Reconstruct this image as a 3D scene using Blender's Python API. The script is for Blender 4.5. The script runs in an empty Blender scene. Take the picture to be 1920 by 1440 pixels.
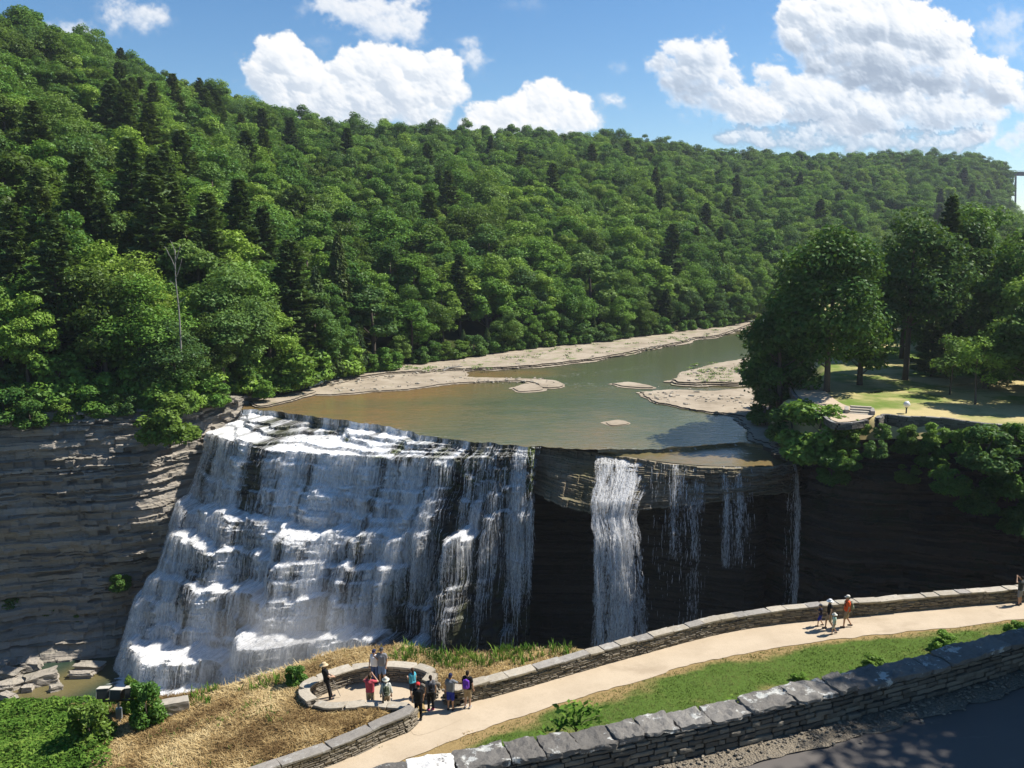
import bpy, math, random
import numpy as np
from mathutils import Vector, Matrix, Quaternion

random.seed(7); RNG = np.random.default_rng(7)
SC = bpy.context.scene
COL = SC.collection
R_ = math.radians

# ------------------------------------------------------------------ camera
PITCH = R_(9.4); CP, SP = math.cos(PITCH), math.sin(PITCH); FPX = 1600.0
def ray(u, v):
    yd = (v - 720.0) / FPX
    return np.array([(u - 960.0) / FPX, CP - yd * SP, -SP - yd * CP])
def P(u, v, z):
    d = ray(u, v); return d * (z / d[2])
def Py(u, v, y):
    d = ray(u, v); return d * (y / d[1])
def proj(p):
    p = np.asarray(p, float)
    dep = p[..., 1] * CP - p[..., 2] * SP
    dn = -p[..., 1] * SP - p[..., 2] * CP
    return 960 + FPX * p[..., 0] / dep, 720 + FPX * dn / dep, dep
cam = bpy.data.cameras.new('camera'); cam.lens = 30.0; cam.sensor_width = 36.0
cam.clip_start = 0.1; cam.clip_end = 6000
camo = bpy.data.objects.new('camera', cam); COL.objects.link(camo)
camo.rotation_euler = (R_(90) - PITCH, 0, 0); camo.location = (0, 0, 0)
SC.camera = camo
SC.view_settings.view_transform = 'Standard'; SC.view_settings.look = 'None'
SC.view_settings.exposure = EXPOSURE = 0.75
SC.view_settings.gamma = 1.0
SC.cycles.transparent_max_bounces = 24
SC.cycles.max_bounces = 6; SC.cycles.diffuse_bounces = 3; SC.cycles.glossy_bounces = 2
SC.cycles.transmission_bounces = 3; SC.cycles.volume_bounces = 0

# ------------------------------------------------------------------ noise
def _h(i, j, k, seed):
    n = (i.astype(np.int64) * 374761393 + j.astype(np.int64) * 668265263 + k.astype(np.int64) * 2147483647 + seed * 974711) & 0xffffffff
    n = ((n ^ (n >> 13)) * 1274126177) & 0xffffffff
    n = ((n ^ (n >> 16)) * 2246822519) & 0xffffffff
    n = n ^ (n >> 15)
    return (n & 0xffffff) / float(0xffffff) * 2 - 1
def vn(x, y=0.0, z=0.0, seed=0):
    x, y, z = np.broadcast_arrays(np.asarray(x, float), np.asarray(y, float), np.asarray(z, float))
    i, j, k = np.floor(x), np.floor(y), np.floor(z)
    fx, fy, fz = x - i, y - j, z - k
    fx = fx * fx * (3 - 2 * fx); fy = fy * fy * (3 - 2 * fy); fz = fz * fz * (3 - 2 * fz)
    flat = not np.any(fz) and not np.any(k)
    def pl(kk):
        a = _h(i, j, kk, seed); b = _h(i + 1, j, kk, seed); c = _h(i, j + 1, kk, seed); d = _h(i + 1, j + 1, kk, seed)
        return (a * (1 - fx) + b * fx) * (1 - fy) + (c * (1 - fx) + d * fx) * fy
    if flat: return pl(k)
    return pl(k) * (1 - fz) + pl(k + 1) * fz
def fbm(x, y=0.0, z=0.0, o=4, seed=0, g=0.5):
    s, a, f, t = 0.0, 1.0, 1.0, 0.0
    for q in range(o):
        s = s + a * vn(np.asarray(x) * f, np.asarray(y) * f, np.asarray(z) * f, seed + q * 17); t += a; a *= g; f *= 2.03
    return s / t
def hr(a, b=0, seed=0):
    a = np.asarray(a); b = np.asarray(b)
    a, b = np.broadcast_arrays(a, b)
    return _h(np.floor(a), np.floor(b), np.zeros(a.shape), seed)
def sstep(a, b, x):
    t = np.clip((x - a) / (b - a), 0, 1); return t * t * (3 - 2 * t)
def lerp(a, b, t): return a + (b - a) * t
def spline(pts, n, smooth=True):
    """n points along a polyline: catmull-rom, even in length"""
    pts = np.asarray(pts, float)
    if smooth and len(pts) > 2:
        e = np.vstack([2 * pts[0] - pts[1], pts, 2 * pts[-1] - pts[-2]])
        out = []
        for k in range(len(pts) - 1):
            t = np.linspace(0, 1, 24, endpoint=False)[:, None]
            a, b, c, d = e[k], e[k + 1], e[k + 2], e[k + 3]
            out.append(.5 * (2 * b + (c - a) * t + (2 * a - 5 * b + 4 * c - d) * t ** 2 + (3 * b - a - 3 * c + d) * t ** 3))
        pts = np.vstack(out + [pts[-1:]])
    L = np.r_[0, np.cumsum(np.linalg.norm(np.diff(pts, axis=0), axis=1))]
    q = np.linspace(0, L[-1], n)
    return np.stack([np.interp(q, L, pts[:, c]) for c in range(pts.shape[1])], 1)
def plen(pts):
    return float(np.linalg.norm(np.diff(np.asarray(pts, float), axis=0), axis=1).sum())

# ------------------------------------------------------------------ objects
def link(o, parent=None):
    COL.objects.link(o)
    if parent is not None: o.parent = parent
    return o
def tag(o, label=None, cat=None, group=None, kind=None):
    if label: o['label'] = label
    if cat: o['category'] = cat
    if group: o['group'] = group
    if kind: o['kind'] = kind
    return o
def empty(name, loc=(0, 0, 0), rz=0.0, label=None, cat=None, group=None):
    o = bpy.data.objects.new(name, None); o.empty_display_size = .3
    o.location = loc; o.rotation_euler = (0, 0, rz)
    link(o); return tag(o, label, cat, group)
def mk(name, v, f, mat=None, attrs=None, smooth=False, uv=None):
    """mesh from numpy verts and an (n,3)/(n,4) face array or a list of such arrays"""
    v = np.asarray(v, np.float32).reshape(-1, 3)
    fs = [np.asarray(a, np.int32) for a in (f if isinstance(f, (list, tuple)) else [f])]
    fs = [a for a in fs if len(a)]
    me = bpy.data.meshes.new(name)
    me.vertices.add(len(v)); me.vertices.foreach_set('co', v.ravel())
    nl = sum(a.size for a in fs); nf = sum(len(a) for a in fs)
    me.loops.add(nl); me.loops.foreach_set('vertex_index', np.concatenate([a.ravel() for a in fs]))
    me.polygons.add(nf)
    tot = np.concatenate([np.full(len(a), a.shape[1], np.int32) for a in fs])
    st = np.r_[0, np.cumsum(tot)[:-1]].astype(np.int32)
    me.polygons.foreach_set('loop_start', st)
    try: me.polygons.foreach_set('loop_total', tot)
    except Exception: pass
    me.polygons.foreach_set('use_smooth', np.full(nf, bool(smooth)))
    for k, (dom, arr) in (attrs or {}).items():
        arr = np.asarray(arr, np.float32)
        a = me.attributes.new(k, 'FLOAT' if arr.ndim == 1 else 'FLOAT_VECTOR', dom)
        a.data.foreach_set('value' if arr.ndim == 1 else 'vector', arr.ravel())
    me.update(calc_edges=True); me.validate()
    if mat is not None: me.materials.append(mat)
    return me
def obj(name, me, parent=None, loc=None):
    o = bpy.data.objects.new(name, me)
    if loc is not None: o.location = loc
    return link(o, parent)
def grid_faces(n, m, loop=False):
    i = np.arange(n - 1)[:, None] * m; j = np.arange(m - 1)[None, :]
    a = (i + j).ravel()
    return np.stack([a, a + m, a + m + 1, a + 1], 1)
class MB:
    """collects pieces into ONE mesh (of one part)"""
    def __init__(s): s.v = []; s.q = []; s.t = []; s.n = 0; s.tone = []
    def add(s, v, q=None, t=None, tone=None):
        v = np.asarray(v, float); s.v.append(v)
        if q is not None and len(q): s.q.append(np.asarray(q) + s.n)
        if t is not None and len(t): s.t.append(np.asarray(t) + s.n)
        s.tone.append(np.full(len(v), random.random() if tone is None else tone)); s.n += len(v)
    def box(s, c, d, rz=0.0, M=None, jit=0.0, ch=0.0, tone=None):
        v, q = cbox(d, ch)
        if jit: v = v + RNG.normal(0, jit, v.shape) * np.array([1, 1, .7])
        if M is None:
            cz, sz = math.cos(rz), math.sin(rz); M = np.array([[cz, -sz, 0], [sz, cz, 0], [0, 0, 1]])
        s.add(v @ np.asarray(M).T + np.asarray(c), [x for x in q if len(x) == 4], [x for x in q if len(x) == 3], tone)
    def tube(s, pts, rad, k=8, caps=True, tone=None):
        v, q, t = tube(pts, rad, k, caps); s.add(v, q, t, tone)
    def mesh(s, name, mat, smooth=False):
        fs = ([np.vstack(s.q)] if s.q else []) + ([np.vstack(s.t)] if s.t else [])
        return mk(name, np.vstack(s.v), fs, mat, {'tone': ('POINT', np.concatenate(s.tone))}, smooth)
    def build(s, name, mat, parent=None, smooth=False, loc=None):
        return obj(name, s.mesh(name, mat, smooth), parent, loc)
def cbox(d, ch=0.0):
    x, y, z = d[0] / 2, d[1] / 2, d[2] / 2
    if ch <= 0:
        v = np.array([(sx * x, sy * y, sz * z) for sz in (-1, 1) for sy in (-1, 1) for sx in (-1, 1)])
        return v, [(0, 2, 3, 1), (4, 5, 7, 6), (0, 1, 5, 4), (2, 6, 7, 3), (0, 4, 6, 2), (1, 3, 7, 5)]
    ch = min(ch, .45 * min(d)); v = []; ids = {}
    for sx in (-1, 1):
        for sy in (-1, 1):
            for sz in (-1, 1):
                for ax in range(3):
                    p = [sx * (x - ch), sy * (y - ch), sz * (z - ch)]
                    p[ax] = (sx * x, sy * y, sz * z)[ax]
                    ids[(sx, sy, sz, ax)] = len(v); v.append(p)
    q = []
    for ax in range(3):
        o1, o2 = [a for a in range(3) if a != ax]
        for sg in (-1, 1):
            c = []
            for (a, b) in ((-1, -1), (1, -1), (1, 1), (-1, 1)):
                t = [0, 0, 0]; t[ax] = sg; t[o1] = a; t[o2] = b; c.append(ids[(*t, ax)])
            q.append(tuple(c if (sg > 0) == (ax != 1) else c[::-1]))
    for ax in range(3):                 # edges along ax
        o1, o2 = [a for a in range(3) if a != ax]
        for a in (-1, 1):
            for b in (-1, 1):
                t1 = [0, 0, 0]; t1[ax] = -1; t1[o1] = a; t1[o2] = b
                t2 = list(t1); t2[ax] = 1
                c = (ids[(*t1, o1)], ids[(*t2, o1)], ids[(*t2, o2)], ids[(*t1, o2)])
                q.append(c)
    for sx in (-1, 1):
        for sy in (-1, 1):
            for sz in (-1, 1):
                q.append((ids[(sx, sy, sz, 0)], ids[(sx, sy, sz, 1)], ids[(sx, sy, sz, 2)]))
    return np.array(v), q
def tube(pts, rad, k=8, caps=True):
    pts = np.asarray(pts, float); n = len(pts); rad = np.broadcast_to(np.asarray(rad, float), (n,))
    tg = np.gradient(pts, axis=0); tg /= np.linalg.norm(tg, axis=1)[:, None] + 1e-9
    ref = np.array([0., 0, 1]) if abs(tg[:, 2]).mean() < .8 else np.array([1., 0, 0])
    a = np.cross(tg, ref); a /= np.linalg.norm(a, axis=1)[:, None] + 1e-9; b = np.cross(tg, a)
    th = np.linspace(0, 2 * math.pi, k, endpoint=False)
    v = pts[:, None] + rad[:, None, None] * (a[:, None] * np.cos(th)[None, :, None] + b[:, None] * np.sin(th)[None, :, None])
    v = v.reshape(-1, 3); q = []
    for i in range(n - 1):
        for j in range(k):
            q.append((i * k + j, i * k + (j + 1) % k, (i + 1) * k + (j + 1) % k, (i + 1) * k + j))
    t = []
    if caps:
        v = np.vstack([v, pts[0], pts[-1]]); c0, c1 = n * k, n * k + 1
        for j in range(k):
            t.append((c0, (j + 1) % k, j)); t.append((c1, (n - 1) * k + j, (n - 1) * k + (j + 1) % k))
    return v, q, t

# ------------------------------------------------------------------ node materials
class NT:
    def __init__(s, tree): s.t = tree; s.l = tree.links
    def n(s, typ, props=None, **inp):
        nd = s.t.nodes.new(typ)
        for k, v in (props or {}).items(): setattr(nd, k, v)
        for k, v in inp.items():
            key = int(k[1:]) if k[0] == 'i' and k[1:].isdigit() else k.replace('_', ' ')
            s.put(nd.inputs[key], v)
        return nd
    def put(s, sock, v):
        if hasattr(v, 'is_output') or isinstance(v, bpy.types.NodeSocket): s.l.new(v, sock)
        else:
            if isinstance(v, (tuple, list)) and sock.type == 'RGBA' and len(v) == 3: v = (*v, 1)
            sock.default_value = v
    def m(s, op, a, b=None, c=None, clamp=False):
        nd = s.n('ShaderNodeMath', {'operation': op, 'use_clamp': clamp})
        for i, x in enumerate((a, b, c)):
            if x is not None: s.put(nd.inputs[i], x)
        return nd.outputs[0]
    def vm(s, op, a, b=None, sc=None):
        nd = s.n('ShaderNodeVectorMath', {'operation': op}); s.put(nd.inputs[0], a)
        if b is not None: s.put(nd.inputs[1], b)
        if sc is not None: s.put(nd.inputs['Scale'], sc)
        return nd.outputs['Value'] if op in ('LENGTH', 'DOT_PRODUCT', 'DISTANCE') else nd.outputs[0]
    def mix(s, f, a, b, mode='MIX'):
        nd = s.n('ShaderNodeMix', {'data_type': 'RGBA', 'blend_type': mode})
        s.put(nd.inputs[0], f); s.put(nd.inputs[6], a); s.put(nd.inputs[7], b); return nd.outputs[2]
    def ramp(s, f, *stops, interp='LINEAR'):
        nd = s.n('ShaderNodeValToRGB'); nd.color_ramp.interpolation = interp
        el = nd.color_ramp.elements
        while len(el) > 1: el.remove(el[-1])
        for i, (p, c) in enumerate(stops):
            e = el[0] if i == 0 else el.new(p)
            e.position = p; e.color = (*c, 1) if isinstance(c, (tuple, list)) else (c, c, c, 1)
        s.put(nd.inputs[0], f); return nd.outputs[0]
    def ss(s, a, b, x):
        nd = s.n('ShaderNodeMapRange', {'interpolation_type': 'SMOOTHSTEP'})
        s.put(nd.inputs[0], x); s.put(nd.inputs[1], a); s.put(nd.inputs[2], b); nd.inputs[3].default_value = 0; nd.inputs[4].default_value = 1
        return nd.outputs[0]
    def noise(s, vec, scale, detail=4, rough=.55, dist=0.0):
        nd = s.n('ShaderNodeTexNoise', Vector=vec, Scale=scale, Detail=detail, Roughness=rough, Distortion=dist); return nd.outputs[0]
    def noisec(s, vec, scale, detail=3):
        nd = s.n('ShaderNodeTexNoise', Vector=vec, Scale=scale, Detail=detail); return nd.outputs[1]
    def voro(s, vec, scale, feat='F1', out=0):
        nd = s.n('ShaderNodeTexVoronoi', {'feature': feat}, Vector=vec, Scale=scale); return nd.outputs[out]
    def attr(s, name, out=2, typ='GEOMETRY'):
        return s.n('ShaderNodeAttribute', {'attribute_name': name, 'attribute_type': typ}).outputs[out]
    def pos(s): return s.n('ShaderNodeNewGeometry').outputs['Position']
    def nrm(s): return s.n('ShaderNodeNewGeometry').outputs['Normal']
    def objco(s): return s.n('ShaderNodeTexCoord').outputs['Object']
    def scale3(s, vec, x, y, z): return s.vm('MULTIPLY', vec, (x, y, z))
    def bump(s, h, strength=.5, dist=.1):
        return s.n('ShaderNodeBump', Strength=strength, Distance=dist, Height=h).outputs[0]
def mat(name, fn):
    m = bpy.data.materials.new(name); m.use_nodes = True; t = m.node_tree; t.nodes.clear()
    g = NT(t); out = t.nodes.new('ShaderNodeOutputMaterial')
    r = fn(g)
    if isinstance(r, dict):
        for k, v in r.items(): t.links.new(v, out.inputs[k])
    else: t.links.new(r, out.inputs['Surface'])
    return m
def pbr(g, col, rough=.8, nrm=None, spec=.3, metal=0.0, **kw):
    nd = g.n('ShaderNodeBsdfPrincipled', Base_Color=col, Roughness=rough, Metallic=metal)
    g.put(nd.inputs['Specular IOR Level'], spec)
    if nrm is not None: g.put(nd.inputs['Normal'], nrm)
    for k, v in kw.items(): g.put(nd.inputs[k.replace('_', ' ')], v)
    return nd.outputs[0]
def flat_mat(name, col, rough=.75, var=.25, sc=18.0, bumpd=.004, metal=0.0, spec=.3):
    def fn(g):
        p = g.objco(); n = g.noise(p, sc, 4)
        c = g.mix(n, tuple(x * (1 - var) for x in col), tuple(min(1, x * (1 + var)) for x in col))
        return pbr(g, c, rough, g.bump(n, .5, bumpd), spec, metal)
    return mat(name, fn)
M = {}
# ------------------------------------------------------------------ world: Nishita sky + procedural cumulus
SUN = Vector((0.61, 0.20, 0.80)).normalized()
SUN_EL = math.asin(SUN.z); SUN_AZ = math.atan2(SUN.x, SUN.y)
w = bpy.data.worlds.new('World'); SC.world = w; w.use_nodes = True
w.node_tree.nodes.clear()
g = NT(w.node_tree)
sky = g.n('ShaderNodeTexSky', {'sky_type': 'NISHITA', 'sun_disc': False, 'sun_elevation': SUN_EL, 'sun_rotation': SUN_AZ, 'altitude': 200, 'air_density': 1.0, 'dust_density': .1, 'ozone_density': 3.0})
hs_ = g.n('ShaderNodeHueSaturation', Hue=.5, Saturation=1.22, Value=.97, Color=sky.outputs[0])
bg = g.n('ShaderNodeBackground', Color=hs_.outputs[0], Strength=.08)
ow = w.node_tree.nodes.new('ShaderNodeOutputWorld'); w.node_tree.links.new(bg.outputs[0], ow.inputs[0])
sl = bpy.data.lights.new('sun', 'SUN'); sl.energy = 4.6; sl.angle = R_(.53); sl.color = (1, .955, .88)
so = bpy.data.objects.new('sun', sl); COL.objects.link(so); so.rotation_euler = SUN.to_track_quat('Z', 'Y').to_euler(); so.location = (60, 30, 120)

# ------------------------------------------------------------------ materials
def leaf_mat(name, stops, use_random, trans=.3):
    def fn(g):
        oi = g.n('ShaderNodeObjectInfo')
        f = oi.outputs['Random'] if use_random else g.n('ShaderNodeSeparateColor', i0=oi.outputs['Color']).outputs[0]
        c = g.ramp(f, *stops)
        h2 = g.m('FRACT', g.m('MULTIPLY', f, 7.31))
        c = g.mix(g.m('MULTIPLY', g.ss(.6, 1.0, h2), .55), c, (.085, .145, .062)); c = g.mix(g.m('MULTIPLY', g.ss(.25, .0, h2), .4), c, (.15, .165, .03))
        tone = g.attr('tone')
        c = g.mix(g.m('MULTIPLY', tone, .85), c, g.mix(.55, c, (.16, .22, .03)), 'MIX')
        hv = g.n('ShaderNodeHueSaturation', Hue=.5, Saturation=1.0, Value=g.m('ADD', .65, g.m('MULTIPLY', g.attr('tone2'), .75)), Color=c)
        c = hv.outputs[0]
        d = g.n('ShaderNodeBsdfDiffuse', Color=c).outputs[0]
        tr = g.n('ShaderNodeBsdfTranslucent', Color=g.mix(.5, c, (.2, .32, .02), 'MIX')).outputs[0]
        gl = g.n('ShaderNodeBsdfGlossy', Color=(.5, .5, .5, 1), Roughness=.45).outputs[0]
        a = g.n('ShaderNodeMixShader', i0=trans, i1=d, i2=tr).outputs[0]
        return g.n('ShaderNodeMixShader', i0=.02, i1=a, i2=gl).outputs[0]
    return mat(name, fn)
BROAD = [(0.0, (.036, .096, .024)), (.25, (.070, .165, .032)), (.5, (.112, .235, .040)), (.75, (.170, .305, .048)), (1.0, (.26, .385, .058))]
PINE = [(0.0, (.034, .066, .028)), (.5, (.058, .098, .038)), (1.0, (.095, .140, .048))]
M['leaf'] = leaf_mat('broadleaf_foliage', BROAD, False)
M['leaf_park'] = leaf_mat('shade_darkened_foliage', [(p_, tuple(c_ * .78 for c_ in k_)) for p_, k_ in BROAD], False, .2)  # broadleaf colours darkened: the shade of backlit crowns put into the leaf colour
M['leaf_far'] = leaf_mat('far_foliage', BROAD, True)
M['needle'] = leaf_mat('needle_foliage', PINE, False, .15)
M['needle_far'] = leaf_mat('far_needles', PINE, True, .15)
def bark(g):
    p = g.objco(); n = g.noise(g.scale3(p, 6, 6, 1.2), 3, 5)
    return pbr(g, g.mix(n, (.05, .04, .03), (.17, .14, .11)), .9, g.bump(n, .8, .05), .1)
M['bark'] = mat('bark', bark)
M['deadwood'] = flat_mat('deadwood', (.25, .23, .20), .9, .3, 6)
def forest_floor(g):
    p = g.pos(); n = g.noise(p, .15, 6)
    return pbr(g, g.ramp(n, (.3, (.022, .030, .010)), (.7, (.06, .075, .02))), .95, None, .05)
M['forest_floor'] = mat('forest_floor', forest_floor)
def cliff_mat(name, c1, c2, c3, moss, mosscol=(.035, .06, .015), wet=.0):
    def fn(g):
        p = g.pos(); tone = g.attr('tone')
        st = g.noise(g.scale3(p, .12, .12, 3.2), 1.4, 5, .6)
        bl = g.noise(p, .14, 4, .6); fine = g.noise(g.scale3(p, 1.2, 1.2, 5), 1.6, 6, .65)
        c = g.mix(g.m('ADD', g.m('MULTIPLY', tone, .6), g.m('MULTIPLY', st, .4)), c1, c2)
        c = g.mix(g.ss(.5, .68, bl), c, c3)
        c = g.mix(g.m('MULTIPLY', fine, .55), c, g.mix(.65, c, (.012, .010, .008)))
        nz = g.n('ShaderNodeSeparateXYZ', i0=g.nrm()).outputs[2]
        mm = g.m('MULTIPLY', g.ss(.62 - .25 * moss, .80 - .2 * moss, g.m('ADD', g.noise(p, .23, 5, .65), g.m('MULTIPLY', nz, .12))), min(1, moss * 1.4))
        c = g.mix(mm, c, mosscol)
        c = g.mix(g.attr('wet'), c, g.mix(.70, c, (.012, .010, .008)))  # colour darkened for wet rock and for the shade in the undercut
        return pbr(g, c, .85 - wet, g.bump(g.m('ADD', fine, st), .9, .22), .25 + wet * .4)
    return mat(name, fn)
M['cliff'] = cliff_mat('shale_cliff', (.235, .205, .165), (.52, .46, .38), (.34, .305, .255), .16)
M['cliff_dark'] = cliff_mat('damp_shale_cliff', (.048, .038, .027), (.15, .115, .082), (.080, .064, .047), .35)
M['cap'] = cliff_mat('mossy_shale_ledges', (.15, .12, .08), (.48, .39, .265), (.23, .19, .105), .26, (.10, .115, .03), .15)
def sandstone(g):
    p = g.pos(); n = g.noise(p, .25, 6, .65); f = g.noise(g.scale3(p, 1, 2.2, 1), 1.3, 6, .7)
    nz = g.n('ShaderNodeSeparateXYZ', i0=g.nrm()).outputs[2]
    c = g.ramp(n, (.25, (.21, .17, .12)), (.48, (.34, .28, .205)), (.75, (.44, .375, .285)))
    c = g.mix(g.ss(.58, .75, f), c, (.22, .185, .13))
    gr = g.m('MULTIPLY', g.ss(.57, .64, g.noise(p, .33, 5, .7)), g.m('MULTIPLY', g.attr('green'), .85))
    c = g.mix(gr, c, (.11, .17, .03))
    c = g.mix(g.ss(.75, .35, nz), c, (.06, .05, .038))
    return pbr(g, c, .9, g.bump(f, .5, .08), .15)
M['sandstone'] = mat('pale_sandstone', sandstone)
def river(g):
    p = g.pos(); sep = g.n('ShaderNodeSeparateXYZ', i0=p)
    big = g.noise(g.scale3(p, .35, 1.0, 1), .05, 5, .6, .4); mid = g.noise(g.scale3(p, .6, 1.0, 1), .16, 6, .65, .6)
    k = g.m('ADD', g.m('MULTIPLY', big, .7), g.m('MULTIPLY', mid, .5))
    bed = g.noise(g.scale3(p, .45, 1.0, 1), .7, 8, .76, 1.2); k = g.m('ADD', g.m('SUBTRACT', k, g.attr('shallow')), g.m('MULTIPLY', g.m('SUBTRACT', bed, .5), .95))
    c = g.ramp(k, (.18, (.22, .14, .058)), (.40, (.17, .13, .058)), (.60, (.135, .125, .062)), (.85, (.085, .10, .052)))
    rp = g.noise(g.scale3(p, .55, 1.5, 1), .9, 4, .6, .3); r2 = g.noise(p, 4.5, 3, .5)
    rip = g.m('ADD', g.m('MULTIPLY', rp, 1.0), g.m('MULTIPLY', r2, .22))
    st = g.m('MULTIPLY', g.ss(.0, .5, g.attr('riffle')), g.ss(.58, .72, g.noise(g.scale3(p, 1.2, 4, 1), .8, 5, .7)))
    c = g.mix(st, c, (.6, .62, .62))
    nd = g.n('ShaderNodeBsdfPrincipled', Base_Color=c, Roughness=.09, Normal=g.bump(rip, .42, .16)); nd.inputs['IOR'].default_value = 1.33
    return nd.outputs[0]
M['river'] = mat('river_water', river)
def pool(g):
    p = g.pos(); fo = g.attr('foam'); n = g.noise(g.scale3(p, 1, 1.6, 1), .55, 7, .68, .8)
    k = g.ss(.72, .98, g.m('ADD', fo, g.m('MULTIPLY', g.m('SUBTRACT', n, .5), 1.5)))
    c = g.mix(k, g.mix(g.attr('shallow'), (.030, .052, .034), (.15, .125, .055)), (.78, .81, .84))
    nd = g.n('ShaderNodeBsdfPrincipled', Base_Color=c, Roughness=g.m('ADD', .08, g.m('MULTIPLY', k, .6)), Normal=g.bump(n, .5, .4)); nd.inputs['IOR'].default_value = 1.33
    return nd.outputs[0]
M['pool'] = mat('pool_water', pool)
def cascade(g):
    uvv = g.attr('flowuv', 1); fl = g.attr('flow'); p = g.pos()
    a = g.noise(g.scale3(uvv, 2.9, .11, 1), 1.0, 6, .6, .2)
    b = g.noise(g.scale3(uvv, 10.0, .6, 1), 1.0, 4, .6)
    c0 = g.noise(g.scale3(uvv, 1.0, 1.2, 1), 1.1, 5, .7)
    s = g.m('ADD', g.m('ADD', g.m('MULTIPLY', a, .55), g.m('MULTIPLY', b, .27)), g.m('MULTIPLY', c0, .18))
    thr = g.m('SUBTRACT', .87, g.m('MULTIPLY', fl, .54))
    k = g.ss(g.m('SUBTRACT', thr, .13), g.m('ADD', thr, .19), s)
    rock = g.mix(g.noise(p, .5, 5), (.030, .027, .023), (.085, .075, .058))
    rock = g.mix(g.m('MULTIPLY', g.attr('moss'), g.ss(.42, .6, g.noise(p, .4, 5))), rock, (.12, .15, .035))
    col = g.mix(k, rock, g.mix(b, (.80, .80, .80), (.95, .94, .92)))
    return pbr(g, col, g.m('ADD', .25, g.m('MULTIPLY', k, .5)), g.bump(g.m('ADD', s, g.m('MULTIPLY', b, .5)), .9, .35), .4)
M['cascade'] = mat('falling_water_over_rock', cascade)
def strands(g):
    tone = g.attr('tone'); p = g.pos()
    n = g.noise(g.scale3(p, 6, 6, 1.6), 1.1, 4, .65)
    col = g.mix(tone, (.84, .83, .81), (.95, .94, .92))
    d = g.n('ShaderNodeBsdfDiffuse', Color=col).outputs[0]; tr = g.n('ShaderNodeBsdfTranslucent', Color=col).outputs[0]
    a = g.n('ShaderNodeMixShader', i0=.35, i1=d, i2=tr).outputs[0]
    tp = g.n('ShaderNodeBsdfTransparent').outputs[0]
    k = g.m('MULTIPLY', g.ss(.36, .58, n), g.attr('op'))
    return g.n('ShaderNodeMixShader', i0=k, i1=tp, i2=a).outputs[0]
M['strands'] = mat('white_water_strands', strands)
MISTC, MISTR = (-30.0, 102.5, -53), (18.0, 6.0, 13.0)
def mist(g):
    p = g.pos(); n = g.noise(p, .16, 3, .6)
    q = g.vm('LENGTH', g.vm('DIVIDE', g.vm('SUBTRACT', p, MISTC), MISTR))
    dens = g.m('MULTIPLY', g.m('MULTIPLY', g.ss(.30, .70, n), g.ss(1.0, .25, q)), .13)
    v = g.n('ShaderNodeVolumePrincipled', Color=(.95, .97, 1, 1), Density=dens); v.inputs['Anisotropy'].default_value = .2
    return {'Volume': v.outputs[0]}
M['mist'] = mat('spray_mist', mist)
def path(g):
    p = g.pos(); n = g.noise(p, .5, 6, .65); f = g.noise(p, 9, 5, .7)
    c = g.ramp(n, (.3, (.42, .335, .235)), (.6, (.50, .405, .29)), (.8, (.45, .36, .25)))
    c = g.mix(g.m('MULTIPLY', g.ss(.5, .75, f), .35), c, (.30, .235, .16))
    st = g.noise(g.scale3(p, .5, .9, 1), .55, 7, .7); c = g.mix(g.m('MULTIPLY', g.ss(.52, .72, st), .5), c, (.30, .23, .155)); 

    return pbr(g, c, .92, g.bump(f, .4, .02), .1)
M['path'] = mat('tan_gravel_path', path)
def ground(g):
    p = g.pos(); n = g.noise(p, .35, 6, .65); f = g.noise(p, 5, 6, .7); v = g.noise(g.scale3(p, 1, 1, 1), 22, 3, .6)
    dry = g.attr('dry')
    k = g.ss(.3, .7, g.m('ADD', dry, g.m('MULTIPLY', g.m('SUBTRACT', n, .5), 1.1)))
    gc = g.mix(f, (.055, .105, .018), (.125, .19, .036)); dc = g.mix(f, (.22, .145, .06), (.46, .33, .15))
    c = g.mix(k, gc, dc)
    c = g.mix(g.m('MULTIPLY', v, .5), c, g.mix(.6, c, (.03, .03, .01)))
    c = g.mix(g.attr('dirt'), c, g.mix(n, (.045, .036, .024), (.12, .10, .075)))
    return pbr(g, c, .95, g.bump(g.m('ADD', f, g.m('MULTIPLY', v, .6)), .8, .06), .05)
M['ground'] = mat('grassy_ground', ground)
def park(g):
    p = g.pos(); n = g.noise(p, .07, 5, .6); f = g.noise(p, 1.3, 6, .7)
    c = g.mix(g.ss(.40, .58, n), g.mix(f, (.10, .155, .03), (.17, .23, .05)), g.mix(f, (.36, .29, .13), (.54, .45, .23)))
    return pbr(g, c, .95, None, .05)
M['park'] = mat('park_lawn', park)
def asphalt(g):
    p = g.pos(); n = g.noise(p, .6, 5, .6); f = g.voro(p, 90); sp = g.noise(p, 60, 3, .7)
    c = g.mix(n, (.115, .100, .088), (.165, .145, .128)); c = g.mix(g.m('MULTIPLY', sp, .5), c, (.05, .048, .046)); c = g.mix(g.m('MULTIPLY', g.ss(.55, .7, g.noise(g.scale3(p, 1, 2.5, 1), .9, 6, .7)), .45), c, (.20, .175, .145))
    return pbr(g, c, .85, g.bump(f, .5, .006), .3)
M['asphalt'] = mat('asphalt', asphalt)
def gravel(g):
    p = g.pos(); f = g.noise(p, 12, 6, .7); v = g.voro(p, 24)
    c = g.mix(f, (.10, .085, .065), (.34, .29, .22))
    return pbr(g, c, .95, g.bump(g.m('ADD', f, v), .9, .04), .05)
M['gravel'] = mat('gravel_verge', gravel)
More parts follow.
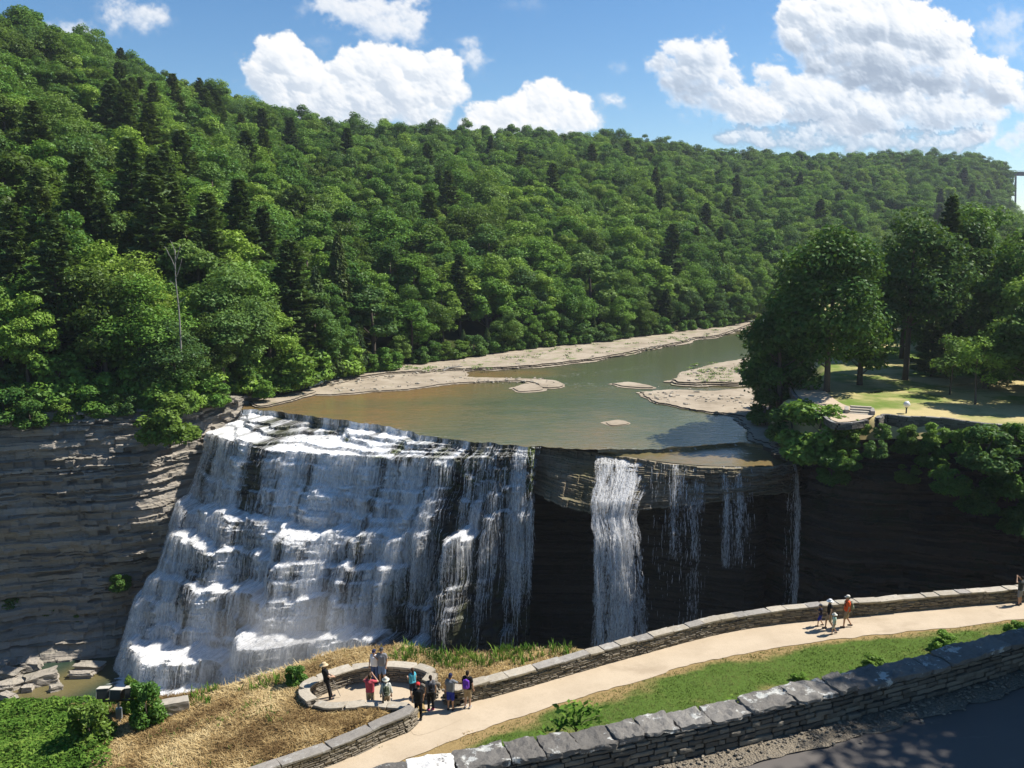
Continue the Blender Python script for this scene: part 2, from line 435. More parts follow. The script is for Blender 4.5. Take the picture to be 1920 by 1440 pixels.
def stone(name, a, b, dark=(.02, .018, .015), lich=0.0):
    def fn(g):
        p = g.pos(); t = g.attr('tone'); n = g.noise(p, 5, 6, .7); f = g.noise(p, 26, 5, .7)
        c = g.mix(t, a, b)
        c = g.mix(g.m('MULTIPLY', g.ss(.45, .75, n), .6), c, dark)
        c = g.mix(g.m('MULTIPLY', f, .35), c, g.mix(.5, c, (.5, .46, .40)))
        if lich:
            l = g.m('MULTIPLY', g.ss(.56, .62, g.noise(p, 2.3, 6, .72)), lich)
            c = g.mix(l, c, (.52, .52, .48))
        return pbr(g, c, .88, g.bump(g.m('ADD', n, g.m('MULTIPLY', f, .5)), .8, .035), .2)
    return mat(name, fn)
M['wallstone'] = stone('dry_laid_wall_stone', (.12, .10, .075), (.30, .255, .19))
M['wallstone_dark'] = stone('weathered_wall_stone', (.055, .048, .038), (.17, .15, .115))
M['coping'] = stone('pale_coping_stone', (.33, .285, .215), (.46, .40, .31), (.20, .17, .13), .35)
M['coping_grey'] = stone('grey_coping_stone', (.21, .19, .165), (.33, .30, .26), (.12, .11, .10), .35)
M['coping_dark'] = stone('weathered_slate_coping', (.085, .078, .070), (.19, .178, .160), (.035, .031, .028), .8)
def cement(g):
    p = g.pos(); n = g.noise(p, 2.6, 6, .7); l = g.ss(.40, .46, n)
    c = g.mix(l, (.15, .14, .13), (.62, .60, .56)); return pbr(g, c, .85, g.bump(g.noise(p, 14, 5, .7), .7, .03), .2)
M['coping_white'] = mat('white_crusted_coping', cement)
M['mortar'] = flat_mat('dark_mortar', (.03, .026, .02), .95)
M['steel_rust'] = flat_mat('dark_steel', (.045, .04, .045), .6, .3, 2, metal=.0)
M['concrete'] = flat_mat('weathered_concrete', (.36, .32, .26), .9, .25, 3)
M['lamp_metal'] = flat_mat('lamp_metal', (.055, .055, .055), .5, .2, 8, metal=.3)
M['lamp_visor'] = flat_mat('lamp_visor', (.52, .48, .40), .6, .15, 8)
M['galv'] = flat_mat('galvanised_steel', (.38, .40, .42), .5, .15, 12, metal=.4)
def glassg(g): return pbr(g, (.75, .74, .70), .25, None, .5)
M['globe'] = mat('opal_globe', glassg)
M['lens'] = mat('lamp_glass', lambda g: pbr(g, (.25, .27, .28), .12, None, .6))
# ------------------------------------------------------------------ far hillside
HB = np.array([(-170,30,-20),(-112,88,-22),(-74,121.5,-23),(-51,131,-24),(-45,145,-25.2),(-34,168,-26),(-19,191,-26.2),(-1,211,-26.2),(25,234,-26.2),(77,285,-26),(135,348,-25),(210,430,-24),(310,520,-22),(450,580,-20)], float)
HR = np.array([(-420,150,68),(-330,250,68),(-181,320,65),(-163,375,60),(-131,430,53),(-94,462,48),(-48,500,50),(0,550,53),(65,600,57),(173,680,54),(290,720,56),(414,752,53),(476,806,6),(640,850,-14)], float)
NT_ = 420
hb = spline(HB, NT_); 
# same parameter on both curves
def respar(pts, ref, n):
    pts = np.asarray(pts, float); k = np.linspace(0, len(pts) - 1, 2000); i = np.clip(np.floor(k).astype(int), 0, len(pts) - 2); t = (k - i)[:, None]
    e = np.vstack([2 * pts[0] - pts[1], pts, 2 * pts[-1] - pts[-2]]); a, b, c, d = e[i], e[i + 1], e[i + 2], e[i + 3]
    return .5 * (2 * b + (c - a) * t + (2 * a - 5 * b + 4 * c - d) * t ** 2 + (3 * b - a - 3 * c + d) * t ** 3)
_hb, _hr = respar(HB, None, 0), respar(HR, None, 0)
def hill(tau, t):
    """tau 0..1 along the valley, t 0 at the bank, 1 on the ridge"""
    x = np.clip(np.asarray(tau) * 1999, 0, 1999); i = np.arange(2000)
    B = np.stack([np.interp(x, i, _hb[:, c]) for c in range(3)], -1); Rr = np.stack([np.interp(x, i, _hr[:, c]) for c in range(3)], -1)
    tt = np.asarray(t)
    p = B + (Rr - B) * tt[..., None]
    up = np.where(tt < 1, np.clip(tt, 0, 1) ** .90, 1 - (tt - 1) * .5)
    p[..., 2] = B[..., 2] + (Rr[..., 2] - B[..., 2]) * up + 3.0 * fbm(p[..., 0] / 45, p[..., 1] / 45, 0, 3, 5) * np.clip(tt * 4, 0, 1)
    return p
ta, tb = np.meshgrid(np.linspace(0, 1, 260), np.linspace(0, 1.45, 90), indexing='ij')
hp = hill(ta, tb)
tag(obj('hillside', mk('hillside', hp.reshape(-1, 3), grid_faces(260, 90), M['forest_floor'], smooth=True)), kind='structure')
# far land to the horizon
fx, fy = np.meshgrid(np.linspace(-1400, 1400, 80), np.linspace(500, 1680, 50), indexing='ij')
fz = -30 + 20 * fbm(fx / 700, fy / 700, 0, 4, 9) + 0.006 * np.clip(fy - 900, 0, None)
tag(obj('far_land', mk('far_land', np.stack([fx, fy, fz], -1).reshape(-1, 3), grid_faces(80, 50), M['forest_floor'], smooth=True)), kind='structure')

# ------------------------------------------------------------------ river
Z0 = -27.0
LIP_PX = [(452,768),(500,770),(560,778),(640,788),(715,798),(780,812),(840,822),(920,831),(1000,838),(1080,842),(1160,842),(1240,841),(1300,837),(1370,830),(1420,833),(1478,853)]
LIP = np.array([P(u, v, Z0) for u, v in LIP_PX])
lipc = spline(LIP, 240)
lipc[:, 1] += .9 * fbm(np.linspace(0, 40, 240), 0, 0, 4, 3, .65) + .35 * hr(np.linspace(0, 60, 240), 2, 3); lipc[:, 0] += .3 * vn(np.linspace(0, 50, 240), 3.3)
LB = spline([(LIP[0][0] - 1, LIP[0][1] + .3, Z0), (-46, 148, Z0), (-40, 168, Z0), (-26, 190, Z0), (-5, 212, Z0), (22, 236, Z0), (70, 284, Z0), (128, 348, Z0), (200, 420, Z0)], 200)
RB = spline([(LIP[-1][0] + 1, LIP[-1][1] + .2, Z0), (46, 128, Z0), (60, 185, Z0), (72, 225, Z0), (95, 280, Z0), (150, 335, Z0), (230, 400, Z0)], 200)
nw = 240; ww = np.linspace(0, 1, nw)
rows = []
for i in range(200):
    v = i / 199.
    r = LB[i] + (RB[i] - LB[i]) * ww[:, None]
    k = max(0, 1 - v * 5) ** 2
    lin0 = LB[0] + (RB[0] - LB[0]) * ww[:, None]
    rows.append(r + k * (lipc - lin0))
rv = np.array(rows); rv[..., 2] = Z0
def near_poly(p, line):
    d = np.full(p.shape[:-1], 1e9)
    line = np.asarray(line)[:, :2]
    for a, b in zip(line[:-1], line[1:]):
        ab = b - a; t = np.clip(((p[..., :2] - a) @ ab) / (ab @ ab + 1e-9), 0, 1)
        d = np.minimum(d, np.linalg.norm(p[..., :2] - (a + t[..., None] * ab), axis=-1))
    return d
chan = [P(1380, 640, Z0), P(1200, 690, Z0), P(1110, 720, Z0), P(1000, 780, Z0), P(930, 820, Z0)]
chan2 = [P(1380, 640, Z0), P(1160, 712, Z0), P(1250, 800, Z0), P(1300, 830, Z0)]
dc = np.minimum(near_poly(rv, chan), near_poly(rv, chan2) + 2)
shal = .42 * sstep(3, 26, dc) - .20
shal = shal + .16 * sstep(150, 116, rv[..., 1]) * sstep(-25, 10, rv[..., 0])
shal = shal + .2 * sstep(8, 0, near_poly(rv, [P(560, 745, Z0), P(760, 740, Z0), P(900, 705, Z0), P(1010, 700, Z0)])) - .15 * sstep(130, 200, rv[..., 1])
rif = np.maximum(np.maximum(sstep(4, 0, near_poly(rv, [P(1000, 722, Z0), P(1095, 722, Z0), P(1160, 724, Z0)])), .9 * sstep(2.5, 0, near_poly(rv, [P(1040, 706, Z0), P(1130, 697, Z0), P(1205, 688, Z0)]))), .8 * sstep(2, 0, near_poly(rv, [P(1160, 715, Z0), P(1230, 728, Z0)])))
rif = np.maximum(rif, .5 * sstep(2.2, 0, near_poly(rv, lipc[::8])) * (rv[..., 1] < 140))
rf = grid_faces(200, nw)
rme = mk('river', rv.reshape(-1, 3), rf[:, ::-1], M['river'], {'shallow': ('POINT', shal.ravel()), 'riffle': ('POINT', rif.ravel())}, smooth=True)
tag(obj('river_water', rme), kind='structure')

# ------------------------------------------------------------------ pale rock shelves beside and in the river
def shelf(name, px, top, thick=.5, rough=.5, green=0.0, steps=2, zref=None, label=None, xy=None):
    """an outline of flat bedrock: stepped ragged edge, gently uneven top"""
    pts = np.array([P(u, v, top if zref is None else zref) for u, v in px]) if xy is None else np.array(xy, float)
    L = plen(np.vstack([pts, pts[:1]])); n = int(max(60, L / .3))
    c = spline(np.vstack([pts, pts[:1]]), n + 1, True)[:-1]
    cen = c.mean(0); s = np.arange(n) * L / n
    tg = np.roll(c, -1, 0) - np.roll(c, 1, 0); nr = np.stack([tg[:, 1], -tg[:, 0], 0 * s], 1); nr /= np.linalg.norm(nr, axis=1)[:, None] + 1e-9
    area = .5 * np.sum(c[:, 0] * np.roll(c[:, 1], -1) - np.roll(c[:, 0], -1) * c[:, 1])
    if area < 0: nr = -nr
    rings = []
    off0 = rough * 1.3 * fbm(s / 4.1, 0, 0, 5, int(L), .65) + rough * .45 * hr(s / 1.3, 1, 3) + rough * .35 * hr(s / .6, 4, 5)
    z = top - thick
    for k in range(steps):
        offk = off0 + (steps - 1 - k) * .55 * (1 + .8 * vn(s / 4, k, 0, 8)) 
        r = c + nr * offk[:, None]
        a = r.copy(); a[:, 2] = top - thick + thick * k / steps - (.4 if k == 0 else 0); b = r.copy(); b[:, 2] = top - thick + thick * (k + 1) / steps
        rings += [a, b]
    v = np.vstack(rings); q = []
    for k in range(len(rings) - 1):
        i = np.arange(n); q.append(np.stack([k * n + i, k * n + (i + 1) % n, (k + 1) * n + (i + 1) % n, (k + 1) * n + i], 1))
    from mathutils.geometry import tessellate_polygon
    top_i = (len(rings) - 1) * n
    tri = tessellate_polygon([[Vector(p) for p in rings[-1]]])
    f = [np.vstack(q), np.array(tri) + top_i]
    me = mk(name, v, f, M['sandstone'], {'green': ('POINT', np.full(len(v), green))})
    o = obj(name, me); tag(o, label, None, None, 'structure')
    return o
shelf('rock_shelf', [(560,737),(585,727),(640,708),(720,697),(850,690),(872,700),(880,706),(960,709),(1030,712),(1056,722),(1020,726),(1000,716),(960,713),(846,718),(800,724),(760,729),(700,733),(620,739)], -26.75, .35, .35, .15)
shelf('rock_shelf', [(600,722),(680,697),(800,678),(950,657),(1130,637),(1280,620),(1400,603),(1398,611),(1345,629),(1300,634),(1280,641),(1200,656),(1140,669),(1050,681),(950,689),(860,693),(780,697),(700,704)], -26.35, .8, .5, .75, 3, -26.6)
shelf('rock_shelf', [(962,727),(985,719),(1010,722),(1016,730),(975,733)], -26.8, .3, .15)
shelf('rock_shelf', [(1150,719),(1180,716),(1215,722),(1222,726),(1175,724)], -26.75, .35, .2)
shelf('rock_shelf', [(1136,792),(1160,787),(1178,793),(1150,797)], -26.88, .2, .12)
shelf('rock_shelf', [(1203,735),(1260,730),(1330,733),(1390,728),(1450,735),(1470,770),(1440,790),(1385,777),(1310,768),(1232,753)], -26.7, .4, .4, .1)
shelf('rock_shelf', [(1262,711),(1300,692),(1385,674),(1440,670),(1460,700),(1395,716),(1340,716),(1280,716)], -26.3, .8, .4, .7, 3)
shelf('rock_shelf', [(1385,784),(1400,800),(1408,815),(1440,832),(1462,848),(1486,848),(1488,800),(1440,776)], -26.75, .3, .7, .1, 2)
# brown low bars under the left bank
shelf('rock_shelf', [(470,752),(540,738),(590,733),(570,741),(530,752),(490,760)], -26.6, .4, .3, .3)

# ------------------------------------------------------------------ strata walls (cliffs)
def strata_wall(name, plan, zt, zb, prof, mtl, ds=.22, dz=.13, big=1.7, lay=.5, blk=.40, seed=1, kind='structure', smoothline=True, topfn=None, dark=None, ths=(.1, .16, .26, .42, .8)):
    L = plen(plan); n = int(L / ds); c = spline(plan, n, smoothline); s = np.linspace(0, L, n)
    tg = np.gradient(c[:, :2], axis=0); tg /= np.linalg.norm(tg, axis=1)[:, None] + 1e-9
    for _ in range(12): tg = (np.roll(tg, 1, 0) + tg + np.roll(tg, -1, 0)) / 3; 
    tg[0] = tg[12]; tg[-1] = tg[-13]; tg[:12] = tg[12]; tg[-12:] = tg[-13]; tg /= np.linalg.norm(tg, axis=1)[:, None]
    nr = np.stack([tg[:, 1], -tg[:, 0]], 1)          # to the right of the travel direction
    ztop = zt(s / L) if callable(zt) else np.full(n, zt)
    m = int((ztop.max() - zb) / dz)
    q = np.linspace(0, 1, m)
    Z = ztop[:, None] + (zb - ztop[:, None]) * q[None]
    S = np.broadcast_to(s[:, None], Z.shape)
    # layers of uneven thickness
    rr = np.random.default_rng(seed); th = np.concatenate([rr.choice(ths, 1) * rr.uniform(.8, 1.2, 1) for _ in range(420)])
    lv = np.cumsum(th); zz = Z - zb + 1.2 * fbm(S / 26, 0, 0, 3, seed) + 2
    lid = np.searchsorted(lv, zz.ravel()).reshape(Z.shape).astype(float)
    d = big * fbm(S / 14, Z / 18, 0, 4, seed + 1) + big * .35 * fbm(S / 3.5, Z / 5, 0, 4, seed + 2)
    d = d + lay * vn(S / 6.0, lid * 7.3, 0, seed + 3) + lay * .7 * hr(lid, 0, seed + 4)
    bl = 1.1 + 1.2 * (hr(lid, 5, seed) * .5 + .5)
    d = d + blk * hr(np.floor(S / bl + 9 * hr(lid, 9, seed)), lid, seed + 5) * (.6 + .8 * (fbm(S / 9, Z / 9, 0, 2, seed + 6) > 0))
    d = d + .08 * fbm(S / .7, Z / .25, 0, 3, seed + 7)
    if prof is not None: d = d + prof(S / L, Z, (Z - zb) / (ztop[:, None] - zb))
    pos = np.empty(Z.shape + (3,)); pos[..., 0] = c[:, None, 0] + nr[:, None, 0] * d; pos[..., 1] = c[:, None, 1] + nr[:, None, 1] * d; pos[..., 2] = Z
    tone = np.clip(.5 + .5 * hr(lid, 3, seed + 8) + .25 * vn(S / 5, lid * 3.1, 0, seed + 9), 0, 1)
    # a shallow ledge back from the rim so that no gap shows
    back = pos[:, :1].copy(); back[..., 0] -= nr[:, None, 0] * 9; back[..., 1] -= nr[:, None, 1] * 9; back[..., 2] += .05
    if topfn: back[..., 2] = topfn(s / L)[:, None]
    pos = np.concatenate([back, pos], 1); tone = np.concatenate([tone[:, :1], tone], 1)
    me = mk(name, pos.reshape(-1, 3), grid_faces(pos.shape[0], pos.shape[1]), mtl, {'tone': ('POINT', tone.ravel()), 'wet': ('POINT', (np.concatenate([0 * S[:, :1], dark(S / L, Z)], 1) if dark else np.zeros(tone.shape)).ravel())})
    o = obj(name, me); tag(o, None, None, None, kind); return o, pos
# left cliff: travels from left to right so that its right hand faces the viewer
def lprof(S, Z, q):
    d = -1.8 * sstep(.62, .30, q) * sstep(.02, .2, q) + .6 * sstep(.85, 1, q) * -1
    nose = 1.5 * np.exp(-((S - .87) / .04) ** 2) * sstep(.10, .3, q) * sstep(.90, .72, q)
    tal = sstep(.20, 0.0, q) * 4.5 * (.5 + .5 * sstep(.80, .5, S))
    return d + 2.6 * nose + tal
strata_wall('cliff', [(-175, 25, 0), (-115, 84, 0), (-90, 106, 0), (-74, 117, 0), (-64, 118.8, 0), (-57, 120.5, 0), (-52.3, 124, 0), (-49.5, 129.5, 0), (-47.5, 134, 0), (-44.6, 139, 0), (-44, 146, 0), (-38, 160, 0)],
            lambda f: np.interp(f, [0, .2, .5, .72, .80, .84, .92, 1], [-20, -21.5, -23.2, -24, -24.4, -25.0, -26.0, -26.4]) + .8 * fbm(np.asarray(f) * 26, 0, 0, 4, 9), -61, lprof, M['cliff'], seed=11, topfn=lambda f: np.interp(f, [0, .5, 1], [-19, -22.6, -24.5]))
# right cliff, from the end of the falls round to the near side
def rprof(S, Z, q):
    return -2.5 * sstep(.75, .35, q) * sstep(0, .2, q) + 1.2 * sstep(.82, 1., q) * -1 + 3.5 * sstep(.12, 0, q)
RCL = [(33.2, 113.0, 0), (37.5, 105, 0), (42, 99.5, 0), (50, 96.5, 0), (60, 93, 0), (72, 87, 0), (84, 77, 0), (92, 64, 0), (97, 50, 0), (99, 30, 0)]
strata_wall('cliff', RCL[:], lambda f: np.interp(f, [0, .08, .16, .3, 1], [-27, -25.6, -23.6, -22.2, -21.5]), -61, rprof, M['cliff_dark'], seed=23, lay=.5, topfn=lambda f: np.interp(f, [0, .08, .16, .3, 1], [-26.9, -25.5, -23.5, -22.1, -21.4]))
# the rock face under the right half of the falls: stepped sunlit cap, undercut below
CAPPX = [(975,842),(1000,843),(1035,846),(1080,849),(1130,853),(1200,861),(1260,870),(1320,875),(1390,877),(1450,876),(1480,870),(1502,862)]
CAP = np.array([P(u, v, -27.9) for u, v in CAPPX])
def cprof(S, Z, q):
    dep = -27.9 - Z
    base = np.interp(S, [0, .06, .14, .45, .55, .65, .8, 1], [6.0, 6.0, 6.3, 5.6, 4.8, 4.2, 3.2, 3.0])        # cap thickness
    out = np.interp(S, [0, .08, .18, .35, .5, .62, .8, 1], [.6, 2.4, 5.2, 6.4, 5.2, 2.4, .7, .3]) * 0 + np.interp(S, [0, .08, .18, .30, .42, .48, .56, .65, .8, 1], [.6, 2.4, 5.2, 6.6, 5.6, 3.2, 1.8, 1.0, .6, .3])
    x = np.clip(dep / base, 0, 1)
    x6 = x * 5 + .6 * vn(S * 30, 0, 0, 77) + .25 * vn(S * 90, 0, 0, 78)
    st = (np.floor(x6) + sstep(.0, .12, x6 - np.floor(x6))) / 5.6
    o = 0 * dep - .9
    rec = np.interp(S, [0, .1, .3, .6, .85, 1], [2.0, 3.5, 5.5, 6, 4.5, 3.5]) * sstep(base - .6, base + 2.0, dep)
    lip = 0
    foot = 3.5 * sstep(24, 33, dep)
    return o + lip - rec + foot
capo, cappos = strata_wall('cliff', CAP, lambda f: np.interp(f, [0, .12, .3, 1], [-27.05, -27.2, -27.9, -28.0]), -61, cprof, M['cap'], ds=.16, dz=.11, big=.8, lay=.22, blk=.20, seed=41, ths=(.10, .14, .2, .3, .45), topfn=lambda f: np.full(np.shape(f), -28.6), dark=lambda S, Z: sstep(0, .7, (-27.9 - Z) - np.interp(S, [0, .06, .14, .45, .55, .65, .8, 1], [6.0, 6.0, 6.3, 5.6, 4.8, 4.2, 3.2, 3.0])))  # below the cap painted darker: wet rock plus the shade of the undercut
# thin ledges of the sunlit cap, each a ragged slab a step further out
CAPT = lambda f: np.interp(f, [0, .06, .14, .45, .55, .65, .8, 1], [6.0, 6.0, 6.3, 5.6, 4.8, 4.2, 3.2, 3.0])
CAPO = lambda f: np.interp(f, [0, .08, .18, .30, .42, .48, .56, .65, .8, 1], [.8, 2.4, 5.2, 6.6, 5.6, 3.4, 2.0, 1.2, .7, .3])
CAPZ = lambda f: np.interp(f, [0, .12, .3, 1], [-27.05, -27.2, -27.9, -28.0])
capl = spline(CAP, 560); capf = np.linspace(0, 1, 560); caps_ = capf * plen(capl)
_t = np.gradient(capl[:, :2], axis=0); _t = np.stack([np.convolve(np.pad(_t[:, k], 40, mode='edge'), np.ones(81) / 81, 'valid') for k in (0, 1)], 1); _t /= np.linalg.norm(_t, axis=1)[:, None]; capn = np.stack([_t[:, 1], -_t[:, 0]], 1)
NSL = 7
def cap_off(k): return CAPO(capf) * (k / (NSL - 1)) ** 1.05
slv, slq, slt, nb_ = [], [], [], 0
for k in range(NSL):
    zt_ = CAPZ(capf) - CAPT(capf) * k / NSL + .10 * fbm(caps_ / 5, k * 3.1, 0, 3, 50); th_ = CAPT(capf) / NSL + .04; rows_, ton = [], []
    rg = .50 * fbm(caps_ / 2.4, k * 5.3, 0, 4, 51 + k, .6) + .28 * hr(caps_ / .9 + 7 * k, k, 52) + .6 * fbm(caps_ / 9, k * 2.2, 0, 2, 58)
    bk_ = capl[:, :2] - capn * 7; rows_.append(np.c_[bk_, zt_ + .03]); ton.append(hr(np.array([k * 1.0]), 7, 3)[0])
    nbed = 4
    for q in range(nbed):
        o_ = cap_off(k) + rg + .13 * hr(caps_ / .55 + 3 * q, q + 9 * k, 53) + .22 * hr(np.array([q + 9.0 * k]), 3, 54)[0] * (q > 0) + .17 * q - .2
        f_ = capl[:, :2] + capn * o_[:, None]
        for e in (q, q + 1): rows_.append(np.c_[f_, zt_ - th_ * e / nbed]); ton.append(hr(np.array([q + 4.0 * k]), 6, 3)[0])
    rows_.append(np.c_[bk_, zt_ - th_]); ton.append(0)
    G_ = np.array(rows_).transpose(1, 0, 2); m_ = G_.shape[1]; slv.append(G_.reshape(-1, 3)); slq.append(grid_faces(560, m_) + nb_); nb_ += 560 * m_
    slt.append(np.clip(.5 + .5 * np.tile(np.array(ton), 560) + .2 * np.repeat(vn(caps_ / 3, k, 0, 5), m_), 0, 1))
slt = np.concatenate(slt)
tag(obj('rock_ledges', mk('rock_ledges', np.vstack(slv), np.vstack(slq), M['cap'], {'tone': ('POINT', slt), 'wet': ('POINT', np.zeros(len(slt)))})), kind='structure')
# the wet rock shelf one step below the upper lip on the right
up = spline(np.array([P(u, v, Z0) for u, v in [(1120,842),(1180,842),(1240,841),(1300,837),(1370,830),(1420,833),(1478,853)]]), 90)
up[:, 1] += .4 * fbm(np.linspace(0, 18, 90), 0, 0, 3, 31)
lo = spline(np.array([P(u, v, -27.88) for u, v in [(1118,849),(1200,860),(1260,868),(1320,873),(1390,875),(1450,874),(1492,860)]]), 90)
st = np.linspace(0, 1, 24)[None, :, None]
sh = up[:, None] * (1 - st) + lo[:, None] * st
sh[:, 1:, 2] = np.linspace(-27.45, -27.86, 23)[None]; sh[:, 0, 2] = -27.02; sh[:, 1, :2] = sh[:, 0, :2] + (0.05, -.12)
rf_ = np.zeros((90, 24)); rf_[:, 1:4] = 1.0; rf_[:, 22:] = .35
tag(obj('river_water', mk('river_step', sh.reshape(-1, 3), grid_faces(90, 24)[:, ::-1], M['river'], {'shallow': ('POINT', np.full(90 * 24, .2)), 'riffle': ('POINT', rf_.ravel())})), kind='structure')
# gorge floor and the plunge pool
gx, gy = np.meshgrid(np.linspace(-200, 130, 130), np.linspace(10, 130, 70), indexing='ij')
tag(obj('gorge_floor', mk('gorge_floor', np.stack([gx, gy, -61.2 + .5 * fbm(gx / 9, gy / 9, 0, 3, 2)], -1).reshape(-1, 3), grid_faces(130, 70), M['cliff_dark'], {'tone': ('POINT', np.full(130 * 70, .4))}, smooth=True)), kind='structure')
FOOT = np.array([(-57, 113, -60), (-52, 107, -60), (-48, 104.0, -60), (-38, 101.0, -60), (-28, 100.4, -60), (-14, 100.3, -60), (1, 102.5, -60), (12, 103, -60), (30, 103, -60)])
gx, gy = np.meshgrid(np.linspace(-90, 60, 260), np.linspace(70, 122, 120), indexing='ij'); pp = np.stack([gx, gy, np.full(gx.shape, -60.0)], -1)
fd = near_poly(pp, FOOT)
foam = np.clip(1.15 - fd / 7.5, 0, 1.2) * sstep(-60, -53, gx + .25 * (gy - 112))
foam = np.maximum(foam, .75 * sstep(3.2, 0.3, near_poly(pp, [P(370, 1240, -60), P(300, 1275, -60), P(205, 1286, -60)])) )
foam = np.maximum(foam, .55 * sstep(4.0, 0.3, near_poly(pp, [P(205, 1286, -60), P(290, 1275, -60), P(400, 1300, -60)])))
sha = sstep(6, 1, near_poly(pp, [P(30, 1290, -60), P(110, 1290, -60), P(170, 1262, -60)]))
tag(obj('pool_water', mk('pool_water', pp.reshape(-1, 3), grid_faces(260, 120), M['pool'], {'foam': ('POINT', foam.ravel()), 'shallow': ('POINT', sha.ravel())}, smooth=True)), kind='structure')
# ------------------------------------------------------------------ the wide cascade
NS = 620
s_ctrl = np.array([0, .17, .36, .55, .76, 1.0])
lipP = np.array([P(u, v, Z0) for u, v in [(455,768),(560,778),(715,798),(840,822),(920,831),(1004,839)]])
shZ = np.array([-29.4, -30.4, -30.3, -29.3, -28.9, -28.5])
shP = np.array([P(u, v, z) for (u, v), z in zip([(386,812),(470,846),(650,860),(800,862),(905,862),(1004,862)], shZ)])
for k in range(6): shP[k][1] = min(shP[k][1], lipP[k][1] - 1.2)
baP = np.array([(-57.0, 114, -60.6), (-49.5, 106.0, -60.6), (-36.5, 102.0, -60.6), (-21, 101.5, -60.6), (-9, 101.0, -60.6), (2.0, 103.5, -60.6)])
ss_ = np.linspace(0, 1, NS)
def ic(arr): return np.stack([np.interp(ss_, s_ctrl, arr[:, c]) for c in range(3)], 1)
lp, sp_, bp = ic(lipP), ic(shP), ic(baP)
ker = np.ones(41) / 41
def smooth_cols(a): 
    e = np.concatenate([np.repeat(a[:1], 20, 0), a, np.repeat(a[-1:], 20, 0)]); return np.stack([np.convolve(e[:, c], ker, 'valid') for c in range(3)], 1)
lp = np.stack([np.interp(lp[:, 0], lipc[:, 0], lipc[:, c]) for c in range(3)], 1); lp[:, 2] = Z0 - .02
sp_ = smooth_cols(sp_); bp = smooth_cols(bp)
lp[:, :2] += 0; W = plen(lp)
ND = 1500
depth = np.linspace(0, 1, ND)
def ledges(kinds, x, s, seed):
    """staircase 0..1 over x 0..1; kinds = [(level, weight, tilt, width)], weight varies along s"""
    tot = 0; g = 0
    for i, (lv, wt, tl, wd) in enumerate(kinds):
        wv = wt * np.clip(.55 + 1.5 * fbm(s * 8 + 13 * i, i * 3.3, 0, 3, seed + i), .03, 1.9)
        c = lv + tl * (s - .5) + .05 * fbm(s * 6, i * 5.1, 0, 4, seed + 40 + i) + .010 * np.sign(vn(s * 40, i, 0, seed + 60 + i))
        g = g + wv * sstep(c - wd, c + wd, x); tot = tot + wv
    return g / tot
S2 = ss_[:, None]
d1 = (lp[:, 2] - sp_[:, 2])[:, None]; d2 = (sp_[:, 2] - bp[:, 2])[:, None]
g1 = ledges([(.30, .35, 0, .02), (.50, .3, .05, .02), (.68, .5, -.03, .02), (.86, .5, 0, .02)], depth[None], S2, 100)
g2 = ledges([(.03, .35, 0, .006), (.075, .25, .0, .005), (.11, .35, .02, .006), (.17, .3, .02, .006), (.23, .4, -.03, .007), (.30, 1.7, .0, .010), (.36, .3, .06, .006), (.44, 1.8, .03, .010), (.50, .3, -.05, .008), (.57, 1.6, -.04, .010), (.63, .3, .0, .008), (.71, 1.9, .05, .010), (.78, .4, -.04, .008), (.85, 1.7, .03, .010), (.94, 1.2, 0, .008)], depth[None], S2, 200)
kk = sstep(.13, .0, S2); g2 = (.86 - .5 * kk) * g2 + (.14 + .5 * kk) * depth[None] ** (1 + .15 * kk)
P1 = lp[:, None] + (sp_ - lp)[:, None] * g1[..., None]; P1[..., 2] = lp[:, None, 2] - d1 * depth[None]
P2 = sp_[:, None] + (bp - sp_)[:, None] * g2[..., None]; P2[..., 2] = sp_[:, None, 2] - d2 * depth[None]
PP = np.concatenate([P1, P2[:, 1:]], 1)
# even in length down each column
NQ = 430
seg = np.linalg.norm(np.diff(PP, axis=1), axis=2); AL = np.concatenate([np.zeros((NS, 1)), np.cumsum(seg, 1)], 1); LEN = AL[:, -1]
CG = np.empty((NS, NQ, 3))
for i in range(NS):
    q = np.linspace(0, LEN[i], NQ)
    for c in range(3): CG[i, :, c] = np.interp(q, AL[i], PP[i, :, c])
arc = LEN[:, None] * np.linspace(0, 1, NQ)[None]
outd = bp - lp; outd[:, 2] = 0; outd /= np.linalg.norm(outd, axis=1)[:, None]
slope = np.abs(np.gradient(CG[..., 2], axis=1)) / (np.linalg.norm(np.gradient(CG, axis=1), axis=2) + 1e-6)
steep = sstep(.3, .8, slope)
zz = CG[..., 2]; sw = S2 * W
rk = .35 * fbm(sw / 1.6, zz / 1.0, 0, 4, 301) + .30 * hr(np.floor(sw / 1.3 + 5 * hr(np.floor(zz / .8), 1, 5)), np.floor(zz / .55), 302) + .5 * fbm(sw / 5, zz / 6, 0, 3, 303)
CGr = CG + outd[:, None] * (rk * steep * np.clip(arc / 1.5, 0, 1))[..., None]
bil = np.abs(fbm(sw / .9, arc / 1.6, 0, 3, 305)) * .55
fall = -27 - zz
flowS = np.interp(ss_, [0, .08, .25, .42, .55, .66, .78, .9, 1], [.80, .84, .79, .73, .67, .60, .60, .54, .40])[:, None]
flow = flowS + .44 * fbm(sw / 4.0, arc / 18, 0, 3, 310) + .42 * fbm(sw / 1.3, arc / 14, 0, 2, 311)
flow = flow + .30 * (1 - steep) * sstep(1.0, 3, fall) - .42 * sstep(.62, .85, S2) * sstep(14, 26, fall) - .12 * sstep(.35, .6, S2) * sstep(10, 24, fall) * sstep(.9, .7, S2)  # flat ledge tops whitened: foam plus a sunlit look put into the colour
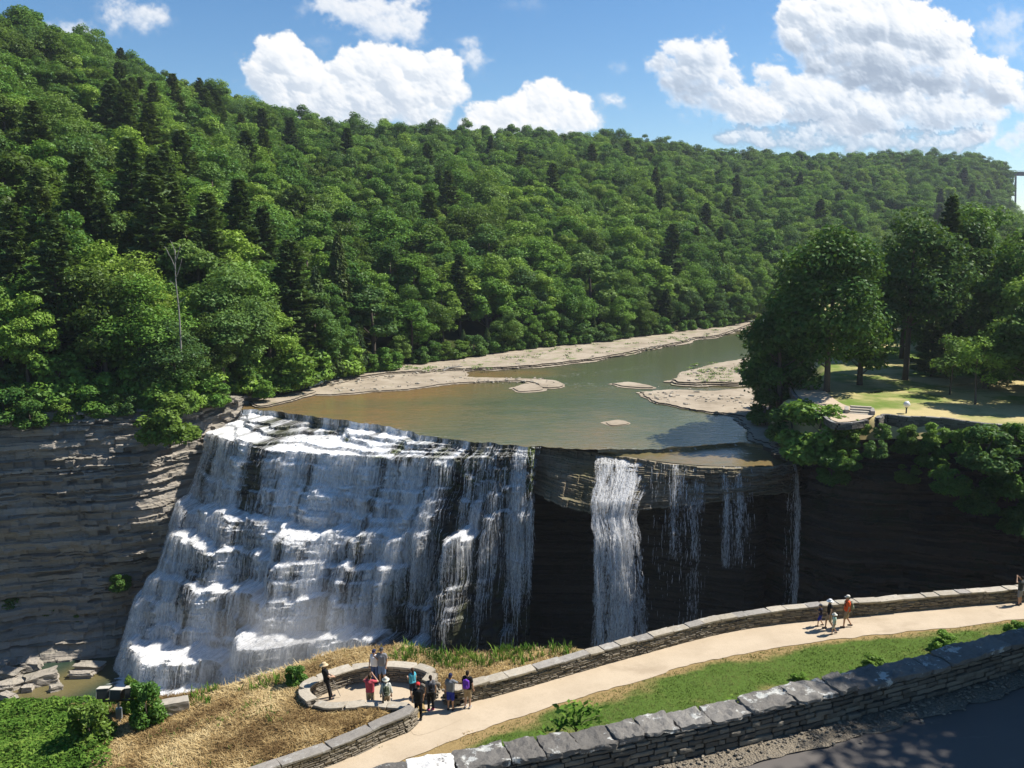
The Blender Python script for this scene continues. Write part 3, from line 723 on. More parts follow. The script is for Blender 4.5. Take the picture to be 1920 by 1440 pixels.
flow = flow - .55 * np.exp(-((S2 - .66) / .05) ** 2 - ((fall - 9) / 5.5) ** 2) - .35 * np.exp(-((S2 - .60) / .04) ** 2 - ((fall - 24) / 4) ** 2) - .3 * np.exp(-((S2 - .42) / .03) ** 2 - ((fall - 22) / 3) ** 2)
flow = flow + .25 * np.exp(-((S2 - .88) / .08) ** 2 - ((fall - 13.5) / 1.6) ** 2)
moss = np.exp(-((S2 - .47) / .10) ** 2 - ((fall - 2.3) / 1.0) ** 2) + .8 * np.exp(-((S2 - .30) / .05) ** 2 - ((fall - 2.0) / .4) ** 2) + sstep(.93, .99, S2) * sstep(8, 4, fall) + .5 * np.exp(-((S2 - .70) / .10) ** 2 - ((fall - 4.0) / 1.5) ** 2) + .25
flow = flow - .55 * np.clip(moss - .3, 0, 1) * sstep(.0, .25, fbm(sw / 2.2, arc / 1.5, 0, 3, 330) + .1)
flow = np.clip(flow, -.1, 1.1); moss = np.clip(moss, 0, 1)
CGr = CGr + outd[:, None] * (bil * sstep(.45, .9, flow) * np.clip(arc / 2, 0, 1))[..., None]; CGr[..., 2] += bil * .6 * sstep(.45, .9, flow) * (1 - steep) * np.clip(arc / 2, 0, 1)
fuv = np.stack([np.broadcast_to(sw, arc.shape), arc, np.zeros(arc.shape)], -1).reshape(-1, 3)
root = empty('waterfall', tuple(bp[NS // 2]), label='wide white cascade tumbling over stepped ledges across the left half of the falls', cat='waterfall', group='streams of the falls')
def sub(name, me, root):
    o = obj(name, me, root); o.matrix_parent_inverse = Matrix.Translation(root.location).inverted(); return o
sub('stepped_ledges', mk('stepped_ledges', CGr.reshape(-1, 3), grid_faces(NS, NQ)[:, ::-1], M['cascade'], {'flow': ('POINT', flow.ravel()), 'flowuv': ('POINT', fuv), 'moss': ('POINT', moss.ravel())}), root)
# smooth path of the free water, standing off the rock
SM = CG.copy()
for _ in range(60):
    SM[:, 1:-1] = (SM[:, :-2] + SM[:, 1:-1] * 2 + SM[:, 2:]) / 4
lat = np.stack([-outd[:, 1], outd[:, 0], np.zeros(NS)], 1)
def strips(paths, widths, tones, ops, latv):
    """ribbons: list of (k,3) centre lines -> one mesh of tapered strips, folded a little along the middle"""
    V, Q, T, O = [], [], [], []; n = 0
    for p, wd, tn, op, lv in zip(paths, widths, tones, ops, latv):
        k = len(p); tp = np.sin(np.linspace(.12, 1, k) * math.pi * .97) ** .6
        a = p - lv * (wd * tp * .5)[:, None]; b = p + lv * (wd * tp * .5)[:, None]
        V.append(np.stack([a, b], 1).reshape(-1, 3)); i = np.arange(k - 1) * 2 + n
        Q.append(np.stack([i, i + 1, i + 3, i + 2], 1)); n += 2 * k
        T.append(np.full(2 * k, tn)); O.append(np.repeat(op * np.linspace(1, .75, k), 2))
    return np.vstack(V), np.vstack(Q), np.concatenate(T), np.concatenate(O)
def ribbon_obj(name, root, data):
    v, q, t, o = data; ob = sub(name, mk(name, v, q, M['strands'], {'tone': ('POINT', t), 'op': ('POINT', o)}), root); ob['kind'] = 'stuff'; return ob
fp = np.clip(flow, 0, 1) ** 2.6; 
def cascade_strips(n, lmin, lmax, wmin, wmax, off, seed, weight):
    r = np.random.default_rng(seed); pr = weight.ravel() / weight.sum(); idx = r.choice(len(pr), n, p=pr)
    ps, ws, ts, os_, ls = [], [], [], [], []
    dl = LEN / (NQ - 1)
    for j in idx:
        i, q0 = divmod(int(j), NQ); ln = r.uniform(lmin, lmax); k = max(3, int(ln / dl[i])); q1 = min(NQ - 1, q0 + k)
        if q1 - q0 < 3: continue
        sel = np.unique(np.linspace(q0, q1, max(3, min(14, (q1 - q0) // 4 + 2))).astype(int))
        p = .45 * CG[i, sel] + .55 * SM[i, sel]
        t = np.linspace(0, 1, len(sel))
        o = r.uniform(.12, off) * (.5 + .5 * t) + .22
        p = p + outd[i] * o[:, None] + lat[i] * (r.normal(0, .12) + .25 * r.normal() * t ** 2)[:, None]; p[:, 2] += .10
        ps.append(p); ws.append(r.uniform(wmin, wmax) * (1 + .3 * r.random())); ts.append(r.random()); os_.append(r.uniform(.35, .85)); 
        an = r.normal(0, .55); l = lat[i] * math.cos(an) + outd[i] * math.sin(an); ls.append(l)
    return strips(ps, ws, ts, os_, ls)
wgt = fp * (.25 + .75 * sstep(.8, 2.5, fall))
ribbon_obj('water_strands', root, cascade_strips(9000, 1.5, 7.0, .04, .13, .5, 5, wgt))
ribbon_obj('water_sheets', root, cascade_strips(700, 3.0, 8.0, .18, .42, .5, 6, wgt ** 2.0))
ribbon_obj('spray', root, cascade_strips(8000, .3, 1.2, .035, .09, .8, 7, np.clip(flow + .1, 0, 1) ** 2 * (.3 + .7 * steep)))
# thin chute at the right end of the cascade: over the lip, down to a side ledge, then sideways
def pour(name, label, top, ctrl, n, lmin, lmax, wmin, wmax, seed, spread=.25, fuzz=None):
    """ctrl = list of (centre xyz, half width, depth thickness) down the stream"""
    rt = empty(name, tuple(ctrl[-1][0]), label=label, cat='waterfall', group='streams of the falls')
    c = np.array([k[0] for k in ctrl], float); hw = np.array([k[1] for k in ctrl]); tk = np.array([k[2] for k in ctrl])
    Ls = np.r_[0, np.cumsum(np.linalg.norm(np.diff(c, axis=0), axis=1))]; r = np.random.default_rng(seed)
    ncl = max(2, int(hw[0] * 2.4)) if n < 1000 else 9; cc = r.uniform(-.95, .95, ncl); cwt = r.dirichlet(np.full(ncl, .9)); cst = r.uniform(0, 1.0, ncl); cen = Ls[-1] * np.where(r.random(ncl) < .5, 1, r.uniform(.45, 1, ncl)) if n < 1000 else np.full(ncl, Ls[-1])
    def run(n, lmin, lmax, wmin, wmax, op0):
        ps, ws, ts, os_, ls = [], [], [], [], []
        for _ in range(n):
            j = r.choice(ncl, p=cwt); a = r.uniform(-.6, cen[j]); b = min(cen[j], a + r.uniform(lmin, lmax)); a = max(a, 0)
            if b - a < .1: continue
            k = max(3, min(16, int((b - a) / .5) + 2)); q = np.linspace(a, b, k)
            x = np.clip(cc[j] + r.normal(0, .13 if n < 1000 else .2), -1.1, 1.1) if r.random() < .78 else r.uniform(-1, 1); y = r.uniform(-1, 1)
            p = np.stack([np.interp(q, Ls, c[:, d]) for d in range(3)], 1)
            p[:, 0] += x * np.interp(q, Ls, hw) + r.normal(0, spread) * .3 + spread * .55 * vn(q / 1.7 + 40 * r.random(), 9 * r.random()); p[:, 1] += y * np.interp(q, Ls, tk)
            ps.append(p); ws.append(r.uniform(wmin, wmax)); ts.append(r.random()); os_.append(op0 * (1 - .35 * abs(x)) * r.uniform(.6, 1))
            an = r.normal(0, .7); ls.append(np.array([math.cos(an), math.sin(an), 0]))
        return strips(ps, ws, ts, os_, ls)
    ribbon_obj('water_strands', rt, run(n, lmin, lmax, wmin, wmax, 1.0))
    if n > 1000: ribbon_obj('water_sheets', rt, run(int(n * .09), 2.0, 6.0, .45, .95, .85))
    ribbon_obj('spray', rt, run(int(n * (fuzz or 1.5)), .12, .5, wmin * .8, wmax * .7, .9))
    return rt
A = np.array
def capat(u, dz, out=.35):
    """point in front of the ledges under pixel column u, dz below the cap top"""
    top = P(u, np.interp(u, [p[0] for p in CAPPX], [p[1] for p in CAPPX]), -27.9); i = int(np.argmin(np.abs(capl[:, 0] - top[0])))
    k = np.clip(dz / CAPT(capf[i]) * NSL, 0, NSL - 1); o = CAPO(capf[i]) * (k / (NSL - 1)) ** 1.05 + out * .8
    return np.array([capl[i, 0] + capn[i, 0] * o, capl[i, 1] + capn[i, 1] * o, CAPZ(capf[i]) - dz])
c0 = capat(1006, 0.2); pour('waterfall', 'thin white chute dropping past mossy ledges at the right end of the wide cascade', 0,
     [(P(1004, 838, -26.95), .55, .1), (c0 + A((0, -.2, -.5)), .5, .15), (capat(1004, 3), .5, .25), (capat(1000, 6.2, .5), .6, .3), (P(990, 940, -34.2) + A((0, -.6, 0)), 1.0, .4), (P(980, 962, -35.6) + A((0, -1.6, 0)), .8, .4), (P(975, 1010, -40) + A((0, -1.5, 0)), .7, .4), (P(970, 1060, -44.5) + A((0, -2, 0)), .6, .4)], 420, 1, 4, .06, .22, 51)
# main plunge
pb = capat(1190, 6.2, .4)
pour('waterfall', 'broad plunge of white water falling free from the sunlit bulging ledge', 0,
     [(P(1182, 848, -27.8), 3.9, .3), (capat(1184, .6, .3), 3.6, .25), (capat(1188, 2.2, .4), 3.3, .3), (capat(1190, 4.4, .5), 2.9, .4), (pb, 2.5, .5), (pb + A((.3, -1.4, -2.4)), 2.6, .6), (pb + A((.5, -2.5, -8)), 2.8, .9), (pb + A((.7, -3.3, -15)), 3.0, 1.2), (pb + A((.8, -4.0, -27)), 3.2, 1.6)], 3200, .6, 3.2, .08, .30, 52, .45, 3.2)
# thinner falls on the right
def trickle(label, u0, u1, d0, length, n, seed, hw2=None):
    um = (u0 + u1) / 2; hw = (u1 - u0) / 2 * 109 / FPX
    b = capat(um, d0 + 1.2, .5); e = capat(um, d0, .5)
    y = min(b[1], e[1])
    pour('waterfall', label, 0, [(capat(um, 0, .1) + A((0, .5, .1)), hw, .15), (capat(um, .7, .3), hw, .15), (capat(um, d0 * .55, .35), hw * .95, .2), (A((e[0], y, e[2])), hw * .9, .3), (A((e[0] + .05, y - .5, e[2] - 3)), hw * .95, .4), (A((e[0] + .1, y - .8, e[2] - length * .5)), hw * 1.0, .5), (A((e[0] + .1, y - 1, e[2] - length)), (hw2 or hw), .6)], n, .6, 3.0, .04, .13, seed, .2, 1.6)
trickle('two thin broken veils of water beside the broad plunge', 1262, 1325, 4.4, 7, 330, 53)
trickle('short bright fringe of water over the right ledge fading into spray', 1352, 1412, 3.2, 9, 520, 54)
trickle('slender rightmost fall dropping in deep shade beside the dark cliff', 1462, 1492, 3.0, 24, 620, 55, .5)
trickle('faint threads of water over the dark undercut face', 1225, 1345, 5.0, 24, 260, 56)
# low steps of the small fall at the far left of the lip
# spray drifting at the foot
def lump(c, r, seed):
    import bmesh
    bm = bmesh.new(); bmesh.ops.create_icosphere(bm, subdivisions=4, radius=1.0)
    v = np.array([x.co for x in bm.verts]); f = np.array([[x.index for x in q.verts] for q in bm.faces]); bm.free()
    v = v * (1 + .22 * fbm(v[:, 0] * 2 + 9, v[:, 1] * 2, v[:, 2] * 2, 3, seed))[:, None]
    return v * np.array(r) + np.array(c), f
v, f = lump(MISTC, np.array(MISTR) * 1.0, 4)
tag(obj('mist', mk('mist', v, f, M['mist'], smooth=True)), kind='stuff')
# ------------------------------------------------------------------ sky dome sector 5.5 km out, cumulus with sun shading painted into its brightness
def box_blur(a, r, it=2):
    for _ in range(it):
        for ax in (0, 1):
            c = np.cumsum(np.pad(a, [(r + 1, r) if k == ax else (0, 0) for k in (0, 1)], mode='edge'), ax)
            a = (np.take(c, np.arange(2 * r + 1, c.shape[ax]), ax) - np.take(c, np.arange(0, c.shape[ax] - 2 * r - 1), ax)) / (2 * r + 1)
    return a
SU0, SU1, SV0, SV1, SST = -420, 2340, -200, 470, 2.0
cu = np.arange(SU0, SU1, SST); cv = np.arange(SV0, SV1, SST); NU, NV = len(cu), len(cv)
UU, VV = np.meshgrid(cu, cv, indexing='ij')
def cumulus(blobs, seed, base=None, soft=1.0):
    """heap of puffs -> relief towards the viewer (in px)"""
    r = np.random.default_rng(seed); puffs = []
    for (u, v, rx, ry) in blobs:
        m = max(6, int(14 * rx / max(ry, 8)))
        for _ in range(m):
            a = r.uniform(0, 2 * math.pi); q = math.sqrt(r.uniform(0, 1)) * .8
            pu, pv = u + rx * q * math.cos(a), v + ry * q * math.sin(a); rad = ry * r.uniform(.35, .62) * (1 - .4 * q)
            puffs.append((pu, pv, r.uniform(0, .5) * ry * (1 - q), rad))
            for _ in range(7):
                b = r.uniform(0, 2 * math.pi); e = r.uniform(-.2, 1.0); ce = math.sqrt(max(0, 1 - e * e)); r2 = rad * r.uniform(.22, .42)
                c = (pu + rad * ce * math.cos(b) * .95, pv + rad * ce * math.sin(b) * .95 - .1 * rad, puffs[-1][2] * 0 + rad * e * .8, r2); puffs.append(c)
                for _ in range(3):
                    b2 = r.uniform(0, 2 * math.pi); r3 = r2 * r.uniform(.25, .45)
                    puffs.append((c[0] + r2 * .95 * math.cos(b2), c[1] + r2 * .95 * math.sin(b2), c[2] + r2 * .3, r3))
    Hh = np.full((NU, NV), -30.0)
    for (pu, pv, pz, rad) in puffs:
        i0, i1 = int((pu - rad - SU0) / SST), int((pu + rad - SU0) / SST) + 2; j0, j1 = int((pv - rad - SV0) / SST), int((pv + rad - SV0) / SST) + 2
        i0, j0 = max(i0, 0), max(j0, 0); i1, j1 = min(i1, NU), min(j1, NV)
        if i0 >= i1 or j0 >= j1: continue
        d2 = (UU[i0:i1, j0:j1] - pu) ** 2 + (VV[i0:i1, j0:j1] - pv) ** 2
        h = np.where(d2 < rad * rad, pz + np.sqrt(np.maximum(rad * rad - d2, 0)), -30.0)
        np.maximum(Hh[i0:i1, j0:j1], h, out=Hh[i0:i1, j0:j1])
    return Hh
wu = UU + 9 * fbm(UU / 40, VV / 40, 0, 4, 61) ; 
def sample(a, du, dv):
    """a shifted by a px field (nearest)"""
    i = np.clip(np.round((UU + du - SU0) / SST).astype(int), 0, NU - 1); j = np.clip(np.round((VV + dv - SV0) / SST).astype(int), 0, NV - 1); return a[i, j]
SUNV = np.array([SUN.x, -SUN.z, -SUN.y])                 # picture right, down, towards the viewer
cover = np.zeros((NU, NV)); bright = np.zeros((NU, NV))
WDU = 9 * fbm(UU / 30, VV / 30, 0, 5, 71, .6); WDV = 9 * fbm(UU / 30 + 50, VV / 30, 0, 5, 72, .6)
def lay(blobs, seed, opac=1.0, amb=.60, gain=.38, under=.5, warp=1.0, frag=1.0, soft=0.0):
    global cover, bright
    Hh = cumulus(blobs, seed)
    Hh = sample(Hh, WDU * warp, WDV * warp)
    solid = (Hh > -29).astype(float)
    wide = box_blur(solid, 7, 2); vwide = box_blur(solid, 26, 2)
    n1 = fbm(UU / 34, VV / 26, 0, 6, seed + 3, .60); n2 = fbm(UU / 9, VV / 8, 0, 4, seed + 4, .6)
    lowside = sstep(-.25, .35, sample(vwide, 0, -26) - sample(vwide, 0, 26))         # 1 along the underside
    fld = box_blur(solid, 3, 2) * .5 + wide * .55 + .56 * n1 * frag + .26 * n2 * frag
    sf = .14 + .30 * lowside + soft
    sf = sf + .05; a = sstep(.52 - sf, .52 + sf, fld) * sstep(.02, .25, box_blur(solid, 12, 2))
    # relief carried outwards past the rim so the edge keeps the light of the body
    wgt = box_blur(solid, 5, 2) + 1e-3; He = np.where(solid > 0, np.maximum(Hh, 0), box_blur(np.maximum(Hh, 0), 5, 2) / wgt)
    Hs = box_blur(He, 1, 1) + .8 * n2 + 2.0 * n1
    gu, gv = np.gradient(Hs, SST)
    Hl = box_blur(He, 7, 2) + 5 * n1; lu, lv = np.gradient(Hl, SST)
    gu = np.clip(.42 * np.clip(gu, -1.6, 1.6) + .8 * lu, -2, 2); gv = np.clip(.42 * np.clip(gv, -1.6, 1.6) + .8 * lv, -2, 2)
    nn = np.sqrt(gu ** 2 + gv ** 2 + 1)
    nd = (-gu * SUNV[0] - gv * SUNV[1] + SUNV[2]) / nn
    lamb = np.clip((nd + .6) / 1.2, 0, 1)
    th = box_blur(np.maximum(Hh, 0) + 12 * solid, 3, 1); occ = 0
    for k in range(1, 11): occ = occ + sample(th, 10 * k * .45, -10 * k * .9)
    occ = box_blur(np.exp(-occ / 10 / 30.0 * 1.5), 3, 1)
    b = amb + .05 + gain * (lamb - .45) - (1 - occ) * under * (1 + .5 * n1)
    b = np.clip(b, .30, 1.03)
    a = a * opac
    bright[:] = bright * (1 - a) + b * a; cover[:] = cover + a * (1 - cover)
    bright[:] = np.where(cover < .004, b, bright)
# far low banks first, nearer heaps after
lay([(1375,257,55,14),(1450,262,70,20),(1530,264,70,20),(1620,262,90,22),(1720,267,80,22),(1800,264,50,18),(1560,240,90,20)], 7, .85, amb=.90, under=.10, frag=1.3, soft=.12)
lay([(1910,255,28,14),(1960,240,60,26),(1930,190,40,22),(1895,268,30,10)], 8, .8, amb=.90, under=.15, frag=1.3, soft=.12)
lay([(1470,150,60,34),(1540,190,110,40),(1650,215,160,40),(1780,205,110,38),(1850,215,60,24),(1720,185,120,36),(1490,205,60,30),(1430,180,30,20),(1400,215,50,22),(1840,250,40,24)], 6, .95, amb=.88, under=.20, frag=1.3, soft=.1)
lay([(895,200,28,20),(950,205,60,33),(1015,180,58,34),(1060,205,55,33),(1095,230,45,20),(1000,235,120,26),(900,235,60,16)], 2, 1, amb=.95, under=.08)
lay([(530,110,60,45),(490,140,40,34),(570,160,95,45),(650,165,60,50),(690,125,60,38),(745,145,80,52),(820,130,48,36),(840,165,40,33),(780,195,110,40),(660,205,120,36),(560,195,90,28)], 1, 1, amb=.93, under=.14)
lay([(1290,108,80,34),(1240,120,40,14),(1330,105,55,36),(1340,150,60,38),(1290,150,70,30),(1370,185,65,28),(1310,185,70,14),(1420,205,60,24)], 4, .95, amb=.90, under=.30, frag=1.2, soft=.06)
lay([(1525,65,75,46),(1500,30,40,36),(1620,50,110,50),(1700,60,90,50),(1760,75,75,46),(1560,110,90,40),(1660,120,150,54),(1780,130,80,46),(1840,140,70,42),(1880,165,60,40),(1570,10,70,28),(1660,5,60,26)], 5, 1, amb=.92, under=.30, frag=1.15)
lay([(640,8,75,20),(700,22,85,28),(745,48,50,28),(770,30,36,20)], 3, .85, amb=.95, under=.05, warp=1.6, frag=1.4, soft=.2)
lay([(255,22,34,12),(290,32,40,16),(240,40,40,10),(205,20,34,7)], 9, .8, amb=.92, under=.05, warp=2.2, frag=1.5, soft=.3)
lay([(125,56,44,11),(165,64,30,8),(95,48,24,7)], 10, .65, amb=.92, under=.05, warp=2.2, frag=1.5, soft=.3)
lay([(566,18,15,11),(882,85,13,17),(893,112,19,12),(905,120,14,9)], 12, .75, amb=.93, under=.05, warp=1.4, frag=1.4, soft=.2)
lay([(1140,187,16,11),(1165,189,22,9)], 13, .9, amb=.94, under=.05, frag=1.2, soft=.1); lay([(1152,124,15,8),(1168,132,9,6),(1084,142,9,8)], 14, .6, amb=.93, under=.05, soft=.25, frag=1.4)
lay([(1860,50,44,14),(1890,38,38,12),(600,75,20,8),(615,82,15,7),(1000,5,20,6),(960,8,16,5),(1890,100,34,12)], 16, .5, amb=.93, under=.05, warp=2, frag=1.5, soft=.3)
lay([(-200,60,120,50),(-300,110,90,30),(2150,60,150,50),(2080,140,100,40),(2250,200,90,30),(1500,-130,160,36),(700,-150,160,30),(1150,-110,90,20)], 20, .9, amb=.88, under=.3)
bord = sstep(SU0, SU0 + 80, UU) * sstep(SU1, SU1 - 80, UU) * sstep(SV0, SV0 + 60, VV)
cover *= bord
yd = (VV - 720) / FPX
D = np.stack([(UU - 960) / FPX, CP - yd * SP, -SP - yd * CP], -1); D /= np.linalg.norm(D, axis=-1)[..., None]
def skym(g):
    c = g.ramp(g.attr('bright'), (.30, (.30, .38, .50)), (.50, (.40, .48, .60)), (.68, (.60, .68, .79)), (.84, (.86, .90, .95)), (1.0, (1.0, 1.0, 1.0)))
    e = g.n('ShaderNodeEmission', Color=c, Strength=SKYK)
    tp = g.n('ShaderNodeBsdfTransparent').outputs[0]
    return g.n('ShaderNodeMixShader', i0=g.attr('cover'), i1=tp, i2=e.outputs[0]).outputs[0]
SKYK = .62
M['sky'] = mat('cloud_sky', skym); M['sky'].cycles.emission_sampling = 'NONE'
keep = grid_faces(NU, NV); cvf = cover.ravel(); keep = keep[cvf[keep].max(1) > .004]
used = np.unique(keep); remap = np.zeros(NU * NV, np.int32); remap[used] = np.arange(len(used))
skyme = mk('sky', (D * 5500).reshape(-1, 3)[used], remap[keep], M['sky'], {'cover': ('POINT', cvf[used]), 'bright': ('POINT', bright.ravel()[used])}, smooth=True)
tag(obj('sky', skyme), kind='structure')
import bmesh
_bm = bmesh.new(); bmesh.ops.create_icosphere(_bm, subdivisions=2, radius=1.0)
ICV = np.array([x.co for x in _bm.verts]); ICF = np.array([[x.index for x in q.verts] for q in _bm.faces]); _bm.free()
def remeshed(v, f, vox, smooth_it=0):
    me = mk('tmp', v, f); o = bpy.data.objects.new('tmp', me); COL.objects.link(o)
    md = o.modifiers.new('r', 'REMESH'); md.mode = 'VOXEL'; md.voxel_size = vox
    if smooth_it:
        s = o.modifiers.new('s', 'SMOOTH'); s.iterations = smooth_it; s.factor = .5
    dg = bpy.context.evaluated_depsgraph_get(); m2 = o.evaluated_get(dg).to_mesh()
    n = len(m2.vertices); co = np.empty(n * 3); m2.vertices.foreach_get('co', co)
    q = np.empty(len(m2.polygons) * 4, np.int32); m2.loops.foreach_get('vertex_index', q)
    o.evaluated_get(dg).to_mesh_clear(); bpy.data.objects.remove(o); bpy.data.meshes.remove(me)
    return co.reshape(-1, 3), q.reshape(-1, 4)
# ------------------------------------------------------------------ trees
def unit(v): return v / (np.linalg.norm(v, axis=-1, keepdims=True) + 1e-9)
def leafquads(c, nrm, size, r, asp=1.0, ax=None):
    """small leaf clumps: bent four-cornered faces"""
    n = len(c); nrm = unit(nrm)
    a = unit(np.cross(nrm, unit(r.normal(size=(n, 3))))) if ax is None else unit(ax - nrm * np.sum(ax * nrm, 1, keepdims=True))
    b = np.cross(nrm, a); s = np.asarray(size).reshape(-1, 1) * np.ones((n, 1))
    j = lambda: r.uniform(.7, 1.3, (n, 1))
    v = np.stack([c - a * s * asp * j() , c - b * s * .62 * j() + nrm * s * .18, c + a * s * asp * j(), c + b * s * .62 * j() - nrm * s * .10], 1)
    return v.reshape(-1, 3), np.arange(4 * n).reshape(n, 4)
def crown_mesh(name, C, N, S, r, mtl, asp=1.0, ax=None, lightp=.12):
    v, q = leafquads(C, N, S, r, asp, ax); n = len(C)
    cl = fbm(C[:, 0] / 1.6, C[:, 1] / 1.6, C[:, 2] / 1.6, 2, 3)
    t1 = np.clip(.25 + .7 * cl + r.normal(0, .15, n), 0, 1); t2 = np.clip(.5 + .3 * cl + r.normal(0, .22, n), 0, 1)
    return mk(name, v, q, mtl, {'tone': ('POINT', np.repeat(t1, 4)), 'tone2': ('POINT', np.repeat(t2, 4))})
def broad_crown(seed, H=18., R=5., cb=.06, nb=34, nl=11000, size=.235, shape=.5, open_=.0, low=0):
    r = np.random.default_rng(seed); zc = H * (cb + 1) / 2; hz = H * (1 - cb) / 2
    bl = []
    while len(bl) < nb:
        d = unit(r.normal(size=3)); 
        if d[2] < -.75: continue
        q = r.uniform(.35, .92) ** .6
        wd = 1 - shape * max(0, d[2]) ** 1.5 * .5 - .25 * max(0, -d[2])
        c = np.array([d[0] * R * wd, d[1] * R * wd, d[2] * hz]) * q + (0, 0, zc)
        rb = R * r.uniform(.24, .42)
        bl.append((c, rb))
    if low:
        for k in range(low):
            a = 6.283 * k / low + r.normal(0, .2); bl.append((np.array([math.cos(a) * R * .62, math.sin(a) * R * .62, H * .16]), R * r.uniform(.36, .48)))
    per = nl // nb; Cs, Ns = [], []
    for c, rb in bl:
        n = int(per * (rb / (R * .33)) ** 2)
        d = unit(r.normal(size=(n, 3))); d[:, 2] = np.where(d[:, 2] < -.1, d[:, 2] * .35, d[:, 2]); d = unit(d)
        rr = rb * (1 + .28 * fbm(d[:, 0] * 2 + c[0], d[:, 1] * 2 + c[1], d[:, 2] * 2 + c[2], 2, seed)) * np.where(r.random(n) < .75, r.uniform(.82, 1.08, n), r.uniform(.3, .9, n))
        p = c + d * rr[:, None] * (1, 1, .82)
        Cs.append(p); Ns.append(unit(d * .55 + (0, 0, .55) + r.normal(0, .42, (n, 3))))
    C, N = np.vstack(Cs), np.vstack(Ns)
    if open_: k = r.random(len(C)) > open_; C, N = C[k], N[k]
    return C, N, size * r.uniform(.65, 1.35, len(C)), bl
def broad_trunk(seed, H, R, bl, rad=.28, lim=9):
    r = np.random.default_rng(seed + 900); mb = MB(); k = np.linspace(0, 1, 9)
    ln = np.stack([.35 * np.sin(k * 2 + seed) * k, .35 * np.cos(k * 3 + seed) * k, k * H * .78 - .4], 1)
    mb.tube(ln, rad * (1.25 - k) ** .8 + .03, 7, tone=.5)
    for c, rb in sorted(bl, key=lambda b: -b[1])[:lim]:
        t = np.clip((c[2] - np.hypot(c[0], c[1]) * .8) / (H * .78), .12, .85); s = np.array([np.interp(t, k, ln[:, i]) for i in range(3)])
        m = (s + c) / 2 + (0, 0, -.06 * H * .3)
        mb.tube(spline([s, m, c], 6), np.linspace(rad * .42 * (1.1 - t), .035, 6), 5, tone=.5)
    return mb
def pine_crown(seed, H=24., R=4.2, cb=.22, size=.34, dens=1.0):
    """tiered white pine: level boughs of flat needle tufts with gaps"""
    r = np.random.default_rng(seed); Cs, Ns, A, Br = [], [], [], []
    z = H * cb
    while z < H * .985:
        f = (z / H - cb) / (1 - cb); m = r.integers(4, 7); off = r.uniform(0, 6.28)
        for b in range(m):
            L = R * (1 - f) ** .75 * r.uniform(.55, 1.15) * (1 if f > .12 else .75) + .35
            if r.random() < .10: continue
            a = off + b * 6.283 / m + r.normal(0, .2); d = np.array([math.cos(a), math.sin(a), 0]); up = r.uniform(.02, .28) + .35 * f
            e = np.array([0, 0, z]) + d * L + (0, 0, up * L * .6); s = np.array([0, 0, z])
            Br.append((s, e)); n = int(26 * dens * L * (.8 + .4 * r.random()))
            t = r.uniform(.22, 1.02, n) ** .8; side = np.array([-d[1], d[0], 0]); wd = L * .26 * np.sin(np.clip(t, 0, 1) * 3.0) + .12
            p = s + (e - s) * t[:, None] + side * (r.uniform(-1, 1, n) * wd)[:, None] + np.array([0, 0, 1.]) * (r.normal(.12, .13, n) + .10 * L * .15)[:, None]
            Cs.append(p); Ns.append(unit(np.array([0, 0, 1.]) + r.normal(0, .45, (n, 3)))); A.append(unit(d + side * r.normal(0, .6, n)[:, None] + (0, 0, .35) + 0 * p))
        z += r.uniform(.55, 1.15) * (1.25 - .7 * f)
    C, N, A = np.vstack(Cs), np.vstack(Ns), np.vstack(A)
    return C, N, size * r.uniform(.7, 1.35, len(C)), A, Br
def spruce_crown(seed, H=16., R=3.0, size=.26):
    r = np.random.default_rng(seed); n = 5200; f = r.uniform(0, 1, n) ** 1.5; z = H * (.06 + .94 * f); a = r.uniform(0, 6.283, n)
    lay_ = .78 + .30 * np.abs(np.sin(z * 2.1 + 1.3 * np.sin(a * 3 + seed))) + .22 * fbm(np.cos(a) * 2 + 5, np.sin(a) * 2, z / 1.4, 3, seed)
    rad = R * (1 - f) ** .85 * lay_ * np.where(r.random(n) < .8, r.uniform(.8, 1.06, n), r.uniform(.3, .9, n)) + .08
    d = np.stack([np.cos(a), np.sin(a), 0 * a], 1); C = d * rad[:, None]; C[:, 2] = z - .22 * rad
    N = unit(d * .55 + (0, 0, .75) + r.normal(0, .35, (n, 3))); A = unit(d + (0, 0, -.3) + r.normal(0, .4, (n, 3)))
    return C, N, size * r.uniform(.7, 1.4, n), A, []
def straight_trunk(H, rad, Br, lean=0.0):
    mb = MB(); k = np.linspace(0, 1, 8); mb.tube(np.stack([.15 * np.sin(k * 4), .1 * np.cos(k * 3), k * H * .98 - .4], 1), rad * (1.08 - k) + .02, 7, tone=.5)
    for s, e in Br[:90]: mb.tube([s, (s + e) / 2, e], [.055, .04, .02], 4, False, tone=.5)
    return mb
VAR = {}                                   # kind -> list of (crown mesh near, crown mesh far, trunk mesh, height, radius)
def add_broad(kind, seed, H, R, **kw):
    rad = kw.pop('rad', .26); C, N, S, bl = broad_crown(seed, H, R, **kw); r = np.random.default_rng(seed)
    cm = crown_mesh('crown', C, N, S, r, M['leaf']); tm = broad_trunk(seed, H, R, bl, rad).mesh('trunk', M['bark'], True)
    VAR.setdefault(kind, []).append([cm, None, tm, H, R])
for sd, H, R, kw in ((1, 18, 5.0, {}), (2, 19, 4.6, dict(nb=30, shape=.8)), (3, 16, 5.2, dict(nb=40)), (4, 20, 4.4, dict(nb=30, shape=1.0, cb=.12)), (5, 17, 4.8, dict(nb=26, open_=.25)), (6, 18, 5.4, dict(nb=46, size=.21)), (7, 15, 4.2, dict(nb=24, shape=.9)), (8, 19, 5.0, dict(nb=36, size=.26))):
    add_broad('broadleaf_tree', 100 + sd, H, R, **kw)
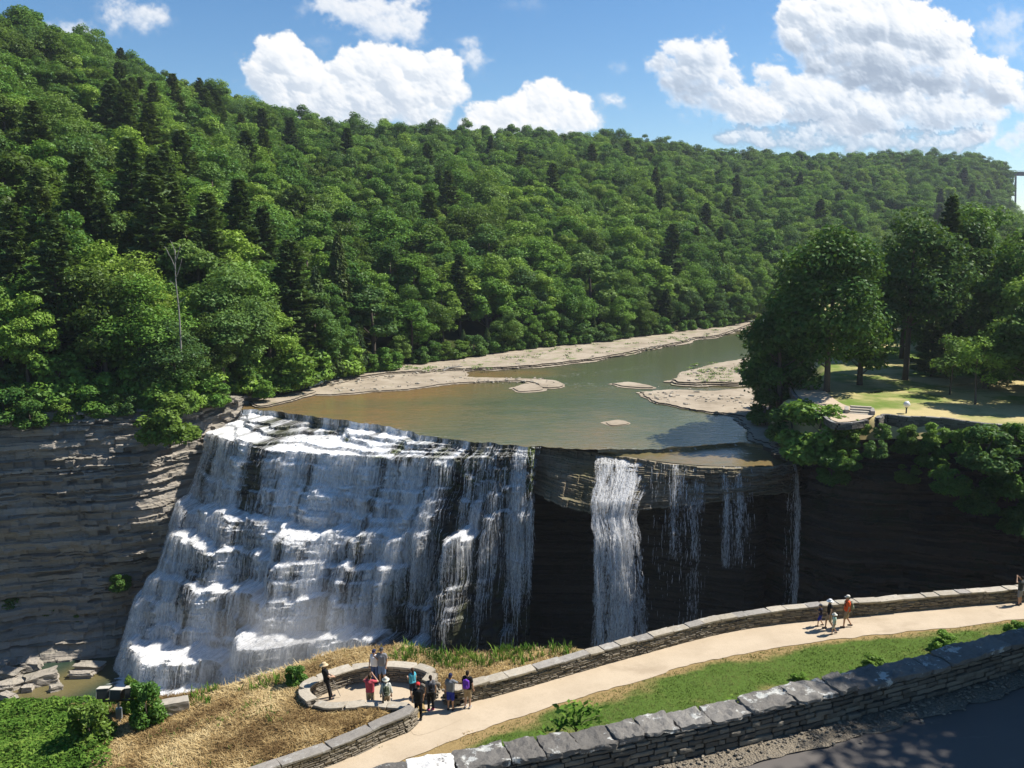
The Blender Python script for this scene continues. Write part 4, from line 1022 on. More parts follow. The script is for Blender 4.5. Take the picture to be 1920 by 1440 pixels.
for sd, H, R in ((1, 25, 4.6), (2, 23, 4.0), (3, 27, 5.0), (4, 22, 3.6)):
    C, N, S, A, Br = pine_crown(200 + sd, H, R); r = np.random.default_rng(sd)
    VAR.setdefault('pine_tree', []).append([crown_mesh('crown', C, N, S, r, M['needle'], 1.5, A), None, straight_trunk(H, .30, Br).mesh('trunk', M['bark'], True), H, R])
for sd, H, R in ((1, 15, 2.9), (2, 13, 3.1), (3, 17, 3.0)):
    C, N, S, A, Br = spruce_crown(300 + sd, H, R); r = np.random.default_rng(sd)
    VAR.setdefault('conifer_tree', []).append([crown_mesh('crown', C, N, S, r, M['needle'], 1.3, A), None, straight_trunk(H, .2, Br).mesh('trunk', M['bark'], True), H, R])
for sd in (1, 2, 3):
    add_broad('shrub', 400 + sd, 4.0, 2.0, cb=.02, nb=14, nl=2600, size=.17, rad=.05, shape=.2, low=8)
for k, L in VAR.items():
    for e in L:
        fm = e[0].copy(); fm.materials[0] = M['leaf_far' if k in ('broadleaf_tree', 'shrub') else 'needle_far']; e[1] = fm
# shared parts are made once as an Empty with crown and trunk, then copied
def plant(kind, loc, h, rz, tint, label, cat, group=None, var=0, wide=1.0, name=None):
    cm, fm, tm, H, R = VAR[kind][var % len(VAR[kind])]
    o = empty(name or kind, loc, rz, label, cat, group); s = h / H; o.scale = (s * wide, s * wide, s)
    for nm, me in (('crown', cm), ('trunk', tm)):
        c = bpy.data.objects.new(nm, me); COL.objects.link(c); c.parent = o; c.color = (tint, 0, 0, 1)
    return o
# ---- forest on the far slope: even scatter, nearest ones become things of their own
rng = np.random.default_rng(21)
nc = 60000; ta = rng.random(nc); tb = rng.random(nc) * 1.12 - .005
pts = hill(ta, tb); u, v, dep = proj(pts + (0, 0, 14))
ok = (dep > 20) & (u > -260) & (u < 2130)
ta, tb, pts = ta[ok], tb[ok], pts[ok]
cell = {}; keepi = []
for i in range(len(pts)):
    x, y = pts[i, 0], pts[i, 1]; md = 5.0 if tb[i] < .06 else (5.9 if y < 330 else 6.9)
    kx, ky = int(x // 7), int(y // 7); good = True
    for a in (-1, 0, 1):
        for b in (-1, 0, 1):
            for (px, py) in cell.get((kx + a, ky + b), ()):
                if (px - x) ** 2 + (py - y) ** 2 < md * md: good = False; break
            if not good: break
        if not good: break
    if good: cell.setdefault((kx, ky), []).append((x, y)); keepi.append(i)
ta, tb, pts = ta[keepi], tb[keepi], pts[keepi]
n = len(pts); u, v, dep = proj(pts + (0, 0, 9))
pz = fbm(pts[:, 0] / 55, pts[:, 1] / 55, 0, 3, 77); rk_ = rng.random(n)
# stands of pine: on the left, at the skyline and a dark row by the bank
ppine = .035 + .20 * sstep(.10, .34, pz) * sstep(1100, 450, u) * sstep(.9, .6, tb) + .10 * sstep(.95, 1.0, tb) * sstep(650, 400, u) - .035 * sstep(.6, .85, tb) * sstep(450, 600, u) + .14 * sstep(560, 300, u) * (tb > .06) * (tb < .5)
kind = np.where(rk_ < ppine, 1, 0)
kind = np.where((kind == 0) & (tb < .22) & (rng.random(n) < .03 + .30 * sstep(.035, .0, tb) * sstep(480, 760, u)), 2, kind)
hh = np.where(kind == 1, rng.uniform(18, 27, n), np.where(kind == 2, rng.uniform(8, 15, n), 11 + 12 * rng.beta(2, 2.2, n)))
edge = sstep(.045, .0, tb) * sstep(520, 800, u); hh *= 1 - .52 * edge * rng.uniform(.6, 1.0, n)
tint = np.clip(.42 + .45 * fbm(pts[:, 0] / 30, pts[:, 1] / 30, 0, 2, 91) + rng.normal(0, .30, n) - .10 * (tb > .5), .01, .99)
tint = np.where((kind == 0) & (rng.random(n) < .07), rng.uniform(.85, 1, n), tint)
varn = rng.integers(0, 8, n); rz = rng.uniform(0, 6.28, n); wd = rng.uniform(1.0, 1.4, n)
sizepx = hh / dep; inview = (u > -40) & (u < 1960)
order = np.argsort(-sizepx * inview); KN = ['broadleaf_tree', 'pine_tree', 'conifer_tree']
LIM = {0: 270, 1: 90, 2: 60}; own = np.zeros(n, bool); cnt = {0: 0, 1: 0, 2: 0}
for i in order:
    if not inview[i]: break
    k = int(kind[i])
    if cnt[k] < LIM[k]: own[i] = True; cnt[k] += 1
def zone(i):
    x = u[i]; t = tb[i]
    row = 'at the slope foot' if t < .06 else ('low on the slope' if t < .18 else ('midway up the slope' if t < .42 else 'high on the slope'))
    if x < 170: side = 'above the left cliff end'
    elif x < 350: side = 'above the sunlit cliff nose'
    elif x < 520: side = 'above the left falls corner'
    elif x < 720: side = 'behind the rock shelf tip'
    elif x < 900: side = 'behind the driftwood'
    elif x < 1060: side = 'behind the mid rock shelf'
    elif x < 1230: side = 'behind the narrow shelf end'
    else: side = 'beyond the far river bend'
    return row, side
WORD = {0: ['dark green', 'mid green', 'yellow-green'], 1: ['tall dark', 'tall grey-green'], 2: ['small dark', 'small green']}
def shade(i):
    k = int(kind[i]); t = tint[i]
    return WORD[k][(0 if t < .33 else (1 if t < .66 else 2)) if k == 0 else (0 if t < .5 else 1)]
NOUN = {0: 'leafy tree', 1: 'tiered pine', 2: 'pointed conifer'}
byl = {}
for i in np.nonzero(own)[0]: byl.setdefault((int(kind[i]), shade(i)) + zone(i), []).append(i)
for (k, sh_, row, side), ids in byl.items():
    ids = sorted(ids, key=lambda i: u[i]); base = f'{sh_} {NOUN[k]} {row} {side}'
    for q, i in enumerate(ids):
        lab = base
        if len(ids) == 2: lab = ('left of two: ' if q == 0 else 'right of two: ') + f'{sh_} {NOUN[k]} {row} {side}'
        g_ = f'{sh_} {NOUN[k]}s {row} {side}'
        plant(KN[k], tuple(pts[i] - (0, 0, .3)), hh[i], rz[i], float(tint[i]), lab, 'tree', g_ if len(ids) > 1 else f'far slope trees {side}', int(varn[i]), wd[i])
# ---- the rest reads as one wood: one object that instances the crowns
srcc = bpy.data.collections.new('wood_sources'); vix = []
src = []
for k in range(3):
    for j, e in enumerate(VAR[KN[k]]):
        o = bpy.data.objects.new('wood_%d_%02d' % (k, j), e[1]); srcc.objects.link(o); src.append((k, j, e[3]))
rest = np.nonzero(~own)[0]
idx = np.array([[a for a, s in enumerate(src) if s[0] == kind[i]][int(varn[i]) % len(VAR[KN[int(kind[i])]])] for i in rest])
scl = np.array([hh[i] / src[a][2] for i, a in zip(rest, idx)])
def wood(name, P3, idx, scl, rot, wid):
    me = bpy.data.meshes.new(name); me.vertices.add(len(P3)); me.vertices.foreach_set('co', np.asarray(P3, np.float32).ravel())
    a = me.attributes.new('pick', 'INT', 'POINT'); a.data.foreach_set('value', np.asarray(idx, np.int32))
    a = me.attributes.new('sc', 'FLOAT_VECTOR', 'POINT'); a.data.foreach_set('vector', np.stack([scl * wid, scl * wid, scl], 1).astype(np.float32).ravel())
    a = me.attributes.new('rot', 'FLOAT_VECTOR', 'POINT'); a.data.foreach_set('vector', np.stack([0 * rot, 0 * rot, rot], 1).astype(np.float32).ravel())
    o = obj(name, me); ng = bpy.data.node_groups.new(name, 'GeometryNodeTree')
    ng.interface.new_socket('Geometry', in_out='INPUT', socket_type='NodeSocketGeometry'); ng.interface.new_socket('Geometry', in_out='OUTPUT', socket_type='NodeSocketGeometry')
    N = ng.nodes; I, O = N.new('NodeGroupInput'), N.new('NodeGroupOutput'); ci = N.new('GeometryNodeCollectionInfo'); ci.inputs[0].default_value = srcc
    ci.inputs['Separate Children'].default_value = True; ci.inputs['Reset Children'].default_value = True
    ip = N.new('GeometryNodeInstanceOnPoints'); ip.inputs['Pick Instance'].default_value = True
    def na(nm, ty): x = N.new('GeometryNodeInputNamedAttribute'); x.data_type = ty; x.inputs[0].default_value = nm; return x.outputs[0]
    Lk = ng.links.new; Lk(I.outputs[0], ip.inputs['Points']); Lk(ci.outputs[0], ip.inputs['Instance']); Lk(na('pick', 'INT'), ip.inputs['Instance Index'])
    Lk(na('sc', 'FLOAT_VECTOR'), ip.inputs['Scale']); er = N.new('FunctionNodeEulerToRotation'); Lk(na('rot', 'FLOAT_VECTOR'), er.inputs[0]); Lk(er.outputs[0], ip.inputs['Rotation']); Lk(ip.outputs[0], O.inputs[0])
    md = o.modifiers.new('wood', 'NODES'); md.node_group = ng; return o
o = wood('far_wood', pts[rest] - (0, 0, .5), idx, scl, rz[rest], wd[rest]); tag(o, 'dense mixed wood covering the upper part of the far slope', 'wood', kind='stuff')
print('FOREST', n, own.sum(), len(byl))
# ---- pines that stand out of the leafy wood
_ht = rng.random(150000); _hs = rng.random(150000) * .9; _hp = hill(_ht, _hs); _hu, _hv, _hd = proj(_hp)
def on_hill(u_, v_): return _hp[int(np.argmin((_hu - u_) ** 2 + (_hv - v_) ** 2))]
for q, (u_, v_, h_, t_, k_, lab) in enumerate([(48, 655, 23, .75, 'pine_tree', 'broad pale green pine low at the left edge above the cliff'), (150, 560, 15, .3, 'conifer_tree', 'small pointed dark conifer right of the broad pale pine'), (172, 575, 27, .3, 'pine_tree', 'tall dark tiered pine rising behind the small pointed conifer'),
    (262, 540, 28, .4, 'pine_tree', 'tall tiered pine left of the bare dead tree'), (300, 530, 25, .5, 'pine_tree', 'tiered pine close beside the tall one left of the dead tree'), (462, 610, 29, .2, 'pine_tree', 'very tall dark pine right of the bare dead tree'), (500, 600, 24, .35, 'pine_tree', 'dark pine on the right flank of the very tall one'), (652, 370, 26, .05, 'pine_tree', 'dark broad pine standing high in the middle of the slope'),
    (842, 470, 26, .15, 'pine_tree', 'lone dark pine halfway up behind the driftwood'), (640, 650, 24, .15, 'conifer_tree', 'dark narrow hemlock at the left tip of the rock shelf'), (600, 690, 20, .45, 'conifer_tree', 'green hemlock at the wood edge left of the rock shelf'), (1360, 282, 0, 0, '', ''), (100, 600, 22, .55, 'pine_tree', 'pine between the broad pale pine and the pointed conifer'), (380, 640, 19, .3, 'conifer_tree', 'dark hemlock right of the bare dead tree')]):
    if h_: plant(k_, tuple(on_hill(u_, v_) - (0, 0, .4)), h_, 1.7 * q, t_, lab, 'tree', 'pines and hemlocks on the far slope', q, 1.15 if k_ == 'pine_tree' else 1.0)
# bright grass between the wood and the pale shelf
_L = spline([P(u_, v_, -26.3) for u_, v_ in ((660,703),(800,676),(950,655),(1130,635),(1280,618),(1398,602))], 300); _r = np.random.default_rng(31); _n = 9000
_i = _r.integers(0, 300, _n); _c = _L[_i] + np.c_[_r.normal(-.4, .5, _n), _r.normal(.8, .8, _n), _r.uniform(.05, .75, _n)]
_k = fbm(_i / 22.0, 0, 0, 3, 8) > -.12; _c = _c[_k]; _v, _q = leafquads(_c, unit(np.array([0, -.4, 1.]) + _r.normal(0, .5, _c.shape)), .22, _r, 1.4)
M['bankgrass'] = mat('bank_grass', lambda g: pbr(g, g.ramp(g.attr('tone'), (0, (.075, .14, .02)), (1, (.17, .27, .045))), .9, None, .05))
tag(obj('bank_grass', mk('bank_grass', _v, _q, M['bankgrass'], {'tone': ('POINT', np.repeat(_r.random(len(_c)), 4))})), 'bright green grass between the wood and the long rock shelf', 'grass', kind='stuff')
# ---- undergrowth along the foot of the slope and on the cliff rim
def scatter_shrubs(line, n, seed, hmin, hmax, spread, label, group, zoff=0.0, tmin=.2, tmax=.8):
    r = np.random.default_rng(seed); L = spline(line, 400); tot = plen(L)
    for k in range(n):
        f = (k + r.uniform(.1, .9)) / n; p = L[int(f * 399)].copy(); p[:2] += r.normal(0, spread, 2); p[2] += zoff
        plant('shrub', tuple(p), r.uniform(hmin, hmax), r.uniform(0, 6.3), r.uniform(tmin, tmax), label, 'shrub', group, int(r.integers(0, 3)), r.uniform(.9, 1.5))
scatter_shrubs([(-112,88,-22.4),(-90,105.5,-23),(-74,120,-24),(-64,122,-24.2),(-57,124,-24.6),(-52,129,-25),(-47.5,137,-25.6)], 34, 5, 3.0, 6.5, 1.3, 'leafy shrub overhanging the rim of the left shale cliff', 'shrubs along the rim of the left cliff', -.6)
scatter_shrubs([(-116,92,-22.0),(-92,109,-22.6),(-75,124.5,-23.2),(-64,127,-23.6),(-55,130,-24),(-50,138,-24.6),(-42,158,-25.4),(-33,172,-25.6)], 40, 15, 5.0, 9.5, 1.6, 'tall leafy understorey bush at the wood edge above the left cliff', 'understorey bushes at the wood edge above the left cliff', -.6, .25, .9)
for u_, v_, z_, h_, t_, lab in [(318, 830, -28.5, 7.0, .55, 'long green bush trailing down the notch in the left cliff'), (300, 775, -25.5, 5.5, .8, 'bright bush at the head of the notch in the left cliff'), (345, 765, -25.2, 5.0, .85, 'bright bush right of the notch in the left cliff'), (250, 785, -26.0, 3.6, .6, 'bush spilling over the rim left of the notch'), (130, 790, -25.6, 4.2, .7, 'bush drooping over the middle of the left cliff rim'), (60, 800, -25.8, 4.0, .3, 'dark bush drooping over the rim at the far left'), (190, 783, -25.2, 3.0, .5, 'small bush on the left cliff rim between larger ones'), (395, 760, -25.4, 4.5, .5, 'bush above the dark cleft beside the falls'), (12, 790, -25, 5.0, .2, 'dark bush over the cliff at the left edge'), (440, 735, -25.6, 4.2, .45, 'bush above the left corner of the lip')]:
    plant('shrub', tuple(P(u_, v_, z_)), h_, 1.3 * u_, t_, lab, 'shrub', 'bushes spilling over the left cliff', int(u_) % 3, 1.2)
scatter_shrubs([(-45,144,-26),(-38,160,-26),(-34,168,-26.3),(-26,181,-26.4)], 12, 6, 2.5, 5, 1.2, 'leafy shrub between the wood and the left end of the rock shelf', 'shrubs behind the left tip of the rock shelf')
scatter_shrubs([(-22,186,-26.3),(-1,209.5,-26.3),(25,233,-26.3),(52,259,-26.3),(77,284,-26.2)], 46, 7, 2.2, 5.5, 1.1, 'low shrub in the fringe behind the long rock shelf', 'fringe shrubs behind the long rock shelf', 0, .1, .6)
# ------------------------------------------------------------------ right plateau: picnic lawn above the cliff
nK = 160
cl = spline(RCL, nK); fK = np.linspace(0, 1, nK)
ztK = np.interp(fK, [0, .08, .16, .3, 1], [-27, -25.6, -23.6, -22.2, -21.5])
K1 = np.stack([cl[:, 0], cl[:, 1], ztK + .1], 1)[::-1]
K2 = spline([(35.0, 110.5), (37.5, 116), (43, 130), (49, 150), (55, 185), (68, 225), (92, 282), (146, 333), (228, 398)], 160)
K2 = np.c_[K2, np.full(160, -26.9)]
K = np.vstack([K1, K2[1:]]); nK = len(K)
F = np.stack([np.full(nK, 360.0), np.linspace(0, 520, nK), np.full(nK, -21.)], 1)
dl = np.concatenate([np.linspace(1.5, 16, 24), np.linspace(17, 330, 70)])
dd = F - K; Lk = np.linalg.norm(dd[:, :2], axis=1); 
pl = K[:, None] + dd[:, None] * (dl[None] / 330.0)[..., None]
dK = dl[None] / 330 * Lk[:, None]
lev = -21.1 + .05 * np.clip(pl[..., 0] - 95, 0, None) + .10 * np.clip(pl[..., 0] - 150, 0, None) + .35 * fbm(pl[..., 0] / 22, pl[..., 1] / 22, 0, 3, 8)
wdt = np.r_[np.full(len(K1), 5.0), np.full(nK - len(K1), 8.0)]
pl[..., 2] = K[:, None, 2] + (lev - K[:, None, 2]) * sstep(0, 1, dK / wdt[:, None])
tag(obj('park_lawn', mk('park_lawn', pl.reshape(-1, 3), grid_faces(nK, len(dl))[:, ::-1], M['park'], smooth=True)), kind='structure')
def plat_z(x, y):
    d = (pl[..., 0] - x) ** 2 + (pl[..., 1] - y) ** 2; return pl.reshape(-1, 3)[int(np.argmin(d)), 2]
def on_plat(u, v, z0=-21.1):
    p = P(u, v, z0)
    for _ in range(3): p = P(u, v, plat_z(p[0], p[1]))
    return p
# own trees of the park: base pixel, height, spread, form
def park_tree(seed, u, v, H, R, label, tint, kind='broadleaf_tree', base=None, rad=.38, **kw):
    p = on_plat(u, v) if base is None else np.array(base, float)
    if kind == 'broadleaf_tree':
        C, N, S, bl = broad_crown(seed, H, R, **kw); r = np.random.default_rng(seed)
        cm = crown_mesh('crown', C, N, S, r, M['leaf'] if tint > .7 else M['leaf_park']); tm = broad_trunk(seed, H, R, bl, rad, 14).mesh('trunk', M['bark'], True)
    elif kind == 'pine_tree':
        C, N, S, A_, Br = pine_crown(seed, H, R, **kw); r = np.random.default_rng(seed)
        cm = crown_mesh('crown', C, N, S, r, M['needle'], 1.5, A_); tm = straight_trunk(H, rad, Br).mesh('trunk', M['bark'], True)
    else:
        C, N, S, A_, Br = spruce_crown(seed, H, R, **kw); r = np.random.default_rng(seed)
        cm = crown_mesh('crown', C, N, S, r, M['needle'], 1.3, A_); tm = straight_trunk(H, rad, Br).mesh('trunk', M['bark'], True)
    o = empty(kind, tuple(p - (0, 0, .1)), random.uniform(0, 6), label, 'tree', 'trees of the picnic lawn')
    for nm, me in (('crown', cm), ('trunk', tm)):
        c = bpy.data.objects.new(nm, me); COL.objects.link(c); c.parent = o; c.color = (tint, 0, 0, 1)
    return o
park_tree(501, 1697, 712, 27, 7.6, 'big dark maple with a bare straight trunk standing on the dry lawn', .10, nb=64, nl=19000, cb=.19, size=.30, shape=.7)
park_tree(502, 1550, 735, 22.8, 7.8, 'big spreading maple with bright top leaves beside the stone stairs', .22, nb=66, nl=20000, cb=.08, size=.30, shape=.6)
park_tree(503, 1452, 752, 16.5, 5.4, 'dark leafy tree leaning over the river bank left of the big maples', .20, base=(39.5, 124, -25), nb=40, nl=12000, cb=.02, size=.28, shape=.5)
park_tree(504, 1420, 745, 11, 4.4, 'low dark bushy tree nearest the river water on the right bank', .12, base=(40.5, 131, -26.3), nb=30, nl=8000, cb=.0, size=.27, shape=.3)
park_tree(505, 1612, 722, 12, 5.0, 'low spreading tree between the two big maples', .30, nb=26, nl=6500, cb=.18, size=.28)
park_tree(506, 1780, 740, 8.4, 2.9, 'thin young tree with sparse pale leaves, farther of two on the lawn', .80, rad=.09, nb=22, nl=2400, cb=.18, size=.20, shape=.2, open_=.2)
park_tree(507, 1829, 758, 9.6, 2.9, 'thin young tree with sparse pale leaves, nearer of two on the lawn', .86, rad=.10, nb=24, nl=2600, cb=.26, size=.20, shape=.2, open_=.15)
park_tree(508, 1930, 762, 15, 5.0, 'dark leafy tree at the right edge throwing shade over the lawn', .16, nb=44, nl=12000, cb=.04, size=.30)
park_tree(509, 1935, 730, 21, 6.0, 'tall tree at the right edge with bright yellow-green outer leaves', .93, nb=40, nl=12000, cb=.12, size=.32)
park_tree(510, 1760, 690, 29, 3.6, 'tall ragged dark pine rising behind the big maple', .1, 'pine_tree', rad=.35, size=.36, dens=1.2)
park_tree(511, 1836, 665, 30, 8.0, 'rounded olive green tree standing behind the ragged pine', .62, nb=46, nl=12000, cb=.1, size=.36)
park_tree(512, 1915, 690, 28, 5.0, 'very dark spruce cut by the right edge', .02, 'conifer_tree', size=.5)
park_tree(513, 1812, 690, 25, 6.4, 'dark green tree in shade below the rounded olive tree', .05, nb=40, nl=11000, cb=.08, size=.34)
park_tree(514, 1868, 712, 21, 5.6, 'dark tree with lit crest between the olive tree and the right edge', .3, nb=40, nl=11000, cb=.06, size=.32)
park_tree(515, 1690, 672, 21, 6.0, 'mid green tree filling the gap behind the two big maples', .45, nb=36, nl=9000, cb=.05, size=.34)
park_tree(516, 1848, 728, 9.5, 4.8, 'grey-green low tree with drooping crown under the dark tree', .35, 'broadleaf_tree', nb=30, nl=8000, cb=.05, size=.22, shape=.2)
park_tree(517, 1745, 705, 9, 3.6, 'soft pale pine between the big maple and the thin young trees', .75, 'pine_tree', rad=.16, size=.24, dens=1.5, cb=.08)
park_tree(518, 1620, 668, 20, 5.5, 'tree showing its top between the two big maples', .40, nb=34, nl=8000, cb=.05, size=.34)
park_tree(519, 1960, 690, 27, 7.5, 'tall dark tree beyond the right edge', .15, nb=40, nl=9000, cb=.08, size=.36)
park_tree(520, 1500, 690, 15, 5.2, 'dark tree behind the leaning bank tree on the right bank', .15, nb=34, nl=8000, cb=.02, size=.30)
# woods on the rising ground behind the lawn
r = np.random.default_rng(77); gp = []
for k in range(6000):
    x, y = r.uniform(60, 340), r.uniform(70, 420)
    if x - 45 < (y - 100) * .36 + 14 or x > 330: continue
    uu, vv, dp = proj(np.array([x, y, -10])); 
    if uu < 1500 or uu > 2300: continue
    if (y < 165 and uu < 1990) or y < 110: continue
    if all((x - a) ** 2 + (y - b) ** 2 > 42 for a, b in gp): gp.append((x, y))
gp = np.array(gp); gz = np.array([plat_z(a, b) for a, b in gp]); up_, vp_, dp_ = proj(np.c_[gp, gz + 10]); sel = np.argsort(dp_)
for q, i in enumerate(sel[:26]):
    side = 'right of' if up_[i] > 1800 else 'behind'
    plant('broadleaf_tree' if r.random() < .75 else 'pine_tree', (gp[i, 0], gp[i, 1], gz[i] - .3), r.uniform(14, 20), r.uniform(0, 6), r.uniform(.05, .55), f'shaded forest tree standing {side} the picnic lawn', 'tree', f'forest trees {side} the picnic lawn', int(r.integers(0, 8)), 1.1)
rs = sel[26:]; bi = np.array([r.integers(0, 8) for _ in rs])
o = wood('far_wood', np.c_[gp[rs], gz[rs] - .4], bi, r.uniform(.75, 1.1, len(rs)), r.uniform(0, 6, len(rs)), r.uniform(.95, 1.2, len(rs))); tag(o, 'wood on the rising ground beyond the picnic lawn', 'wood', kind='stuff')
# shrubs on the rim and face of the right cliff: pixel of the base, height, tint
for u_, v_, z_, h_, t_, lab in [
    (1528, 862, -26.6, 7.2, .78, 'large bright round bush on the cliff rim beside the rightmost fall'),
    (1482, 830, -26.2, 5.8, .25, 'dark bush left of the large bright bush on the rim'),
    (1436, 792, -26.4, 5.0, .15, 'dark bush at the water edge under the bank trees'),
    (1590, 838, -24.2, 2.5, .55, 'mid green bush right of the large bright bush'),
    (1612, 815, -22.8, 1.8, .9, 'small yellow-green bush below the terrace corner'),
    (1655, 822, -22.8, 1.7, .8, 'low olive bush under the terrace wall'),
    (1700, 826, -22.8, 1.9, .7, 'scrubby bush on the rim below the globe lamp'),
    (1752, 830, -22.8, 2.3, .85, 'bright ragged bush on the rim right of the globe lamp'),
    (1805, 850, -23.4, 3.0, .3, 'dark bush spilling over the right cliff rim'),
    (1850, 880, -24.4, 5.0, .25, 'wide dark bush hanging on the upper right cliff'),
    (1905, 850, -23.0, 3.4, .3, 'dark bush on the rim at the right edge'),
    (1890, 930, -28, 5.2, .2, 'dark bush low on the right cliff at the right edge'),
    (1780, 925, -27, 3.4, .3, 'small dark bush clinging halfway down the right cliff'),
    (1560, 905, -28, 3.2, .2, 'dark tuft of leaves under the large bright bush'),
    (1465, 745, -24.8, 4.4, .3, 'dark bush below the person on the stone stairs'),
    (1700, 850, -24.4, 2.8, .15, 'dark ferny bush low under the globe lamp wall'), (1745, 875, -25.6, 3.2, .2, 'dark bush left of the hanging bush on the right cliff'), (1830, 960, -29.5, 3.6, .1, 'dark bush below the hanging bush on the right cliff'), (1640, 858, -24.6, 2.4, .25, 'dark bush under the low olive bush'), (1910, 1000, -32, 4.0, .1, 'lowest dark bush on the right cliff at the right edge'), (1700, 905, -27.5, 2.4, .15, 'small dark bush on a ledge of the right cliff'), (1590, 880, -26, 2.6, .3, 'green bush between the large bright bush and the bare right cliff'),
    (1500, 795, -24.6, 3.4, .35, 'dark green bush in front of the stair wall')]:
    p = P(u_, v_, z_)
    plant('shrub', tuple(p), h_, random.uniform(0, 6), t_, lab, 'shrub', 'shrubs on the right cliff rim', random.randrange(3), 1.15)
for u_, v_, z_, h_, t_, lab in [(20, 1075, -50, 4.2, .15, 'dark bush high on the talus below the left cliff at the left edge'), (62, 1105, -52, 3.6, .2, 'dark bush in the hollow low on the left cliff'), (25, 1135, -53.5, 4.0, .12, 'dark bush under the high one on the left talus'), (95, 1150, -55, 2.6, .25, 'small dark bush above the sunlit block on the cliff foot'), (225, 1105, -51, 2.4, .3, 'small bush clinging to the cliff beside the wide cascade'), (150, 1165, -56, 2.0, .3, 'low green tuft on the ledge above the sunlit block')]:
    plant('shrub', tuple(P(u_, v_, z_)), h_, random.uniform(0, 6), t_, lab, 'shrub', 'bushes low on the left cliff', random.randrange(3), 1.25)
# ------------------------------------------------------------------ high steel bridge far upstream
def bridge():
    rt = empty('railway_bridge', (590, 1032, -20), 0, 'dark steel trestle railway bridge high above the valley at the right edge', 'bridge')
    a, b = Vector((540, 1020, 81.5)), Vector((900, 1075, 81.5)); d = (b - a).normalized(); n = Vector((-d.y, d.x, 0)); L = (b - a).length; rzb = math.atan2(d.y, d.x)
    dk = MB(); dk.box((a + b) / 2, (L, 5, 1.0), rzb)
    for s in (-2, 2): dk.box((a + b) / 2 + n * s - Vector((0, 0, 2.2)), (L, .7, 3.4), rzb)
    sub('deck', dk.mesh('deck', M['steel_rust']), rt)
    rl = MB()
    for s in (-2.6, 2.6):
        rl.box((a + b) / 2 + n * s + Vector((0, 0, 1.7)), (L, .15, .15), rzb)
        for k in range(60): rl.box(a + d * (L * k / 59) + n * s + Vector((0, 0, 1.0)), (.15, .15, 1.5), rzb)
    sub('railing', rl.mesh('railing', M['steel_rust']), rt)
    for k in range(6):
        x = 44 + k * 58; tw = MB()
        for dx in (-6, 6):
            for s in (-1, 1):
                tw.tube([a + d * (x + dx) + n * 2 * s - Vector((0, 0, 3)), a + d * (x + dx * 1.25) + n * 11 * s - Vector((0, 0, 98))], 1.0, 6)
            for q in range(5):
                f = q / 4.6; tw.tube([a + d * (x + dx) + n * (2 + 9 * f) - Vector((0, 0, 5 + 88 * f)), a + d * (x + dx) - n * (2 + 9 * min(1, f + .2)) - Vector((0, 0, 5 + 88 * min(1, f + .2)))], .35, 4)
        for q in range(5):
            f = (q + .15) / 4.6
            for s in (-1, 1):
                tw.tube([a + d * (x - 6.3) + n * s * (2 + 9 * f) - Vector((0, 0, 5 + 88 * f)), a + d * (x + 6.3) + n * s * (2 + 9 * f) - Vector((0, 0, 5 + 88 * f))], .45, 4)
        sub('tower', tw.mesh('tower', M['steel_rust']), rt)
bridge()
# bare grey snag in front of the wood, and a drift log on the shelf
def snag():
    b = P(338, 640, -14.5); rt = empty('dead_tree', tuple(b), 0, 'bare grey dead tree standing in front of the green wood', 'tree'); mb = MB()
    mb.tube(spline([(0, 0, -3), (.1, 0, 4), (-.1, 0, 9), (.1, 0, 13.5)], 12), np.linspace(.15, .05, 12), 6)
    for s, e in (((.05, 0, 9.5), (1.1, -.2, 12.2)), ((0, 0, 10.5), (-1.2, .1, 13.4)), ((.05, 0, 11.8), (.9, 0, 14.2)), ((.08, 0, 12.6), (-.5, 0, 14.8)), ((0, 0, 7.6), (-1.0, 0, 9.0)), ((-.9, .1, 12.6), (-1.5, 0, 14.0)), ((0, 0, 5.5), (1.3, 0, 6.6))):
        mb.tube(spline([s, (np.array(s) + e) / 2 + (.1, 0, .15), e], 5), np.linspace(.07, .02, 5), 5)
    obj('trunk', mb.mesh('trunk', M['deadwood'], True), rt)
snag()
for (u_, v_, ln, a_) in ((852, 690, 3.4, .2), (836, 694, 2.0, 1.0)):
    p = P(u_, v_, -26.2); mb = MB(); q = np.array([math.cos(a_), math.sin(a_), 0]) * ln / 2
    mb.tube(spline([p - q, p + (0, 0, .18), p + q + (0, 0, .3)], 8), np.linspace(.22, .09, 8), 7); mb.tube([p + q * .3 + (0, 0, .2), p + q * .7 + (0.2, .5, .8)], (.08, .03), 5); mb.tube([p - q * .2 + (0, 0, .1), p + (-.4, .1, .75)], (.07, .03), 5)
    o = mb.build('driftwood_log', M['deadwood']); tag(o, 'long grey drift log lying on the edge of the upper rock shelf' if ln > 3 else 'short drift log beside the longer one on the rock shelf', 'log')
